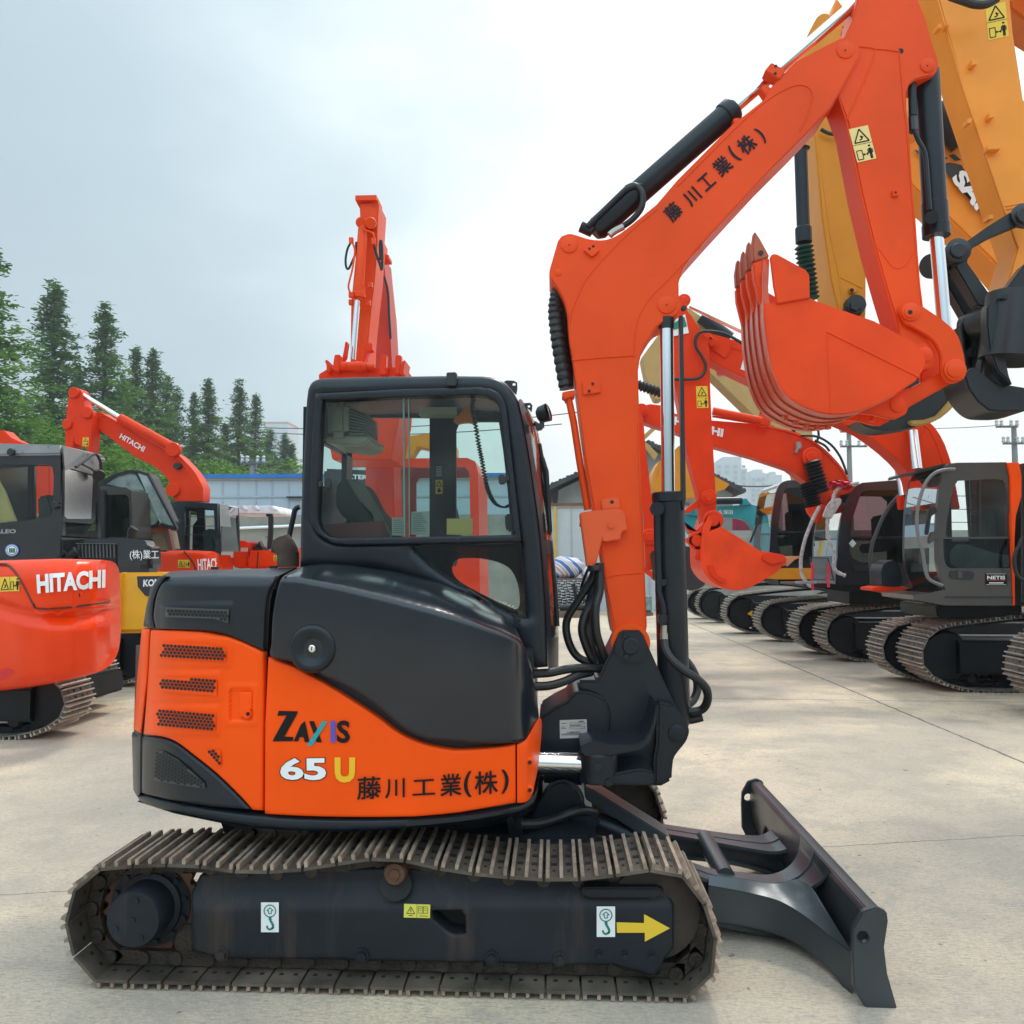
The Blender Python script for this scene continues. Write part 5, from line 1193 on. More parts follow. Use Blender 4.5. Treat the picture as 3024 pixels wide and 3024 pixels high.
    # teeth: four adapters with points along the lip
    for i in range(4):
        dy = .01+i*(Wb-.07)/3*1.0
        tb = newbm()
        prism(tb, Q('z5', [(362,1192),(424,1168),(418,1180),(372,1075),(357,1050),(350,1085),(348,1130),(352,1185)]) if False else Q('z5', [(350,1190),(345,1120),(356,1050),(380,1085),(425,1168),(400,1178)]), Yb+.0, .055, bev=.006, shift=(0, dy, 0))
        to = fin('bucket_tooth', tb, mat('worn_tooth', (.42,.085,.035), .5, var=.2, dirt=(.10,.07,.055), damt=.1, bump=.2), BU)
        tb = newbm(); prism(tb, Q('z5', [(348,1196),(398,1180),(424,1172),(420,1290),(412,1380),(385,1385),(372,1340),(352,1260)]), Yb, .05, bev=.006, shift=(0, dy, 0)); fin('tooth_adapter', tb, RED2, BU)
        tb = newbm(); c = PK('z5', 383, 1152, Yb)+Vector((0, dy, 0)); add_cyl(tb, c, c+Vector((0,-.006,0)), .012, 12); fin('tooth_pin', tb, BLACK, to)
    # ears
    ear = Q('z5', [(820,1885),(900,1850),(1000,1800),(1055,1775),(1060,1850),(1045,1890),(1000,1912),(960,1910),(900,1893)])
    bm = newbm(); prism(bm, ear, Yb+.10, .03, bev=.005); prism(bm, ear, Yb+.10, .03, bev=.005, shift=(0, .2, 0)); 
    e2 = Q('z5', [(1085,1570),(1130,1565),(1160,1595),(1158,1640),(1135,1680),(1080,1700)]); prism(bm, e2, Yb+.08, .03, bev=.005); prism(bm, e2, Yb+.08, .03, bev=.005, shift=(0, .22, 0)); fin('bucket_ear', bm, RED2, BU)
    bm = newbm(); pin(bm, *q('z5', 1005, 1848), Yb+.10, .037, .012); pin(bm, *q('z5', 1128, 1620), Yb+.08, .036, .012); add_tube(bm, [PK('z5', 900, 1890, Yb+.2), PK('z5', 885, 1925, Yb+.2)], .013, 8); fin('bucket_pin', bm, RED2, BU)
front()
# ================================================================== THE OTHER MACHINES
SHOEB = mat('grey_track_shoe', (.15,.138,.122), .6, metal=.2, var=.4, scale=5, dirt=(.16,.10,.06), damt=.1, dscale=7, bump=.3, bscale=40)
GROUB = mat('pale_grouser', (.42,.35,.29), .5, metal=.2, var=.3, scale=8, dirt=(.28,.13,.07), damt=.1)
UNDER = mat('black_undercarriage', (.006,.007,.009), .45, spec=.3, var=.3)
def YG(x, y): return G(x*D_, y*D_).y
def bgtrack(root, x0, ybot, H, w, L, sgn=1, xg=None, pitch=.19, seed=0, Y=None, xend=None):
    """crawler track whose outer end stands at sketch x0 and whose near edge touches the ground at sketch row ybot; sgn=+1 runs towards +X"""
    Y = Y or YG((xg or x0+60*sgn), ybot); zc = H/2
    X0 = P(x0*D_, (1060+(CH-zc)*1620/(Y+w))*D_, Y+w).x; r = H/2-.02; pa = []
    c1 = X0+sgn*(r+.02)
    for i in range(9):
        a = math.pi*(.5+i/8); pa.append((c1+sgn*math.cos(a)*r, zc+math.sin(a)*r*(1. if i > 3 else .94)))
    if sgn > 0:
        pass
    ex = .42
    pa = [(c1+sgn*math.cos(math.pi*(.5+i/8))*(r if i < 5 else r), zc+math.sin(math.pi*(.5+i/8))*r) for i in range(5)]
    pa += [(c1+sgn*(ex-(r+ex)*math.cos(t)), zc-(r)*math.sin(t)) for t in (.3, .65, 1.0, 1.3, 1.57)]
    c2 = X0+sgn*(L-r)
    pa += [(c1+(c2-c1)*t, .022) for t in (.3, .5, .7, .9)]
    pa += [(c2+sgn*math.cos(math.pi*(-.5+i/8))*r, zc+math.sin(math.pi*(-.5+i/8))*r) for i in range(9)]
    pa += [(c1+(c2-c1)*t, H+dz) for t, dz in ((.9,.06),(.75,.13),(.55,.15),(.35,.11),(.18,.05))]
    T = bpy.data.objects.new('crawler_track', None); C.objects.link(T); T.parent = root
    belt(cr(pa, 3, True), Y, Y+w, pitch, T, SHOEB, GROUB, UNDER, gh=.034, seed=seed)
    bm = newbm(); cz = zc
    for cc, rr in ((c1, r*.80), (c2, r*.80)):
        add_lathe(bm, (cc, Y+w*.25, cz), (cc, Y+w*.75, cz), [(0, rr*.3), (.02, rr*.9), (.2, rr), (.8, rr), (.98, rr*.9), (1, rr*.3)], 28)
    fin('idler', bm, UNDER, T)
    bm = newbm(); add_box(bm, ((c1+c2)/2, Y+w*.42, cz*1.0), (abs(c2-c1)-r*.5, w*.55, H*.50)); add_box(bm, (c1+sgn*(r*.9), Y+w*.25, cz), (r*1.3, w*.3, H*.42))
    for i in range(6): add_lathe(bm, ((c1+(c2-c1)*(i+.5)/6), Y+w*.15, .16), ((c1+(c2-c1)*(i+.5)/6), Y+w*.8, .16), [(0,.05),(.1,.08),(.9,.08),(1,.05)], 12)
    bmesh.ops.bevel(bm, geom=[e for e in bm.edges if len(e.link_faces) == 2 and e.calc_face_angle(0) > 1.2], offset=.015, segments=1, affect='EDGES', clamp_overlap=True)
    fin('side_frame', bm, UNDER, T)
    return T, Y, X0
def solid(name, k, pts, Y, th, m, root, bev=.02, holes=(), shift=(0,0,0)):
    bm = newbm(); prism(bm, Q(k, pts), Y, th, [Q(k, h) for h in holes], bev=bev, shift=shift); return fin(name, bm, m, root, 40)
def bgcab(root, k, outline, wins, Y, W, m, front=None, g=None, seat=True, name='cab', gl=None, pil=.07, farw=None):
    """driver's cab: two side walls cut by windows, joined by a skin that is glazed where front(x, y) holds"""
    K = bpy.data.objects.new(name, None); C.objects.link(K); K.parent = root
    g = g or CLEARG; o = Q(k, outline); ws = [Q(k, w) for w in wins]
    bm = newbm(); prism(bm, o, Y, .05, ws, bev=0 if ws else .01); fin('side_wall', bm, m, K, 40)
    bm = newbm(); prism(bm, o, Y, .05, [Q(k, w) for w in farw] if farw else ws, bev=0, shift=(0, W-.05, 0)); fin('far_wall', bm, m, K, 40)
    for w, gg in zip(ws, gl or [g]*len(ws)): flat('side_window', w, Y+.02, gg, K, 0)
    bm = newbm(); bg = newbm(); pts = [P(x, y, Y) for x, y in clean(o)]; oo = clean(o); inv = SK[k]
    for i, p in enumerate(pts):
        r_ = pts[(i+1) % len(pts)]; x = (oo[i][0]+oo[(i+1) % len(oo)][0])/2; y = (oo[i][1]+oo[(i+1) % len(oo)][1])/2
        lx, ly = (x-inv[0])/inv[2], (y-inv[1])/inv[2]; gz = front and front(lx, ly)
        for t0, t1, isg in ((.051, pil, 0), (pil, W-pil, gz), (W-pil, W-.051, 0)):
            b_ = bg if isg else bm
            b_.faces.new([b_.verts.new(v) for v in (p+Vector((0,t0,0)), r_+Vector((0,t0,0)), r_+Vector((0,t1,0)), p+Vector((0,t1,0)))])
    fin('roof_skin', bm, m, K, 50)
    if len(bg.faces): fin('windscreen', bg, g, K, 50)
    else: bg.free()
    if seat and ws:
        A = np.array(ws[0]); cx = A[:,0].mean(); y1 = A[:,1].max(); s = (A[:,1].max()-A[:,1].min())
        bm = newbm(); prism(bm, [(cx+s*.05, y1-s*.45), (cx+s*.25, y1-s*.5), (cx+s*.35, y1-s*.1), (cx+s*.3, y1+s*.3), (cx-s*.2, y1+s*.35), (cx-s*.2, y1+s*.15), (cx+s*.08, y1+s*.12)], Y+W*.3, W*.4, bev=.03); fin('seat', bm, SEATD, K)
    return K
def bellows(bm, p0, p1, r, n, mi=0):
    pr = []
    for i in range(n): pr += [(i/n, r*.68), ((i+.5)/n, r)]
    add_lathe(bm, p0, p1, pr+[(1, r*.68)], 18, mi)
# ---------------------------------------------------------------- right row, machine with the warm grey cab
MA = thing('excavator', 'red boomed excavator with a warm grey cab and an orange rear pillar, right edge', 'excavator', (6.5, 12.3, 0))
bgtrack(MA, 1689, 1307, .88, .80, 4.0, seed=3, xg=1780); bgtrack(MA, 1632, 1288, .85, .60, 4.0, seed=4, xg=1700)
oA = [(815,446),(870,440),(1165,437),(1172,470),(1185,900),(1200,1240),(1205,1298),(800,1298),(610,1262),(600,1235),(720,1222)]+cr([(800,1205),(768,1130),(748,1050),(742,950),(745,800),(752,680),(768,560),(790,480)], 2)
wA1 = [(872,548),(1100,538)]+cr([(1140,545),(1162,575),(1170,620)], 2)+[(1192,884),(800,886),(806,790),(825,680),(850,580)]
wA2 = [(782,898),(1195,896),(1200,1062),(1180,1074),(830,1074)]+cr([(812,1066),(795,1040),(784,980)], 2)
bgcab(MA, 'y6', oA, [wA1, wA2], 11.0, 1.05, GREYCAB, lambda x, y: x < 800 and 450 < y < 1215, seat=True, gl=[CLEARG, DARKGLASS], farw=[[(800,620),(850,500),(1000,490),(1020,1100),(790,1100)], [(1050,490),(1150,490),(1180,900),(1060,900)]])
solid('door_window', 'y6', cr([(822,990),(850,940),(920,928),(1100,985),(1185,998),(1190,1062),(1000,1072),(860,1066),(828,1040)], 2), 11.01, .004, CLEARG, MA, 0)
solid('window_bar', 'y6', [(1000,545),(1012,545),(1014,884),(1002,884)], 10.99, .04, BLKPLAST, MA, 0)
for yy in (640, 720, 798): solid('window_bar', 'y6', [(838,yy-2),(975,yy-2),(975,yy+2),(836,yy+2)], 11.1, .01, BLKPLAST, MA, 0)
solid('rear_pillar', 'y6', [(1168,440),(1240,438),(1256,520),(1256,640),(1222,760),(1214,900),(1216,1300),(1208,1300),(1196,900),(1186,520)], 10.97, .1, ORANGE, MA, .01)
solid('engine_housing', 'y6', [(1262,500),(1262,440),(1700,440),(1700,1300),(1262,1300)], 11.05, .7, mat('dark_housing', (.03,.03,.032), .35, coat=.3), MA, .04)
solid('seat_cover', 'y6', cr([(1092,900),(1085,800),(1095,725),(1125,695),(1155,705),(1172,760),(1185,900)], 2), 11.5, .3, mat('red_seat_cover', (.40,.03,.02), .7, var=.2), MA, .03)
solid('cab_sill', 'y6', [(800,1244),(1205,1244),(1205,1250),(800,1250)], 10.98, .05, BLKPLAST, MA, 0)
solid('door_handle', 'y6', cr([(830,1090),(940,1090),(968,1100),(970,1120),(955,1142),(840,1138),(820,1115)], 2), 10.985, .02, BLKPLAST, MA, .003)
solid('door_latch', 'y6', [(870,1092),(898,1094),(900,1135),(872,1132)], 10.975, .01, GREYCAB, MA, .002)
o = solid('maker_plate', 'y6', [(1038,1104),(1166,1104),(1168,1178),(1038,1176)], 10.99, .006, BLACKD, MA, 0)
text('plate_lettering', 'NETIS', Q('y6', [(1048,1119),(1156,1119),(1156,1141),(1048,1141)]), 10.99, WHITE, o, .006, .03)
bm = newbm(); stroke(bm, 'y6', [(1046,1146),(1158,1146)], 10.99, 1.6, .006); fin('plate_rule', bm, mat('red_rule', (.6,.04,.02)), o)
bm = newbm(); stroke(bm, 'y6', [(1042,1108),(1162,1108)], 10.99, 1, .006); stroke(bm, 'y6', [(1060,1162),(1146,1162)], 10.99, 3, .006); stroke(bm, 'y6', [(1042,1172),(1162,1172)], 10.99, 1, .006); fin('plate_lettering', bm, WHITE, o)
solid('roof_visor', 'y6', [(612,498),(625,485),(770,450),(805,444),(808,460),(775,468),(640,500),(615,510)], 11.1, .9, BLKPLAST, MA, .01)
bm = newbm(); add_tube(bm, cr([PK('y6', x, y, 10.9) for x, y in ((855,480),(790,484),(730,505),(680,560),(645,650),(626,760),(632,870),(660,970),(672,1060),(700,1140),(780,1178))], 5), .022, 10)
fin('hand_rail', bm, mat('grey_rail', (.16,.16,.16), .35), MA)
bm = newbm(); add_tube(bm, cr([PK('y6', x, y, 10.85) for x, y in ((1262,880),(1240,930),(1212,1000),(1215,1080),(1240,1130),(1275,1150))], 5), .022, 10); fin('mirror_stay', bm, BLACK, MA)
solid('mirror', 'y6', [(700,715),(745,705),(750,740),(715,760),(700,860),(690,880),(680,860)], 10.95, .06, BLKPLAST, MA, .01); solid('mirror', 'y6', [(712,855),(760,850),(768,885),(735,905),(700,930),(690,905)], 10.95, .06, GREYCAB, MA, .01)
bm = newbm(); add_tube(bm, [PK('y6', x, y, 11.3) for x, y in ((742,520),(700,640),(690,780))], .012, 6); fin('windscreen_wiper', bm, BLACK, MA)
solid('slew_ring', 'y6', [(740,1296),(1260,1296),(1260,1370),(750,1372)], 11.5, 1.2, UNDER, MA, .02)
solid('step', 'y6', [(360,1192),(420,1182),(560,1185),(600,1200),(600,1252),(540,1240),(430,1218),(362,1210)], 12.1, .5, REDBACK, MA, .01)
solid('lamp_box', 'y6', cr([(415,1100),(430,1050),(470,1030),(500,1028),(530,1080),(535,1190),(420,1185)], 2), 12.1, .5, DARK, MA, .02)
bA = Q('d', cr([(1316,642),(1322,632),(1334,628),(1360,634),(1410,650),(1500,686),(1620,728),(1700,762),(1740,786),(1764,806),(1783,838),(1797,880)], 2)+[(1812,960),(1740,960)]+cr([(1722,911),(1709,885),(1675,851),(1627,816),(1583,797),(1500,757),(1420,720),(1345,682),(1325,660)], 2))
bm = newbm(); prism(bm, bA, 12.2, .36, bev=.01); add_tube(bm, cr([P(x*D_, y*D_, 12.2) for x, y in ((1335,640),(1400,662),(1500,700),(1620,742),(1735,798),(1760,822),(1780,875))], 3), .012, 6); fin('boom', bm, REDBACK, MA)
solid('boom_end_plate', 'y5', cr([(405,290),(425,265),(470,268)], 2)+[(610,300),(600,320),(580,385),(560,402)]+cr([(480,345),(430,325),(408,310)], 2), 12.17, .05, REDBACK, MA, .008)
aA = Q('y5', [(300,150)]+cr([(300,90),(312,58),(335,55),(348,80),(346,128)], 2)+[(372,160),(420,235),(462,290),(476,360),(478,560),(488,800),(500,1000),(510,1180),(514,1300),(500,1340),(432,1345),(415,1200),(350,950),(318,760),(290,620),(268,540),(262,300),(270,180)])
bm = newbm(); prism(bm, aA, 12.0, .3, bev=.01); fin('arm', bm, REDBACK, MA)
bm = newbm()
for k, x, y, r in (('y5',448,298,.10),('y5',485,315,.08),('y5',328,73,.09),('y5',470,1193,.10),('y5',492,1327,.14),('y5',403,1443,.13),('y6',602,237,.12)): pin(bm, *q(k, x, y), 12.15 if k == 'y5' and y < 400 else 11.95 if k == 'y5' else 12.2, r, .05); pin(bm, *q(k, x, y), (12.10 if k == 'y5' and y < 400 else 11.90 if k == 'y5' else 12.15), r*.6, .03)
fin('pivot_pin', bm, REDBACK, MA)
bm = newbm(); add_tube(bm, cr([PK('y5', x, y, 11.93) for x, y in ((262,521),(330,522),(400,518),(440,490),(452,440),(430,390),(398,340),(395,290),(415,258),(455,248),(560,262),(680,328))], 5), .022, 8); fin('hose', bm, BLACK, MA)
bm = newbm(); add_cyl(bm, PK('y5', 360, 105, 12.3), PK('y5', 690, 262, 12.3), .035, 14); fin('arm_cylinder_rod', bm, CHROME, MA)
bm = newbm(); add_cyl(bm, PK('y6', 600, 250, 12.1), PK('y6', 628, 480, 12.0), .07, 20); add_cyl(bm, PK('y6', 522, 470, 12.9), PK('y6', 548, 640, 12.8), .07, 16); fin('boom_cylinder_rod', bm, CHROME, MA)
solid('cylinder_barrel', 'y6', [(523,640),(552,636),(556,720),(530,720)], 12.75, .14, REDBACK, MA, .01)
o = warn_decal('y5', (396,562), (462,560), (402,686), 12.0, MA)
bm = newbm()
flat('site_notice', Q('y5', [(262,190),(335,150),(356,258),(270,276)]), 11.99, WHITE, MA, .012); flat('notice_field', Q('y5', [(262,205),(330,165),(346,220),(262,240)]), 11.99, GREEND, MA, .02)
text('lettering', 'HITACHI', Q('d', [(1405,668),(1640,748),(1630,776),(1397,697)]), 12.2, WHITE, MA, .012, .03)
def hbucket(root, k, side, Y, W, m, shell, tooth=None, cut=None, r=.02):
    BUx = bpy.data.objects.new('bucket', None); C.objects.link(BUx); BUx.parent = root
    bm = newbm(); prism(bm, Q(k, side), Y, .04, bev=.006); fin('side_plate', bm, m, BUx)
    bm = newbm(); prism(bm, Q(k, side), Y, .04, bev=.006, shift=(0, W-.04, 0)); fin('side_plate', bm, m, BUx)
    s = cr(shell, 4); A3 = [P(x, y, Y) for x, y in Q(k, s)]; cen = P(*Q(k, [(sum(p[0] for p in side)/len(side), sum(p[1] for p in side)/len(side))])[0], Y)
    bm = newbm(); rows = []
    for p in A3:
        n_ = Vector((cen.x-p.x, 0, cen.z-p.z)).normalized()*.09; e_ = Vector((0,.005,0)); rows.append([bm.verts.new(v) for v in (p+e_, p+n_+e_, p+n_+Vector((0,W-.005,0)), p+Vector((0,W-.005,0)))])
    for a_, b_ in zip(rows, rows[1:]):
        for i in range(4): j = (i+1) % 4; bm.faces.new((a_[i], a_[j], b_[j], b_[i]))
    bm.faces.new(rows[0]); bm.faces.new(rows[-1][::-1]); fin('shell', bm, m, BUx, 50)
    if tooth:
        for i in range(5):
            bm = newbm(); prism(bm, Q(k, tooth), Y+.02, .07, bev=.01, shift=(0, i*(W-.11)/4, 0)); fin('bucket_tooth', bm, mat('worn_orange_tooth', (.55,.22,.10), .5, var=.2), BUx)
    return BUx
sA = [(450,1400),(540,1362),(650,1430),(760,1500),(830,1510),(900,1525),(915,1560),(860,1620),(780,1670),(700,1712),(620,1724),(540,1705),(470,1660),(430,1600),(428,1520),(445,1450)]
BA = hbucket(MA, 'y5', sA, 11.8, .95, mat('worn_red_bucket', (.84,.060,.010), .42, spec=.18, var=.15, dirt=(.35,.14,.08), damt=.05), [(470,1300),(440,1380),(428,1450),(425,1520),(432,1600),(472,1662),(540,1706),(620,1726),(700,1714)], [(880,1545),(940,1530),(1010,1530),(960,1552),(920,1590)])
solid('bucket_ear', 'y5', cr([(435,1345),(455,1300),(490,1285),(525,1300),(540,1360)], 2)+[(450,1440),(435,1500),(410,1560),(388,1545),(402,1500),(380,1475),(345,1455),(340,1430),(370,1415),(410,1400)], 11.9, .1, REDBACK, BA, .01)
solid('wear_lug', 'y5', [(460,1585),(492,1578),(500,1600),(520,1640),(545,1655),(575,1668),(560,1690),(520,1675),(480,1640)], 11.77, .04, REDBACK, BA, .01); solid('side_cutter', 'y5', [(778,1530),(800,1508),(870,1516),(915,1540),(905,1560),(830,1580),(775,1550)], 11.75, .05, REDBACK, BA, .01)
solid('push_link', 'y5', [(330,1270),(455,1168),(485,1180),(480,1215),(345,1290)], 12.05, .1, REDBACK, MA, .01); solid('idler_link', 'y5', [(325,1330),(360,1400),(420,1400),(440,1330),(400,1385),(345,1375)], 12.0, .1, REDBACK, MA, .0)
# ---------------------------------------------------------------- machine with the black cab and the boot covered boom cylinders
MB_ = thing('excavator', 'excavator with a black cab, red cloth on its roof and bellows on its boom cylinders', 'excavator', (5.5, 15.2, 0))
bgtrack(MB_, 1532, 1250, .87, .70, 4.2, seed=5, xg=1600); bgtrack(MB_, 1483, 1236, .87, .70, 4.2, seed=6, xg=1540)
oB = cr([(150,1000),(152,900),(170,780),(200,680),(235,610),(270,575),(300,560)], 2)+[(560,540),(640,560),(700,600),(700,1175),(135,1172),(140,1080)]
wB1 = cr([(290,625),(320,608),(400,604)], 2)+[(600,606),(640,640),(640,880),(228,884),(240,770)]; wB2 = [(222,896),(640,896),(640,1040),(290,1038),(240,1015),(222,970)]
RDG = glass('dark_red_tinted_glass', (.16,.10,.10), refl=.9)
bgcab(MB_, 'y6', oB, [wB1, wB2], 14.1, 1.35, BLKCAB, lambda x, y: x < 300 and 560 < y < 1030, seat=True, gl=[RDG, DARKGLASS])
solid('door_handle', 'y6', [(250,1052),(330,1052),(335,1090),(262,1092),(248,1072)], 14.08, .02, BLKPLAST, MB_, .003); solid('round_sticker', 'y6', [(240,900),(262,925),(240,950),(218,925)], 14.085, .006, mat('pale_sticker', (.5,.6,.58)), MB_, 0)
o = solid('maker_plate', 'y6', [(397,1080),(480,1080),(480,1142),(397,1142)], 14.09, .006, BLACKD, MB_, 0); text('plate_lettering', 'NETIS', Q('y6', [(402,1092),(476,1092),(476,1112),(402,1112)]), 14.09, WHITE, o, .006, .03)
solid('slew_ring', 'y6', [(222,1172),(640,1172),(640,1290),(222,1290)], 14.6, 1.2, UNDER, MB_, .02)
solid('deck', 'y6', [(-60,1165),(640,1165),(640,1200),(200,1215),(-60,1180)], 14.3, 1.5, BLKCAB, MB_, .02)
bm = newbm(); pw = cr([PK('y6', x, y, 13.95) for x, y in ((275,562),(200,575),(150,598),(128,635),(118,680),(92,770),(88,830),(92,890),(122,950),(130,1010),(126,1060),(145,1095),(195,1118))], 5)
add_tube(bm, pw, .032, 10, rs=[.030+.005*math.sin(i*1.7) for i in range(len(pw))]); add_tube(bm, cr([PK('w4', x, y, 14.3) for x, y in ((1300,690),(1240,800),(1190,920),(1150,1030),(1115,1180),(1105,1300),(1120,1400),(1170,1480),(1215,1520))], 5), .030, 10)
fin('wrapped_rail', bm, mat('bubble_wrap', (.45,.43,.43), .35, var=.3, scale=20, bump=.8, bscale=60), MB_)
bm = newbm(); add_tube(bm, cr([PK('y6', x, y, 13.0) for x, y in ((535,622),(470,690),(425,760),(390,840),(360,920),(346,1010),(352,1090),(375,1160),(405,1188))], 5), .028, 10); fin('hand_rail', bm, mat('dark_rail', (.05,.05,.055), .35), MB_)
solid('wrapped_mirror', 'y6', cr([(65,765),(90,700),(120,665),(160,650),(178,670),(150,720),(110,780)], 2), 13.9, .1, mat('bubble_wrap', (0,0,0)), MB_, .015)
def cloth(name, k, cx, cy, w, h, Y, m, root, seed):
    rs = random.Random(seed); bm = newbm(); n = 12; g = []
    for i in range(n+1):
        row = []
        for j in range(n+1):
            u, v = i/n-.5, j/n-.5; ww = 1-1.2*abs(v)**2
            p = P(*q(k, cx+u*w*ww+rs.uniform(-3,3), cy+v*h+rs.uniform(-3,3)-abs(u)*-6), Y); p.y += rs.uniform(-.06,.06)-.12*math.cos(u*3)*math.cos(v*3); row.append(bm.verts.new(p))
        g.append(row)
    for i in range(n):
        for j in range(n): bm.faces.new((g[i][j], g[i+1][j], g[i+1][j+1], g[i][j+1]))
    return fin(name, bm, m, root, 60)
tag(cloth('red_cloth', 'y6', 165, 572, 150, 60, 14.0, mat('red_cloth_fabric', (.55,.015,.03), .7, var=.3), None, 3), 'crumpled red cloth tied to the roof corner of the black cab', 'cloth')
bB = Q('z4', cr([(-6,190),(10,166),(40,160)], 2)+[(85,166),(160,208),(350,243),(620,264)]+cr([(780,303),(880,355),(960,425),(1015,490),(1045,545)], 2)+[(1080,700),(960,720)]+cr([(905,665),(870,608),(820,552),(740,490)], 2)+[(560,430),(350,372),(160,300),(60,272),(0,250)])
bm = newbm(); prism(bm, bB, 15.2, .36, bev=.01); add_tube(bm, [PK('z4', x, y, 15.05) for x, y in ((352,195),(600,245))], .07, 12); add_tube(bm, cr([PK('z4', x, y, 15.1) for x, y in ((350,222),(520,250),(600,258))], 3), .02, 8); add_tube(bm, cr([PK('z4', x, y, 15.2) for x, y in ((620,275),(770,312),(880,368),(985,470),(1035,545))], 3), .02, 8); fin('boom', bm, REDBACK, MB_)
text('lettering', 'HITACHI', Q('z4', [(160,222),(408,287),(402,329),(152,265)]), 15.2, WHITE, MB_, .012, .05)
aB = Q('y5', [(60,660),(85,700),(100,790),(108,900),(150,1250),(160,1420),(165,1600),(110,1620),(98,1300),(60,1000)])
bm = newbm(); prism(bm, aB, 15.0, .3, bev=.01); fin('arm', bm, REDBACK, MB_)
bm = newbm()
for k, x, y, r, Y in (('y5',85,700,.12,15.15),('y5',133,1420,.14,15),('z4',853,430,.17,15.15),('z4',606,248,.13,15.1)): pin(bm, *q(k, x, y), Y, r, .06); pin(bm, *q(k, x, y), Y-.06, r*.55, .04)
fin('pivot_pin', bm, REDBACK, MB_)
for a_, b_, r in (((853,450),(905,610),.16),((825,560),(868,680),.15)):
    bm = newbm(); bellows(bm, PK('z4', *a_, 15.05), PK('z4', *b_, 15.0), r, 9); fin('cylinder_bellows', bm, BLACK, MB_)
bm = newbm(); bellows(bm, PK('z3', 735, 1035, 15.3), PK('z3', 900, 1090, 15.2), .10, 8); fin('cylinder_bellows', bm, BLACK, MB_)
bm = newbm(); add_lathe(bm, PK('z4', 873, 682, 15.0), PK('z4', 885, 760, 15.0), [(0,.17),(.3,.16),(1,.06)], 16); fin('cylinder_boot', bm, REDBACK, MB_)
bm = newbm()
for pts in (((590,205),(680,235),(740,275),(770,300)),((800,320),(880,325),(950,365),(1000,430),(1035,520)),((885,285),(890,320),(880,350)),((870,345),(920,370),(945,400))): add_tube(bm, cr([PK('z4', x, y, 15.1) for x, y in pts], 4), .022, 8)
fin('hose', bm, BLACK, MB_)
solid('boom_lamp', 'z4', [(775,352),(800,350),(806,380),(790,390),(780,410),(768,405),(780,385)], 15.1, .1, mat('lamp_housing_grey', (.3,.28,.25), .4), MB_, .01)
HB = hbucket(MB_, 'y5', cr([(330,1470),(378,1488),(398,1540),(430,1600),(455,1680)], 2)+cr([(430,1708),(390,1722),(340,1722),(310,1690),(305,1560)], 2), 14.7, .9, mat('black_bucket_paint', (.025,.026,.03), .4), [(310,1500),(300,1600),(312,1690),(345,1722),(392,1723),(430,1708),(456,1680)])
solid('coupler', 'y5', cr([(135,1520),(150,1502),(172,1510),(170,1600),(175,1660),(165,1672),(145,1655),(150,1600)], 2), 14.9, .2, BLKCAB, MB_, .01); solid('push_link', 'y5', [(105,1590),(160,1630),(152,1660),(105,1625)], 14.9, .1, REDBACK, MB_, .01)
# the black mesh screen and its ribbons, leaning at the front of the black-cab machine
SC = thing('mesh_screen', 'black wire mesh screen with red ribbons fixed in front of the black cabs', 'mesh screen', (3.9, 13.6, .95))
o4 = [(1200,1212),(1392,1220),(1455,1455),(1235,1452)]
solid('frame', 'w4', o4, 13.6, .02, BLKPLAST, SC, 0, [[(1212,1222),(1383,1230),(1440,1445),(1246,1442)]])
bm = newbm()
for i in range(1, 12): t = i/12; stroke(bm, 'w4', [(1212+34*t, 1222+220*t), (1383+57*t, 1230+215*t)], 13.61, 1.2, 0)
for i in range(1, 9): t = i/9; stroke(bm, 'w4', [(1212+171*t, 1222+8*t), (1246+194*t, 1442+3*t)], 13.615, 1.2, 0)
fin('wire_mesh', bm, mat('grey_wire', (.10,.12,.13), .4), SC)
for pts in (((1220,1270),(1232,1350),(1225,1440),(1232,1555)), ((1385,1275),(1400,1360),(1385,1420),(1395,1525))):
    bm = newbm(); add_tube(bm, cr([PK('w4', x, y, 13.55) for x, y in pts], 5), .022, 4); fin('ribbon', bm, mat('red_ribbon', (.65,.02,.05), .5), SC)
solid('shelf', 'w4', [(1098,1465),(1270,1462),(1272,1488),(1100,1492)], 13.5, .3, mat('grey_shelf', (.25,.26,.27), .4), SC, .005)
# ---------------------------------------------------------------- machine with the ochre deck
MC = thing('excavator', 'excavator with a plain black cab on an ochre deck, third cab from the right', 'excavator', (4.5, 18.5, 0))
bgtrack(MC, 1418, 1212, .86, .65, 4.4, seed=7, xg=1470); bgtrack(MC, 1358, 1197, .95, .65, 4.4, seed=8, xg=1410)
oC = cr([(790,1000),(800,850),(825,680),(850,540),(880,465),(925,430),(980,415)], 2)+[(1350,420),(1350,1325),(775,1325),(780,1150)]
wC1 = [(935,520),(960,497),(1160,490),(1215,940),(872,942),(885,800),(905,650)]; wC2 = [(868,965),(1220,960),(1230,1200),(1100,1290),(900,1200),(862,1080)]
bgcab(MC, 'w4', oC, [wC1, wC2], 17.6, 1.5, BLKCAB, lambda x, y: x < 900 and 440 < y < 1200, gl=[RDG, DARKGLASS])
solid('deck', 'w4', cr([(690,1420),(760,1410),(860,1340)], 2)+[(940,1326),(1400,1326),(1400,1440),(850,1445),(760,1432)], 17.5, 1.6, CATYEL, MC, .03)
solid('slew_ring', 'w4', [(870,1440),(1400,1440),(1400,1560),(880,1500)], 18, 1, UNDER, MC, .02)
solid('direction_mark', 'w4', [(320,1400),(350,1372),(350,1425)], 17.8, .01, YELLOWD, MC, 0, shift=(.0,0,0)) if False else None
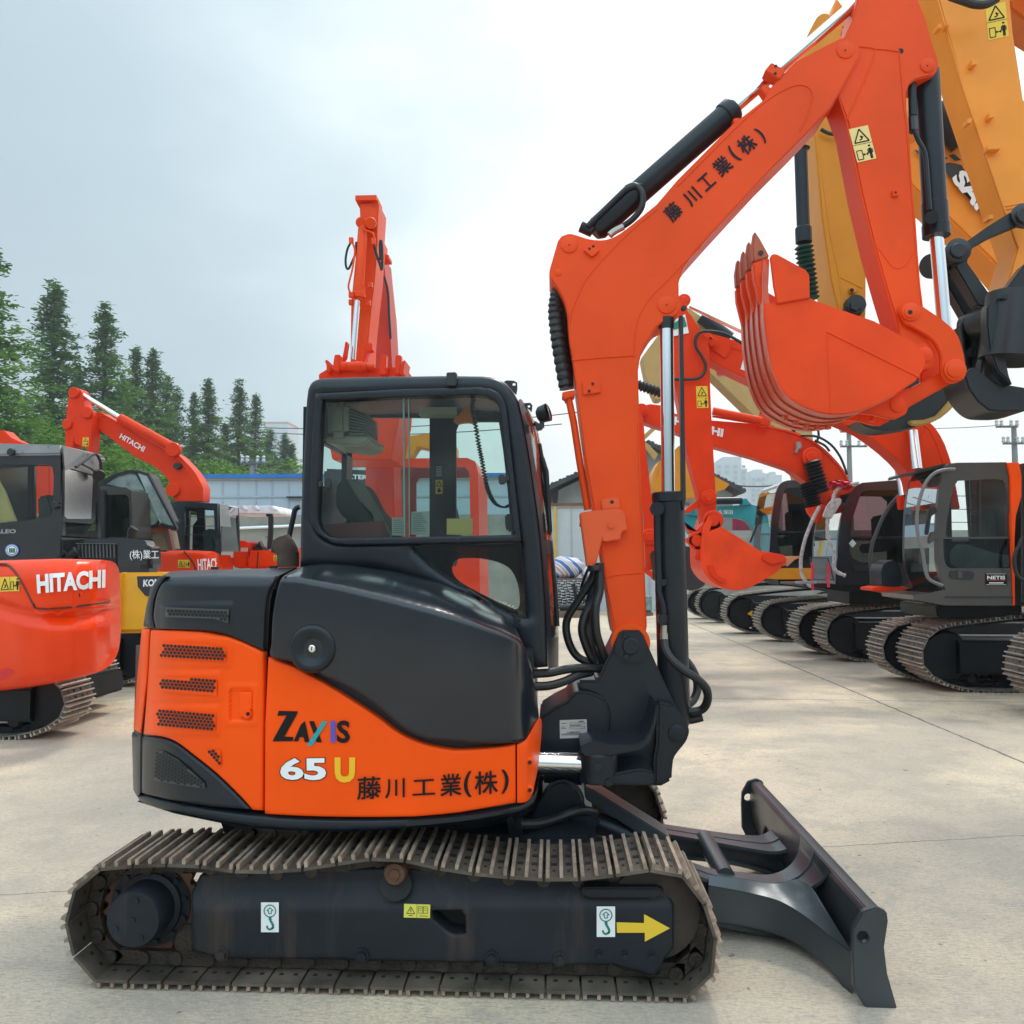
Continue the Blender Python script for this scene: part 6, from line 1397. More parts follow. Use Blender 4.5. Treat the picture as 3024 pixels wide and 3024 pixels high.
bm = newbm(); add_tube(bm, [PK('w4', x, y, 17.5) for x, y in ((660,860),(620,960),(580,1060))], .02, 6); solid('mirror', 'w4', [(650,680),(690,680),(680,730),(655,725)], 17.4, .1, BLKPLAST, MC, .01); fin('mirror_stay', bm, BLACK, MC)
flat('direction_mark', Q('w1', [(570,448),(612,420),(612,470)]), 17.86+1.2, YELLOWD, MC, 0)
ME_ = thing('excavator', 'farthest excavator of the right row, mostly hidden behind a red bucket, only its undercarriage showing', 'excavator', (4.6, 23.5, 0))
bgtrack(ME_, 1310, 1176, 1.0, .5, 4.5, seed=9, xg=1350); bgtrack(ME_, 1290, 1170, .9, .5, 4.5, seed=12, Y=25.6)
solid('deck', 'w4', [(640,1380),(1000,1380),(1000,1480),(640,1480)], 24, 1.8, UNDER, ME_, .03)
MZ = thing('excavator', 'excavator cut by the right edge, its rusty track end standing in front of the row', 'excavator', (9, 9.7, 0))
bgtrack(MZ, 1890, 1348, .95, .85, 4.0, seed=10, Y=9.4)
# ---------------------------------------------------------------- tan machine at the back and the turquoise one
MT = thing('excavator', 'tan excavator reaching over the back of the yard, its boom leaning behind the red booms', 'excavator', (5, 21.5, 0))
solid('boom', 'y5', [(300,90),(360,118),(470,190),(700,400),(1000,700),(1058,800),(1075,960),(1130,1250),(1000,1250),(975,1080),(930,930),(850,800),(730,735),(480,492),(380,400),(300,300)], 21, .6, TAN, MT, .02)
solid('arm', 'y5', [(85,400),(185,265),(262,150),(320,120),(320,300),(200,640),(165,640),(110,520)], 21.2, .5, TAN, MT, .02)
bm = newbm(); add_cyl(bm, PK('y5', 425, 165, 20.8), PK('y5', 590, 290, 20.8), .16, 16); fin('arm_cylinder', bm, DARK, MT)
flat('boom_stripe', Q('y5', [(500,440),(560,470),(640,500),(520,500)]), 21, mat('crimson_stripe', (.55,.01,.05)), MT, .01)
bm = newbm(); prism(bm, Q('y5', [(75,860),(170,775),(185,790),(90,880)]), 21.5, .1); prism(bm, Q('y5', [(95,870),(135,900),(180,950),(160,980),(100,900)]), 21.5, .15); fin('linkage', bm, TAN, MT)
bt = hbucket(MT, 'y5', cr([(205,1000),(260,950),(300,900),(345,955),(480,1060),(590,1120)], 2)+[(560,1152),(380,1196),(290,1202)]+cr([(200,1190),(160,1140),(180,1060)], 2), 21.6, 1.1, CATYEL, [(190,985),(160,1040),(148,1100),(160,1160),(205,1195),(290,1203),(380,1197)])
MK = thing('excavator', 'turquoise excavator with white characters on its boom, in front of the back wall', 'excavator', (6, 25, 0))
TURQ = mat('turquoise_paint', (.0,.26,.32), .35, coat=.4)
solid('boom', 'w4', [(-80,775),(0,765),(0,705),(240,688),(500,672),(600,668),(665,688),(760,760),(800,1000),(690,1000)]+cr([(600,905),(575,860),(520,825),(440,805)], 2)+[(230,795),(100,790)], 25, .4, TURQ, MK, .02)
solid('arm', 'w4', [(-110,740),(0,700),(40,760),(30,860),(0,930),(-60,980),(-90,900)], 25.1, .3, TURQ, MK, .02)
bm = newbm(); add_cyl(bm, PK('w4', 230, 630, 24.8), PK('w4', 495, 625, 24.8), .10, 14); fin('arm_cylinder', bm, DARK, MK)
solid('cylinder_bracket', 'w4', [(490,612),(545,603),(570,640),(600,670),(480,675)], 24.9, .2, TURQ, MK, .01)
text('lettering', '久保田', Q('w4', [(250,722),(400,722),(400,768),(250,768)]), 25, WHITE, MK, .02, .02)
solid('cab', 'w4', [(690,900),(900,900),(900,1300),(690,1300)], 25.5, 1.2, TURQ, MK, .05)
# ---------------------------------------------------------------- two yellow machines reaching in from the right
MG = thing('excavator', 'ochre excavator arm hanging behind the orange boom, with a black cylinder in green bellows', 'excavator', (4, 7.6, 0))
a2 = Q('z5', cr([(625,620),(560,330),(572,230),(605,140),(640,75)], 2)+cr([(660,60),(685,58),(706,80),(735,140)], 2)+[(770,260),(800,500),(850,1000),(862,1200),(862,1420),(855,1520),(770,1560),(748,1480),(700,1280),(660,1000)])
bm = newbm(); prism(bm, a2, 7.3, .42, bev=.012); add_tube(bm, [PK('z5', x, y, 7.3) for x, y in ((640,640),(700,1080),(740,1270),(765,1500))], .008, 6); add_tube(bm, [PK('z5', x, y, 7.3) for x, y in ((745,1265),(845,1315))], .008, 6); fin('arm', bm, CATYEL, MG)
bm = newbm(); pin(bm, *q('z5', 797, 1325), 7.3, .035, .04); pin(bm, *q('z5', 797, 1325), 7.26, .018, .001, mi=1); fin('pin_boss', bm, None, MG, mats=[CATYEL, HOLE])
bm = newbm(); pin(bm, *q('z5', 805, 1400), 7.3, .085, .08); pin(bm, *q('z5', 812, 1396), 7.22, .05, .03, 6); fin('link_pin', bm, BLKPLAST, MG)
solid('link', 'z5', [(745,1440),(780,1370),(840,1380),(845,1430),(800,1470),(700,1560)], 7.25, .08, BLKPLAST, MG, .01)
bm = newbm(); add_lathe(bm, PK('z5', 563, 680, 7.0), PK('z5', 578, 1112, 7.0), [(0,.075),(.01,.06),(.02,.052),(.82,.052),(.84,.066),(.99,.066),(1,.05)], 24); fin('cylinder_barrel', bm, DARK, MG)
bm = newbm(); bellows(bm, PK('z5', 577, 1120, 7.0), PK('z5', 608, 1370, 7.05), .078, 12); bellows(bm, PK('z5', 700, 110, 7.6), PK('z5', 760, 175, 7.6), .08, 4); fin('cylinder_bellows', bm, mat('dark_green_rubber', (.010,.045,.032), .45), MG)
bm = newbm(); add_tube(bm, cr([PK('z5', x, y, 7.25) for x, y in ((655,590),(690,608),(720,612),(740,610))], 3), .016, 8); fin('hose', bm, BLACK, MG)
flat('warning_decal', Q('z5', [(757,745),(772,745),(772,798),(757,795)]), 7.3, YELLOWD, MG, .004)
GB = hbucket(MG, 'w5', [(450,1845),(560,1800),(760,1640),(900,1480),(1000,1420),(1200,1540),(1240,1580),(1225,1650),(1150,1740),(1050,1820),(930,1860),(800,1895),(640,1905),(530,1885)], 7.2, .28, mat('black_and_gold_bucket', (.022,.025,.025), .4, dirt=(.42,.27,.07), damt=.06, dscale=2.2, bump=.1), [(1235,1560),(1200,1670),(1110,1770),(1000,1840),(880,1880),(760,1900),(640,1912),(530,1890),(455,1840)])
solid('bucket_lip', 'w5', cr([(1030,1800),(1120,1700),(1190,1600),(1236,1560),(1232,1620),(1170,1720),(1060,1820),(940,1868),(860,1870),(820,1840),(940,1830)], 2), 7.15, .05, mat('gold_worn_lip', (.45,.28,.07), .45, var=.2, dirt=(.10,.06,.03), damt=.12, dscale=9, bump=.3), GB, .01)
MS = thing('excavator', 'orange yellow excavator arm with a black bucket linkage, filling the top right corner', 'excavator', (4.5, 6.7, 0))
a3 = Q('z5', [(1150,-150),(1300,392),(1483,935),(1552,1130),(1500,1310),(1530,1330),(1720,1150),(1760,600),(1583,462),(1535,150),(1515,-60),(1505,-150)])
bm = newbm(); prism(bm, a3, 6.4, .30, bev=.012)
for pts in (((1190,0),(1305,400),(1485,930),(1560,1130)), ((1490,942),(1583,925)), ((1500,955),(1590,940))): add_tube(bm, [PK('z5', x, y, 6.4) for x, y in pts], .008, 6)
fin('arm', bm, CATYEL2, MS)
for x, y, w_, h_ in ((1200,118,22,26),(1235,112,16,14),(1358,283,26,30),(1437,524,26,30),(1335,550,22,26),(1448,672,60,22),(1432,990,24,24)):
    bm = newbm(); prism(bm, Q('z5', [(x-w_/2,y-h_/3),(x+w_/2,y-h_/2),(x+w_/2,y+h_/3),(x-w_/2,y+h_/2)]), 6.34, .08, bev=.002); fin('hose_bracket', bm, CATYEL2, MS)
solid('boom', 'y8', [(1810,-30),(2100,-30),(2100,260),(1990,190),(1932,148),(1870,100),(1822,62)], 6.9, .3, mat('burnt_orange_boom', (.55,.17,.03), .45), MS, .02)
warn_decal('y8', (1625,45), (1785,12), (1652,318), 6.4, MS)
bm = newbm(); add_tube(bm, cr([PK('y8', x, y, 6.2) for x, y in ((1350,-30),(1450,5),(1550,35),(1640,32),(1720,-10))], 4), .030, 10); fin('hose', bm, BLACK, MS)
solid('boom', 'z5', [(1040,440),(1120,490),(1200,560),(1583,1000),(1700,1130),(1700,1500),(1440,1190),(1230,985),(1085,862),(1040,812)], 8.6, .4, CATYEL2, MG, .02)
bm = newbm(); add_cyl(bm, PK('z5', 1170, 500, 8.5), PK('z5', 1300, 655, 8.5), .12, 20); add_tube(bm, [PK('z5', x, y, 8.5) for x, y in ((1190,560),(1300,680),(1420,820))], .02, 6); fin('boom_cylinder', bm, DARK, MG)
o = flat('lettering_field', Q('y8', [(1290,1290),(1350,1280),(1440,1300),(1480,1370),(1700,1800),(1565,1645),(1440,1500),(1330,1370)]), 8.58, mat('charcoal_field', (.022,.03,.036), .4), MG, .01)
flat('stripe', Q('y8', [(1065,1180),(1130,1195),(1335,1245),(1325,1255),(1120,1235)]), 8.58, mat('charcoal_field', (0,0,0)), MG, .01); flat('stripe', Q('y8', [(1340,1225),(1380,1212),(1440,1262),(1385,1268)]), 8.58, mat('charcoal_field', (0,0,0)), MG, .01)
text('lettering', 'SANY', Q('y8', [(1455,1325),(1855,1790),(1745,1900),(1355,1410)]), 8.56, WHITE, MG, .02, .05)
lk = [(1100,600),(1112,552),(1150,530),(1215,545),(1260,520),(1400,420),(1560,320),(1630,280),(1720,260),(1720,420),(1640,408),(1560,440),(1420,500),(1300,570),(1255,620),(1235,670),(1180,690),(1125,672)]
solid('link', 'w5', lk, 6.25, .06, mat('black_linkage_paint', (.012,.014,.016), .4, dirt=(.05,.05,.045), damt=0), MS, .008)
bm = newbm()
for x, y, r in ((1180,600,.09),(1660,345,.09),(1500,1050,.10)): pin(bm, *q('w5', x, y), 6.25, r, .03); pin(bm, *q('w5', x, y), 6.22, r*.6, .03)
add_lathe(bm, PK('w5', 985, 710, 6.4), PK('w5', 1180, 670, 6.6), [(0,.09),(.2,.10),(.22,.08),(1,.08)], 24); fin('link_pin', bm, mat('black_linkage_paint', (0,0,0)), MS)
solid('link', 'w5', [(1155,690),(1240,655),(1450,950),(1410,1010),(1335,995)], 6.35, .12, mat('black_linkage_paint', (0,0,0)), MS, .01); solid('link', 'w5', [(1110,720),(1160,715),(1290,960),(1340,1050),(1400,1060),(1390,1110),(1260,1110),(1230,1050),(1120,860)], 6.55, .12, mat('black_linkage_paint', (0,0,0)), MS, .01)
BKP = mat('black_bucket_steel', (.012,.014,.015), .35, dirt=(.06,.06,.055), damt=.0, dscale=4, bump=.15, bscale=15)
sb = [(1205,1130),(1230,1090),(1380,1070),(1400,1000),(1669,690),(1800,640),(1800,1775),(1500,1775),(1410,1765),(1330,1700),(1260,1600),(1228,1500),(1235,1400),(1222,1290)]
SBk = bpy.data.objects.new('bucket', None); C.objects.link(SBk); SBk.parent = MS
bm = newbm(); A3 = [P(x, y, 6.3) for x, y in Q('w5', cr([(1205,1150),(1222,1290),(1240,1400),(1232,1500),(1262,1600),(1330,1700),(1410,1762),(1500,1776),(1660,1770),(1820,1720)], 4))]; rows = []
for p in A3:
    rows.append([bm.verts.new(v) for v in (p, p+Vector((.06,0,.04)), p+Vector((.06,.35,.04)), p+Vector((0,.35,0)))])
for a_, b_ in zip(rows, rows[1:]):
    for i in range(4): j = (i+1) % 4; bm.faces.new((a_[i], a_[j], b_[j], b_[i]))
fin('shell', bm, BKP, SBk, 50)
solid('side_plate', 'w5', [(1232,1500),(1300,1440),(1460,1560),(1700,1600),(1800,1640),(1800,1720),(1660,1770),(1500,1775),(1410,1762),(1330,1700),(1262,1600)], 6.08, .06, BKP, SBk, .01)
solid('coupler_plate', 'w5', [(1210,1130),(1235,1080),(1400,1090),(1400,1200),(1430,1330),(1520,1500),(1575,1600),(1440,1560),(1340,1560),(1250,1420),(1222,1290)], 6.3, .08, BKP, SBk, .01, [disc(14,1282,1340,26)])
solid('coupler_plate', 'w5', [(1400,1000),(1430,965),(1520,900),(1669,700),(1800,600),(1800,1000),(1600,1160),(1560,1250),(1530,1330),(1560,1500),(1590,1580),(1480,1480),(1420,1330),(1398,1150)], 6.0, .1, BKP, SBk, .01, [disc(14,1475,1262,28)])
bm = newbm(); add_cyl(bm, PK('w5', 1620, 930, 6.1), PK('w5', 1560, 1400, 6.1), .20, 24); add_cyl(bm, PK('w5', 1260, 1170, 6.4), PK('w5', 1440, 1100, 6.2), .11, 20); fin('coupler_cylinder', bm, BKP, SBk)
solid('bracket_flange', 'w5', cr([(1495,945),(1530,915),(1640,900),(1700,880)], 3)+[(1700,960),(1600,955)], 5.95, .2, BKP, SBk, .01)
bm = newbm(); add_tube(bm, cr([PK('w5', x, y, 6.15) for x, y in ((1340,1560),(1350,1430),(1380,1370),(1430,1350),(1450,1420))], 4), .03, 10); fin('coupler_hook', bm, BKP, SBk)
def beam(name, a, b, w, h, m, root):
    a, b = Vector(a), Vector(b); d = (b-a).normalized(); n = Vector((-d.z, 0, d.x)); bm = newbm()
    add_box(bm, (a+b)/2, ((b-a).length+h*.4, w, h), Matrix((d, (0,1,0), n)).transposed()); bmesh.ops.bevel(bm, geom=bm.edges[:], offset=.02, segments=1, affect='EDGES'); return fin(name, bm, m, root)
def rest(root, X, Y, m, cw, seed):
    # the rest of a machine that stands beyond the right edge of the picture
    for i, yy in enumerate((Y-.95, Y+.45)): bgtrack(root, 1045+(X-1.6)*1620/(yy+.5), 1, .9, .5, 4.0, seed=seed+i, Y=yy)
    for nm, c_, s_, mm in (('slew_ring', (X+.5, Y, 1.0), (1.3, 1.3, .3), UNDER), ('body', (X+.7, Y, 1.55), (3.2, 2.2, .8), m), ('counterweight', (X+2.5, Y, 1.6), (.6, 2.2, 1.0), cw)):
        bm = newbm(); add_box(bm, c_, s_); bmesh.ops.bevel(bm, geom=bm.edges[:], offset=.08, segments=2, affect='EDGES'); fin(nm, bm, mm, root)
    bm = newbm(); add_box(bm, (X-.1, Y-.62, 2.35), (1.5, .9, 1.7)); bmesh.ops.bevel(bm, geom=bm.edges[:], offset=.12, segments=3, affect='EDGES'); K = fin('cab', bm, BLKCAB, root)
    bm = newbm(); add_box(bm, (X-.1, Y-1.075, 2.55), (1.15, .02, .9)); add_box(bm, (X-.86, Y-.62, 2.5), (.02, .7, 1.1)); fin('cab_glass', bm, DARKGLASS, K)
beam('boom', PK('z5', 1345, -120, 6.55)+Vector((-.2,0,.1)), (8.6, 6.55, 7.0), .32, .6, CATYEL2, MS); beam('boom', (8.6, 6.55, 7.0), (12.3, 6.55, 1.9), .32, .7, CATYEL2, MS); rest(MS, 12.2, 6.9, CATYEL2, DARK, 60)
beam('boom', PK('z5', 1640, 1230, 8.8), (9.6, 8.8, 1.9), .4, .75, CATYEL2, MG); beam('boom', PK('z5', 700, 140, 7.6), PK('z5', 1090, 640, 8.8), .3, .45, CATYEL2, MG)
# ---------------------------------------------------------------- machine standing head-on behind the cab
MR = thing('excavator', 'red excavator seen head on behind the grey cab, its folded arm rising above the roof', 'excavator', (-1.0, 10.8, 0))
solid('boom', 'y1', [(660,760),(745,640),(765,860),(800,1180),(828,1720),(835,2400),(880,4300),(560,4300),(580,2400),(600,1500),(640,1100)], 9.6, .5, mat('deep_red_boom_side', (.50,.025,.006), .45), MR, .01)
solid('arm', 'y1', [(520,160),(705,152),(700,250),(690,400),(690,560),(668,860),(640,1100),(605,1450),(590,1900),(430,1900),(440,1100),(480,700),(505,400),(525,300)], 8.6, .4, BOOMRED, MR, .01)
bm = newbm(); add_lathe(bm, PK('y1', 555, 360, 8.45), PK('y1', 515, 1085, 8.45), [(0,.04),(.15,.042),(.17,.047),(.78,.047),(.79,.058),(.9,.058),(.91,.064),(.965,.064),(.97,.04),(1,.04)], 24)
for pts in (((440,510),(455,540),(475,600),(470,680),(450,800),(425,900),(415,960),(435,1020)), ((555,380),(570,415),(610,430),(650,450),(662,500))): add_tube(bm, cr([PK('y1', x, y, 8.4) for x, y in pts], 4), .010, 8)
add_box(bm, PK('y1', 442, 515, 8.4), (.04,.04,.05)); add_box(bm, PK('y1', 445, 1035, 8.4), (.05,.05,.05)); add_box(bm, PK('y1', 655, 525, 8.4), (.04,.04,.06))
fin('bucket_cylinder', bm, BOOMRED, MR)
bm = newbm(); add_cyl(bm, PK('y1', 502, 1085, 8.45), PK('y1', 458, 1650, 8.45), .030, 24); fin('cylinder_rod', bm, CHROME, MR)
bm = newbm(); add_tube(bm, cr([PK('y1', x, y, 8.5) for x, y in ((440,530),(405,600),(388,700),(395,770),(415,785),(440,740),(480,640),(490,530))], 4), .012, 8); add_tube(bm, cr([PK('y1', x, y, 8.5) for x, y in ((660,560),(680,640),(715,740),(735,790),(735,600),(725,515),(715,560),(722,700))], 4), .014, 8); add_tube(bm, cr([PK('y1', x, y, 9.3) for x, y in ((755,860),(790,1000),(800,1200),(815,1450))], 4), .014, 8); fin('hose', bm, BLACK, MR)
bm = newbm()
for x, y, r, d in ((535,345,.055,.3),(625,350,.06,.3)): add_lathe(bm, PK('y1', x, y, 8.4), PK('y1', x, y, 8.9), [(0,r*.9),(.05,r),(1,r)], 20)
add_box(bm, PK('y1', 610, 165, 8.7), (.22,.3,.05)); add_box(bm, PK('y1', 690, 210, 8.7), (.06,.2,.1)); add_box(bm, PK('y1', 745, 610, 9.2), (.06,.2,.1)); add_box(bm, PK('y1', 775, 700, 9.2), (.09,.2,.04))
for x, y in ((625,940),(605,1110),(440,1105)): add_box(bm, PK('y1', x, y, 8.5), (.04,.05,.05))
fin('arm_bracket', bm, BOOMRED, MR)
HBk = bpy.data.objects.new('bucket', None); C.objects.link(HBk); HBk.parent = MR
solid('body', 'y1', [(130,1800),(140,1780),(215,1735),(340,1725),(960,1720),(930,1790),(900,2200),(820,2600),(260,2600),(180,2200)], 8.2, .7, REDBACK, HBk, .01)
bm = newbm(); a_, b_ = PK('y1', 335, 1710, 8.15), PK('y1', 665, 1720, 8.15); add_lathe(bm, a_, b_, [(0,.045),(.2,.045),(.21,.040),(.23,.045),(.43,.045),(.44,.052),(.62,.052),(.63,.045),(.78,.045),(.79,.03),(1,.03)], 24); fin('cross_pin', bm, REDBACK, HBk)
for pts in ([(283,1600),(335,1600),(335,1690),(320,1760),(268,1750),(270,1680)], [(722,1598),(776,1598),(770,1690),(775,1790),(705,1790),(708,1680)], [(862,1605),(915,1605),(915,1680),(900,1780),(860,1790),(858,1690)]): solid('bucket_tooth', 'y1', pts, 8.1, .1, REDBACK, HBk, .006)
for pts in ([(188,1655),(215,1648),(235,1700),(240,1760),(205,1770),(205,1700)], [(905,1720),(930,1660),(955,1650),(945,1700),(935,1780),(900,1790)]): solid('side_cutter', 'y1', pts, 8.1, .3, REDBACK, HBk, .006)
for pts in ([(385,1475),(405,1478),(385,1620),(345,1680),(370,1560)], [(565,1495),(640,1490),(645,1560),(600,1570),(560,1690),(540,1690),(560,1580)]): solid('ear', 'y1', pts, 8.3, .1, REDBACK, HBk, .006)
# its cab, seen through the windows of the nearest cab
bgcab(MR, 'z2', cr([(695,1560),(697,900),(700,760),(715,705),(750,684)], 2)+[(1120,680),(1165,700),(1182,760),(1195,1560)], [[(728,770),(750,735),(1105,732),(1132,765),(1140,1130),(728,1130)]], 11.2, 1.5, REDBACK, None, seat=True)
bgr = thing('excavator', 'dark hooded excavator with white lettering on its hood, seen through the cab windows', 'excavator', (-3.4, 16, 0))
solid('hood', 'z2', [(300,740),(560,750),(700,760),(700,1000),(300,1000)], 16, 2, BLKCAB, bgr, .05); text('lettering', 'CATERPILLAR', Q('z2', [(405,772),(690,784),(690,808),(405,800)]), 16, WHITE, bgr, .01, .03)
bgtrack(bgr, 600, 1240, .9, .6, 4.0, seed=30, Y=16)
solid('boom', 'z2', [(600,800),(700,640),(740,560),(900,540),(1000,560),(1060,620),(1060,720),(980,650),(840,620),(790,700),(720,900)], 17.5, .4, CATYEL, bgr, .02)
# ---------------------------------------------------------------- left side
ML = thing('excavator', 'big glossy orange tail with white lettering, cut by the left edge, tracks showing beneath', 'excavator', (-5.5, 9, 0))
_lt = table([(-200,8.5),(0,7.60),(40,7.48),(90,7.42),(140,7.48),(175,7.66),(200,7.95),(212,8.2),(221,8.6)])
def ld(x, y):
    yy = y/D_; b = _lt(x); 
    b += .10*max(0, (1105-yy)/50)**2 if yy < 1105 else 0
    b += .12*max(0, min(1, (yy-1185)/110))**1.5
    if 1128 < yy < 1185: b += .09*max(0, 1-abs(yy-1165+(x/D_-110)**2*.0016)/22)
    return b
tl = Q('y4', [(-300,800),(0,780),(300,772),(560,779)]+cr([(600,785),(632,802),(652,850),(658,930),(662,1050),(662,1150),(656,1250),(640,1320),(605,1378),(545,1420),(430,1455),(300,1485),(150,1512)], 3)+[(0,1532),(-300,1550)])
panel('counterweight', tl, ld, .02, REDGLOSS, ML, r=.09, step=12, ang=60)
solid('engine_housing', 'd', [(-120,1062),(20,1060),(40,1070),(40,1230),(-120,1250)], 8.05, 1.3, REDGLOSS, ML, .05)
bm = newbm(); a_ = Q('y4', [(-10,803),(40,806),(75,835),(110,880),(150,950),(190,1030),(225,1056),(400,1048),(600,1020),(622,1010)])
add_tube(bm, [P(x, y, ld(x, y)-.001) for x, y in dens(a_[:-1], 20)[:-30] or a_], .010, 6) if False else add_tube(bm, [P(x, y, ld(x, y)+.002) for x, y in cr(a_, 4)], .012, 6); fin('hood_seam', bm, mat('dark_seam', (.12,.01,.004), .6), ML)
bm = newbm(); add_tube(bm, [P(x, y, ld(x, y)+.012) for x, y in cr(Q('y4', [(205,1075),(240,1082),(300,1072),(340,1085),(380,1068),(500,1055),(655,1040)]), 4)], .022, 8); fin('hood_lip', bm, REDGLOSS, ML)
text('lettering', 'HITACHI', Q('y4', [(207,862),(602,833),(600,938),(213,972)]), ld, WHITE, ML, .03, .045)
warn_decal('y4', (0,877), (110,874), (0,960), lambda x, y: ld(x, y)-.008, ML, horizontal=True)
o = flat('yellow_decal', Q('y4', [(630,835),(650,840),(654,900),(634,905)]), ld, YELLOWD, ML, .02)
flat('red_diamond', Q('y4', [(-10,1420),(35,1395),(80,1415),(35,1455),(-10,1460)]), ld, mat('red_reflector', (.72,.012,.02), .3), ML, .012)
bm = newbm(); x_, y_ = q('y4', 457, 980); p = P(x_, y_, ld(x_, y_)); add_lathe(bm, p, p+Vector((0,-.01,0)), [(0,.022),(1,.02)], 16, 0); add_box(bm, p+Vector((0,-.011,0)), (.008,.004,.03), None, 1); fin('hood_lock', bm, None, ML, mats=[REDGLOSS, HOLE])
bgtrack(ML, 181, 1404, .64, .50, 3.6, sgn=-1, seed=21, Y=7.95, pitch=.15); bgtrack(ML, 229, 1346, .64, .50, 3.6, sgn=-1, seed=22, Y=9.55, pitch=.15)
solid('centre_frame', 'y4', [(0,1500),(250,1490),(420,1460),(440,1600),(0,1640)], 8.6, 1.0, UNDER, ML, .03)
# black cab machine with the yellow tail
MY = thing('excavator', 'excavator with a black cab, grey roof, black hood and yellow counterweight, at the left', 'excavator', (-5.2, 12, 0))
oG = [(-60,118),(0,120),(340,128),(352,140),(356,640),(340,650),(-60,652)]
wG = [(-40,236),(270,235),(298,250),(306,300),(300,500),(285,530),(150,555),(-40,572)]
K_ = bgcab(MY, 'y4', oG, [wG], 10.9, .95, mat('black_cab_gloss', (.018,.017,.018), .16, coat=.6), lambda x, y: x > 345 and 130 < y < 645, g=glass('brownish_glass', (.72,.74,.66)), farw=[[(-40,200),(335,200),(335,600),(-40,600)]])
solid('roof_panel', 'y4', [(-60,112),(345,122),(360,140),(350,180),(0,185),(-60,180)], 10.85, 1.1, mat('brushed_grey_roof', (.30,.31,.32), .3, metal=.3), MY, .03)
bm = newbm()
def rp(x, y): return PX(*q('y4', x, y), -5.55)
X0 = P(*q('y4', 356, 400), 10.9).x+.01
def XR(x, y): return PX(*q('y4', x, y), X0)
ro = [XR(x, y) for x, y in ((358,150),(548,210),(545,545),(480,640),(358,640))]; wi = [XR(x, y) for x, y in ((370,270),(395,262),(525,300),(530,320),(520,545),(385,545),(368,530))]
def xpoly(name, pts, m, root, th=.02, hole=None):
    bm = newbm(); a = [(p.y, p.z) for p in pts]; hs = [[(p.y, p.z) for p in hole]] if hole else []
    v, fs = tri(a, hs); f = [bm.verts.new((pts[0].x, y, z)) for y, z in v]; b = [bm.verts.new((pts[0].x-th, y, z)) for y, z in v]
    for t in fs: bm.faces.new([f[i] for i in t]); bm.faces.new([b[i] for i in reversed(t)])
    return fin(name, bm, m, root)
xpoly('rear_wall', ro, mat('black_cab_gloss', (0,0,0)), K_, .03, wi); REFG = glass('painted_reflection_glass', (.72,.84,.80), refl=.9, alpha=.0); REFG.node_tree.nodes['Fresnel'].inputs[0].default_value = 1.5; REFG.node_tree.nodes['Map Range'].inputs[3].default_value = .35; REFG.node_tree.nodes['Glossy BSDF'].inputs['Roughness'].default_value = .2; REFG.node_tree.nodes['Diffuse BSDF'].inputs[0].default_value = (.40,.50,.48,1)  # pale diffuse colour stands in for sky reflected in the panes
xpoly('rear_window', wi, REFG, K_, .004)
xpoly('rear_roof_face', [XR(x, y)+Vector((.03,0,0)) for x, y in ((345,128),(540,180),(552,215),(548,300),(520,295),(395,258),(358,268))], mat('brushed_grey_roof', (0,0,0)), K_, .02)
for i in range(4): xpoly('rear_grille', [XR(x, y+i*9) for x, y in ((358,612),(478,614),(478,618),(358,616))], mat('grille_tan', (.22,.2,.15), .4), K_, .01)
bm = newbm(); c = XR(535,292); add_lathe(bm, c+Vector((.10,-.06,0)), c+Vector((.13,-.10,-.03)), [(0,.075),(1,.08)], 20); fin('mirror', bm, BLKPLAST, K_)
bm = newbm(); add_tube(bm, cr([XR(x, y)+Vector((.1,0,0)) for x, y in ((390,250),(440,215),(500,175),(530,210),(540,270))], 3), .02, 8); add_tube(bm, [XR(x, y)+Vector((.1,0,0)) for x, y in ((430,235),(480,260),(530,300))], .015, 8); fin('mirror_bracket', bm, BLACK, K_)
text('lettering', 'GALEO', Q('y4', [(-60,604),(92,604),(90,627),(-62,630)]), 10.9, mat('chrome_lettering', (.6,.6,.6), .2, metal=.9), K_, .012, .03)
bm = newbm(); pin(bm, *q('y4', 320, 467), 10.9, .05, .05); prism(bm, Q('y4', [(298,462),(345,462),(345,474),(298,474)]), 10.84, .04); pin(bm, *q('y4', 68, 165), 10.85, .05, .04); fin('door_latch', bm, BLKPLAST, K_)
o = flat('round_emblem', Q('y4', disc(28, 68, 724, 42, 37)), 10.88, mat('emblem_blue', (.03,.07,.32), .4), MY, .012)
flat('emblem_ring', Q('y4', disc(28, 68, 724, 36, 32)), 10.88, mat('emblem_pale', (.55,.62,.75), .4), o, .018); flat('emblem_ring', Q('y4', disc(28, 68, 724, 29, 26)), 10.88, mat('emblem_blue', (0,0,0)), o, .024); flat('emblem_field', Q('y4', disc(28, 68, 724, 26, 23)), 10.88, WHITE, o, .028)
bm = newbm()
for x in (56,68,80): stroke(bm, 'y4', [(x,712),(x,738)], 10.88, 5, .032); stroke(bm, 'y4', [(x-4,726),(x+4,726)], 10.88, 3, .033)
fin('emblem_trees', bm, mat('emblem_green', (.01,.16,.05), .4), o)
solid('cab_base', 'y4', [(-60,652),(352,650),(352,760),(300,790),(-60,790)], 10.88, 1.2, mat('black_cab_gloss', (0,0,0)), MY, .02)
hoodY = [(340,765),(345,715),(365,680),(400,664),(500,657),(700,655),(800,664),(840,680),(858,720),(864,850),(640,850),(600,800),(340,790)]
solid('hood', 'y4', hoodY, 11.1, .35, mat('black_hood_gloss', (.020,.020,.022), .14, coat=.7), MY, .06)
bm = newbm(); prism(bm, Q('y4', [(438,686),(662,688),(664,820),(650,822),(640,790),(438,770)]), 11.08, .03, bev=.004); fin('hood_grille', bm, HOLE, MY)
bm = newbm()
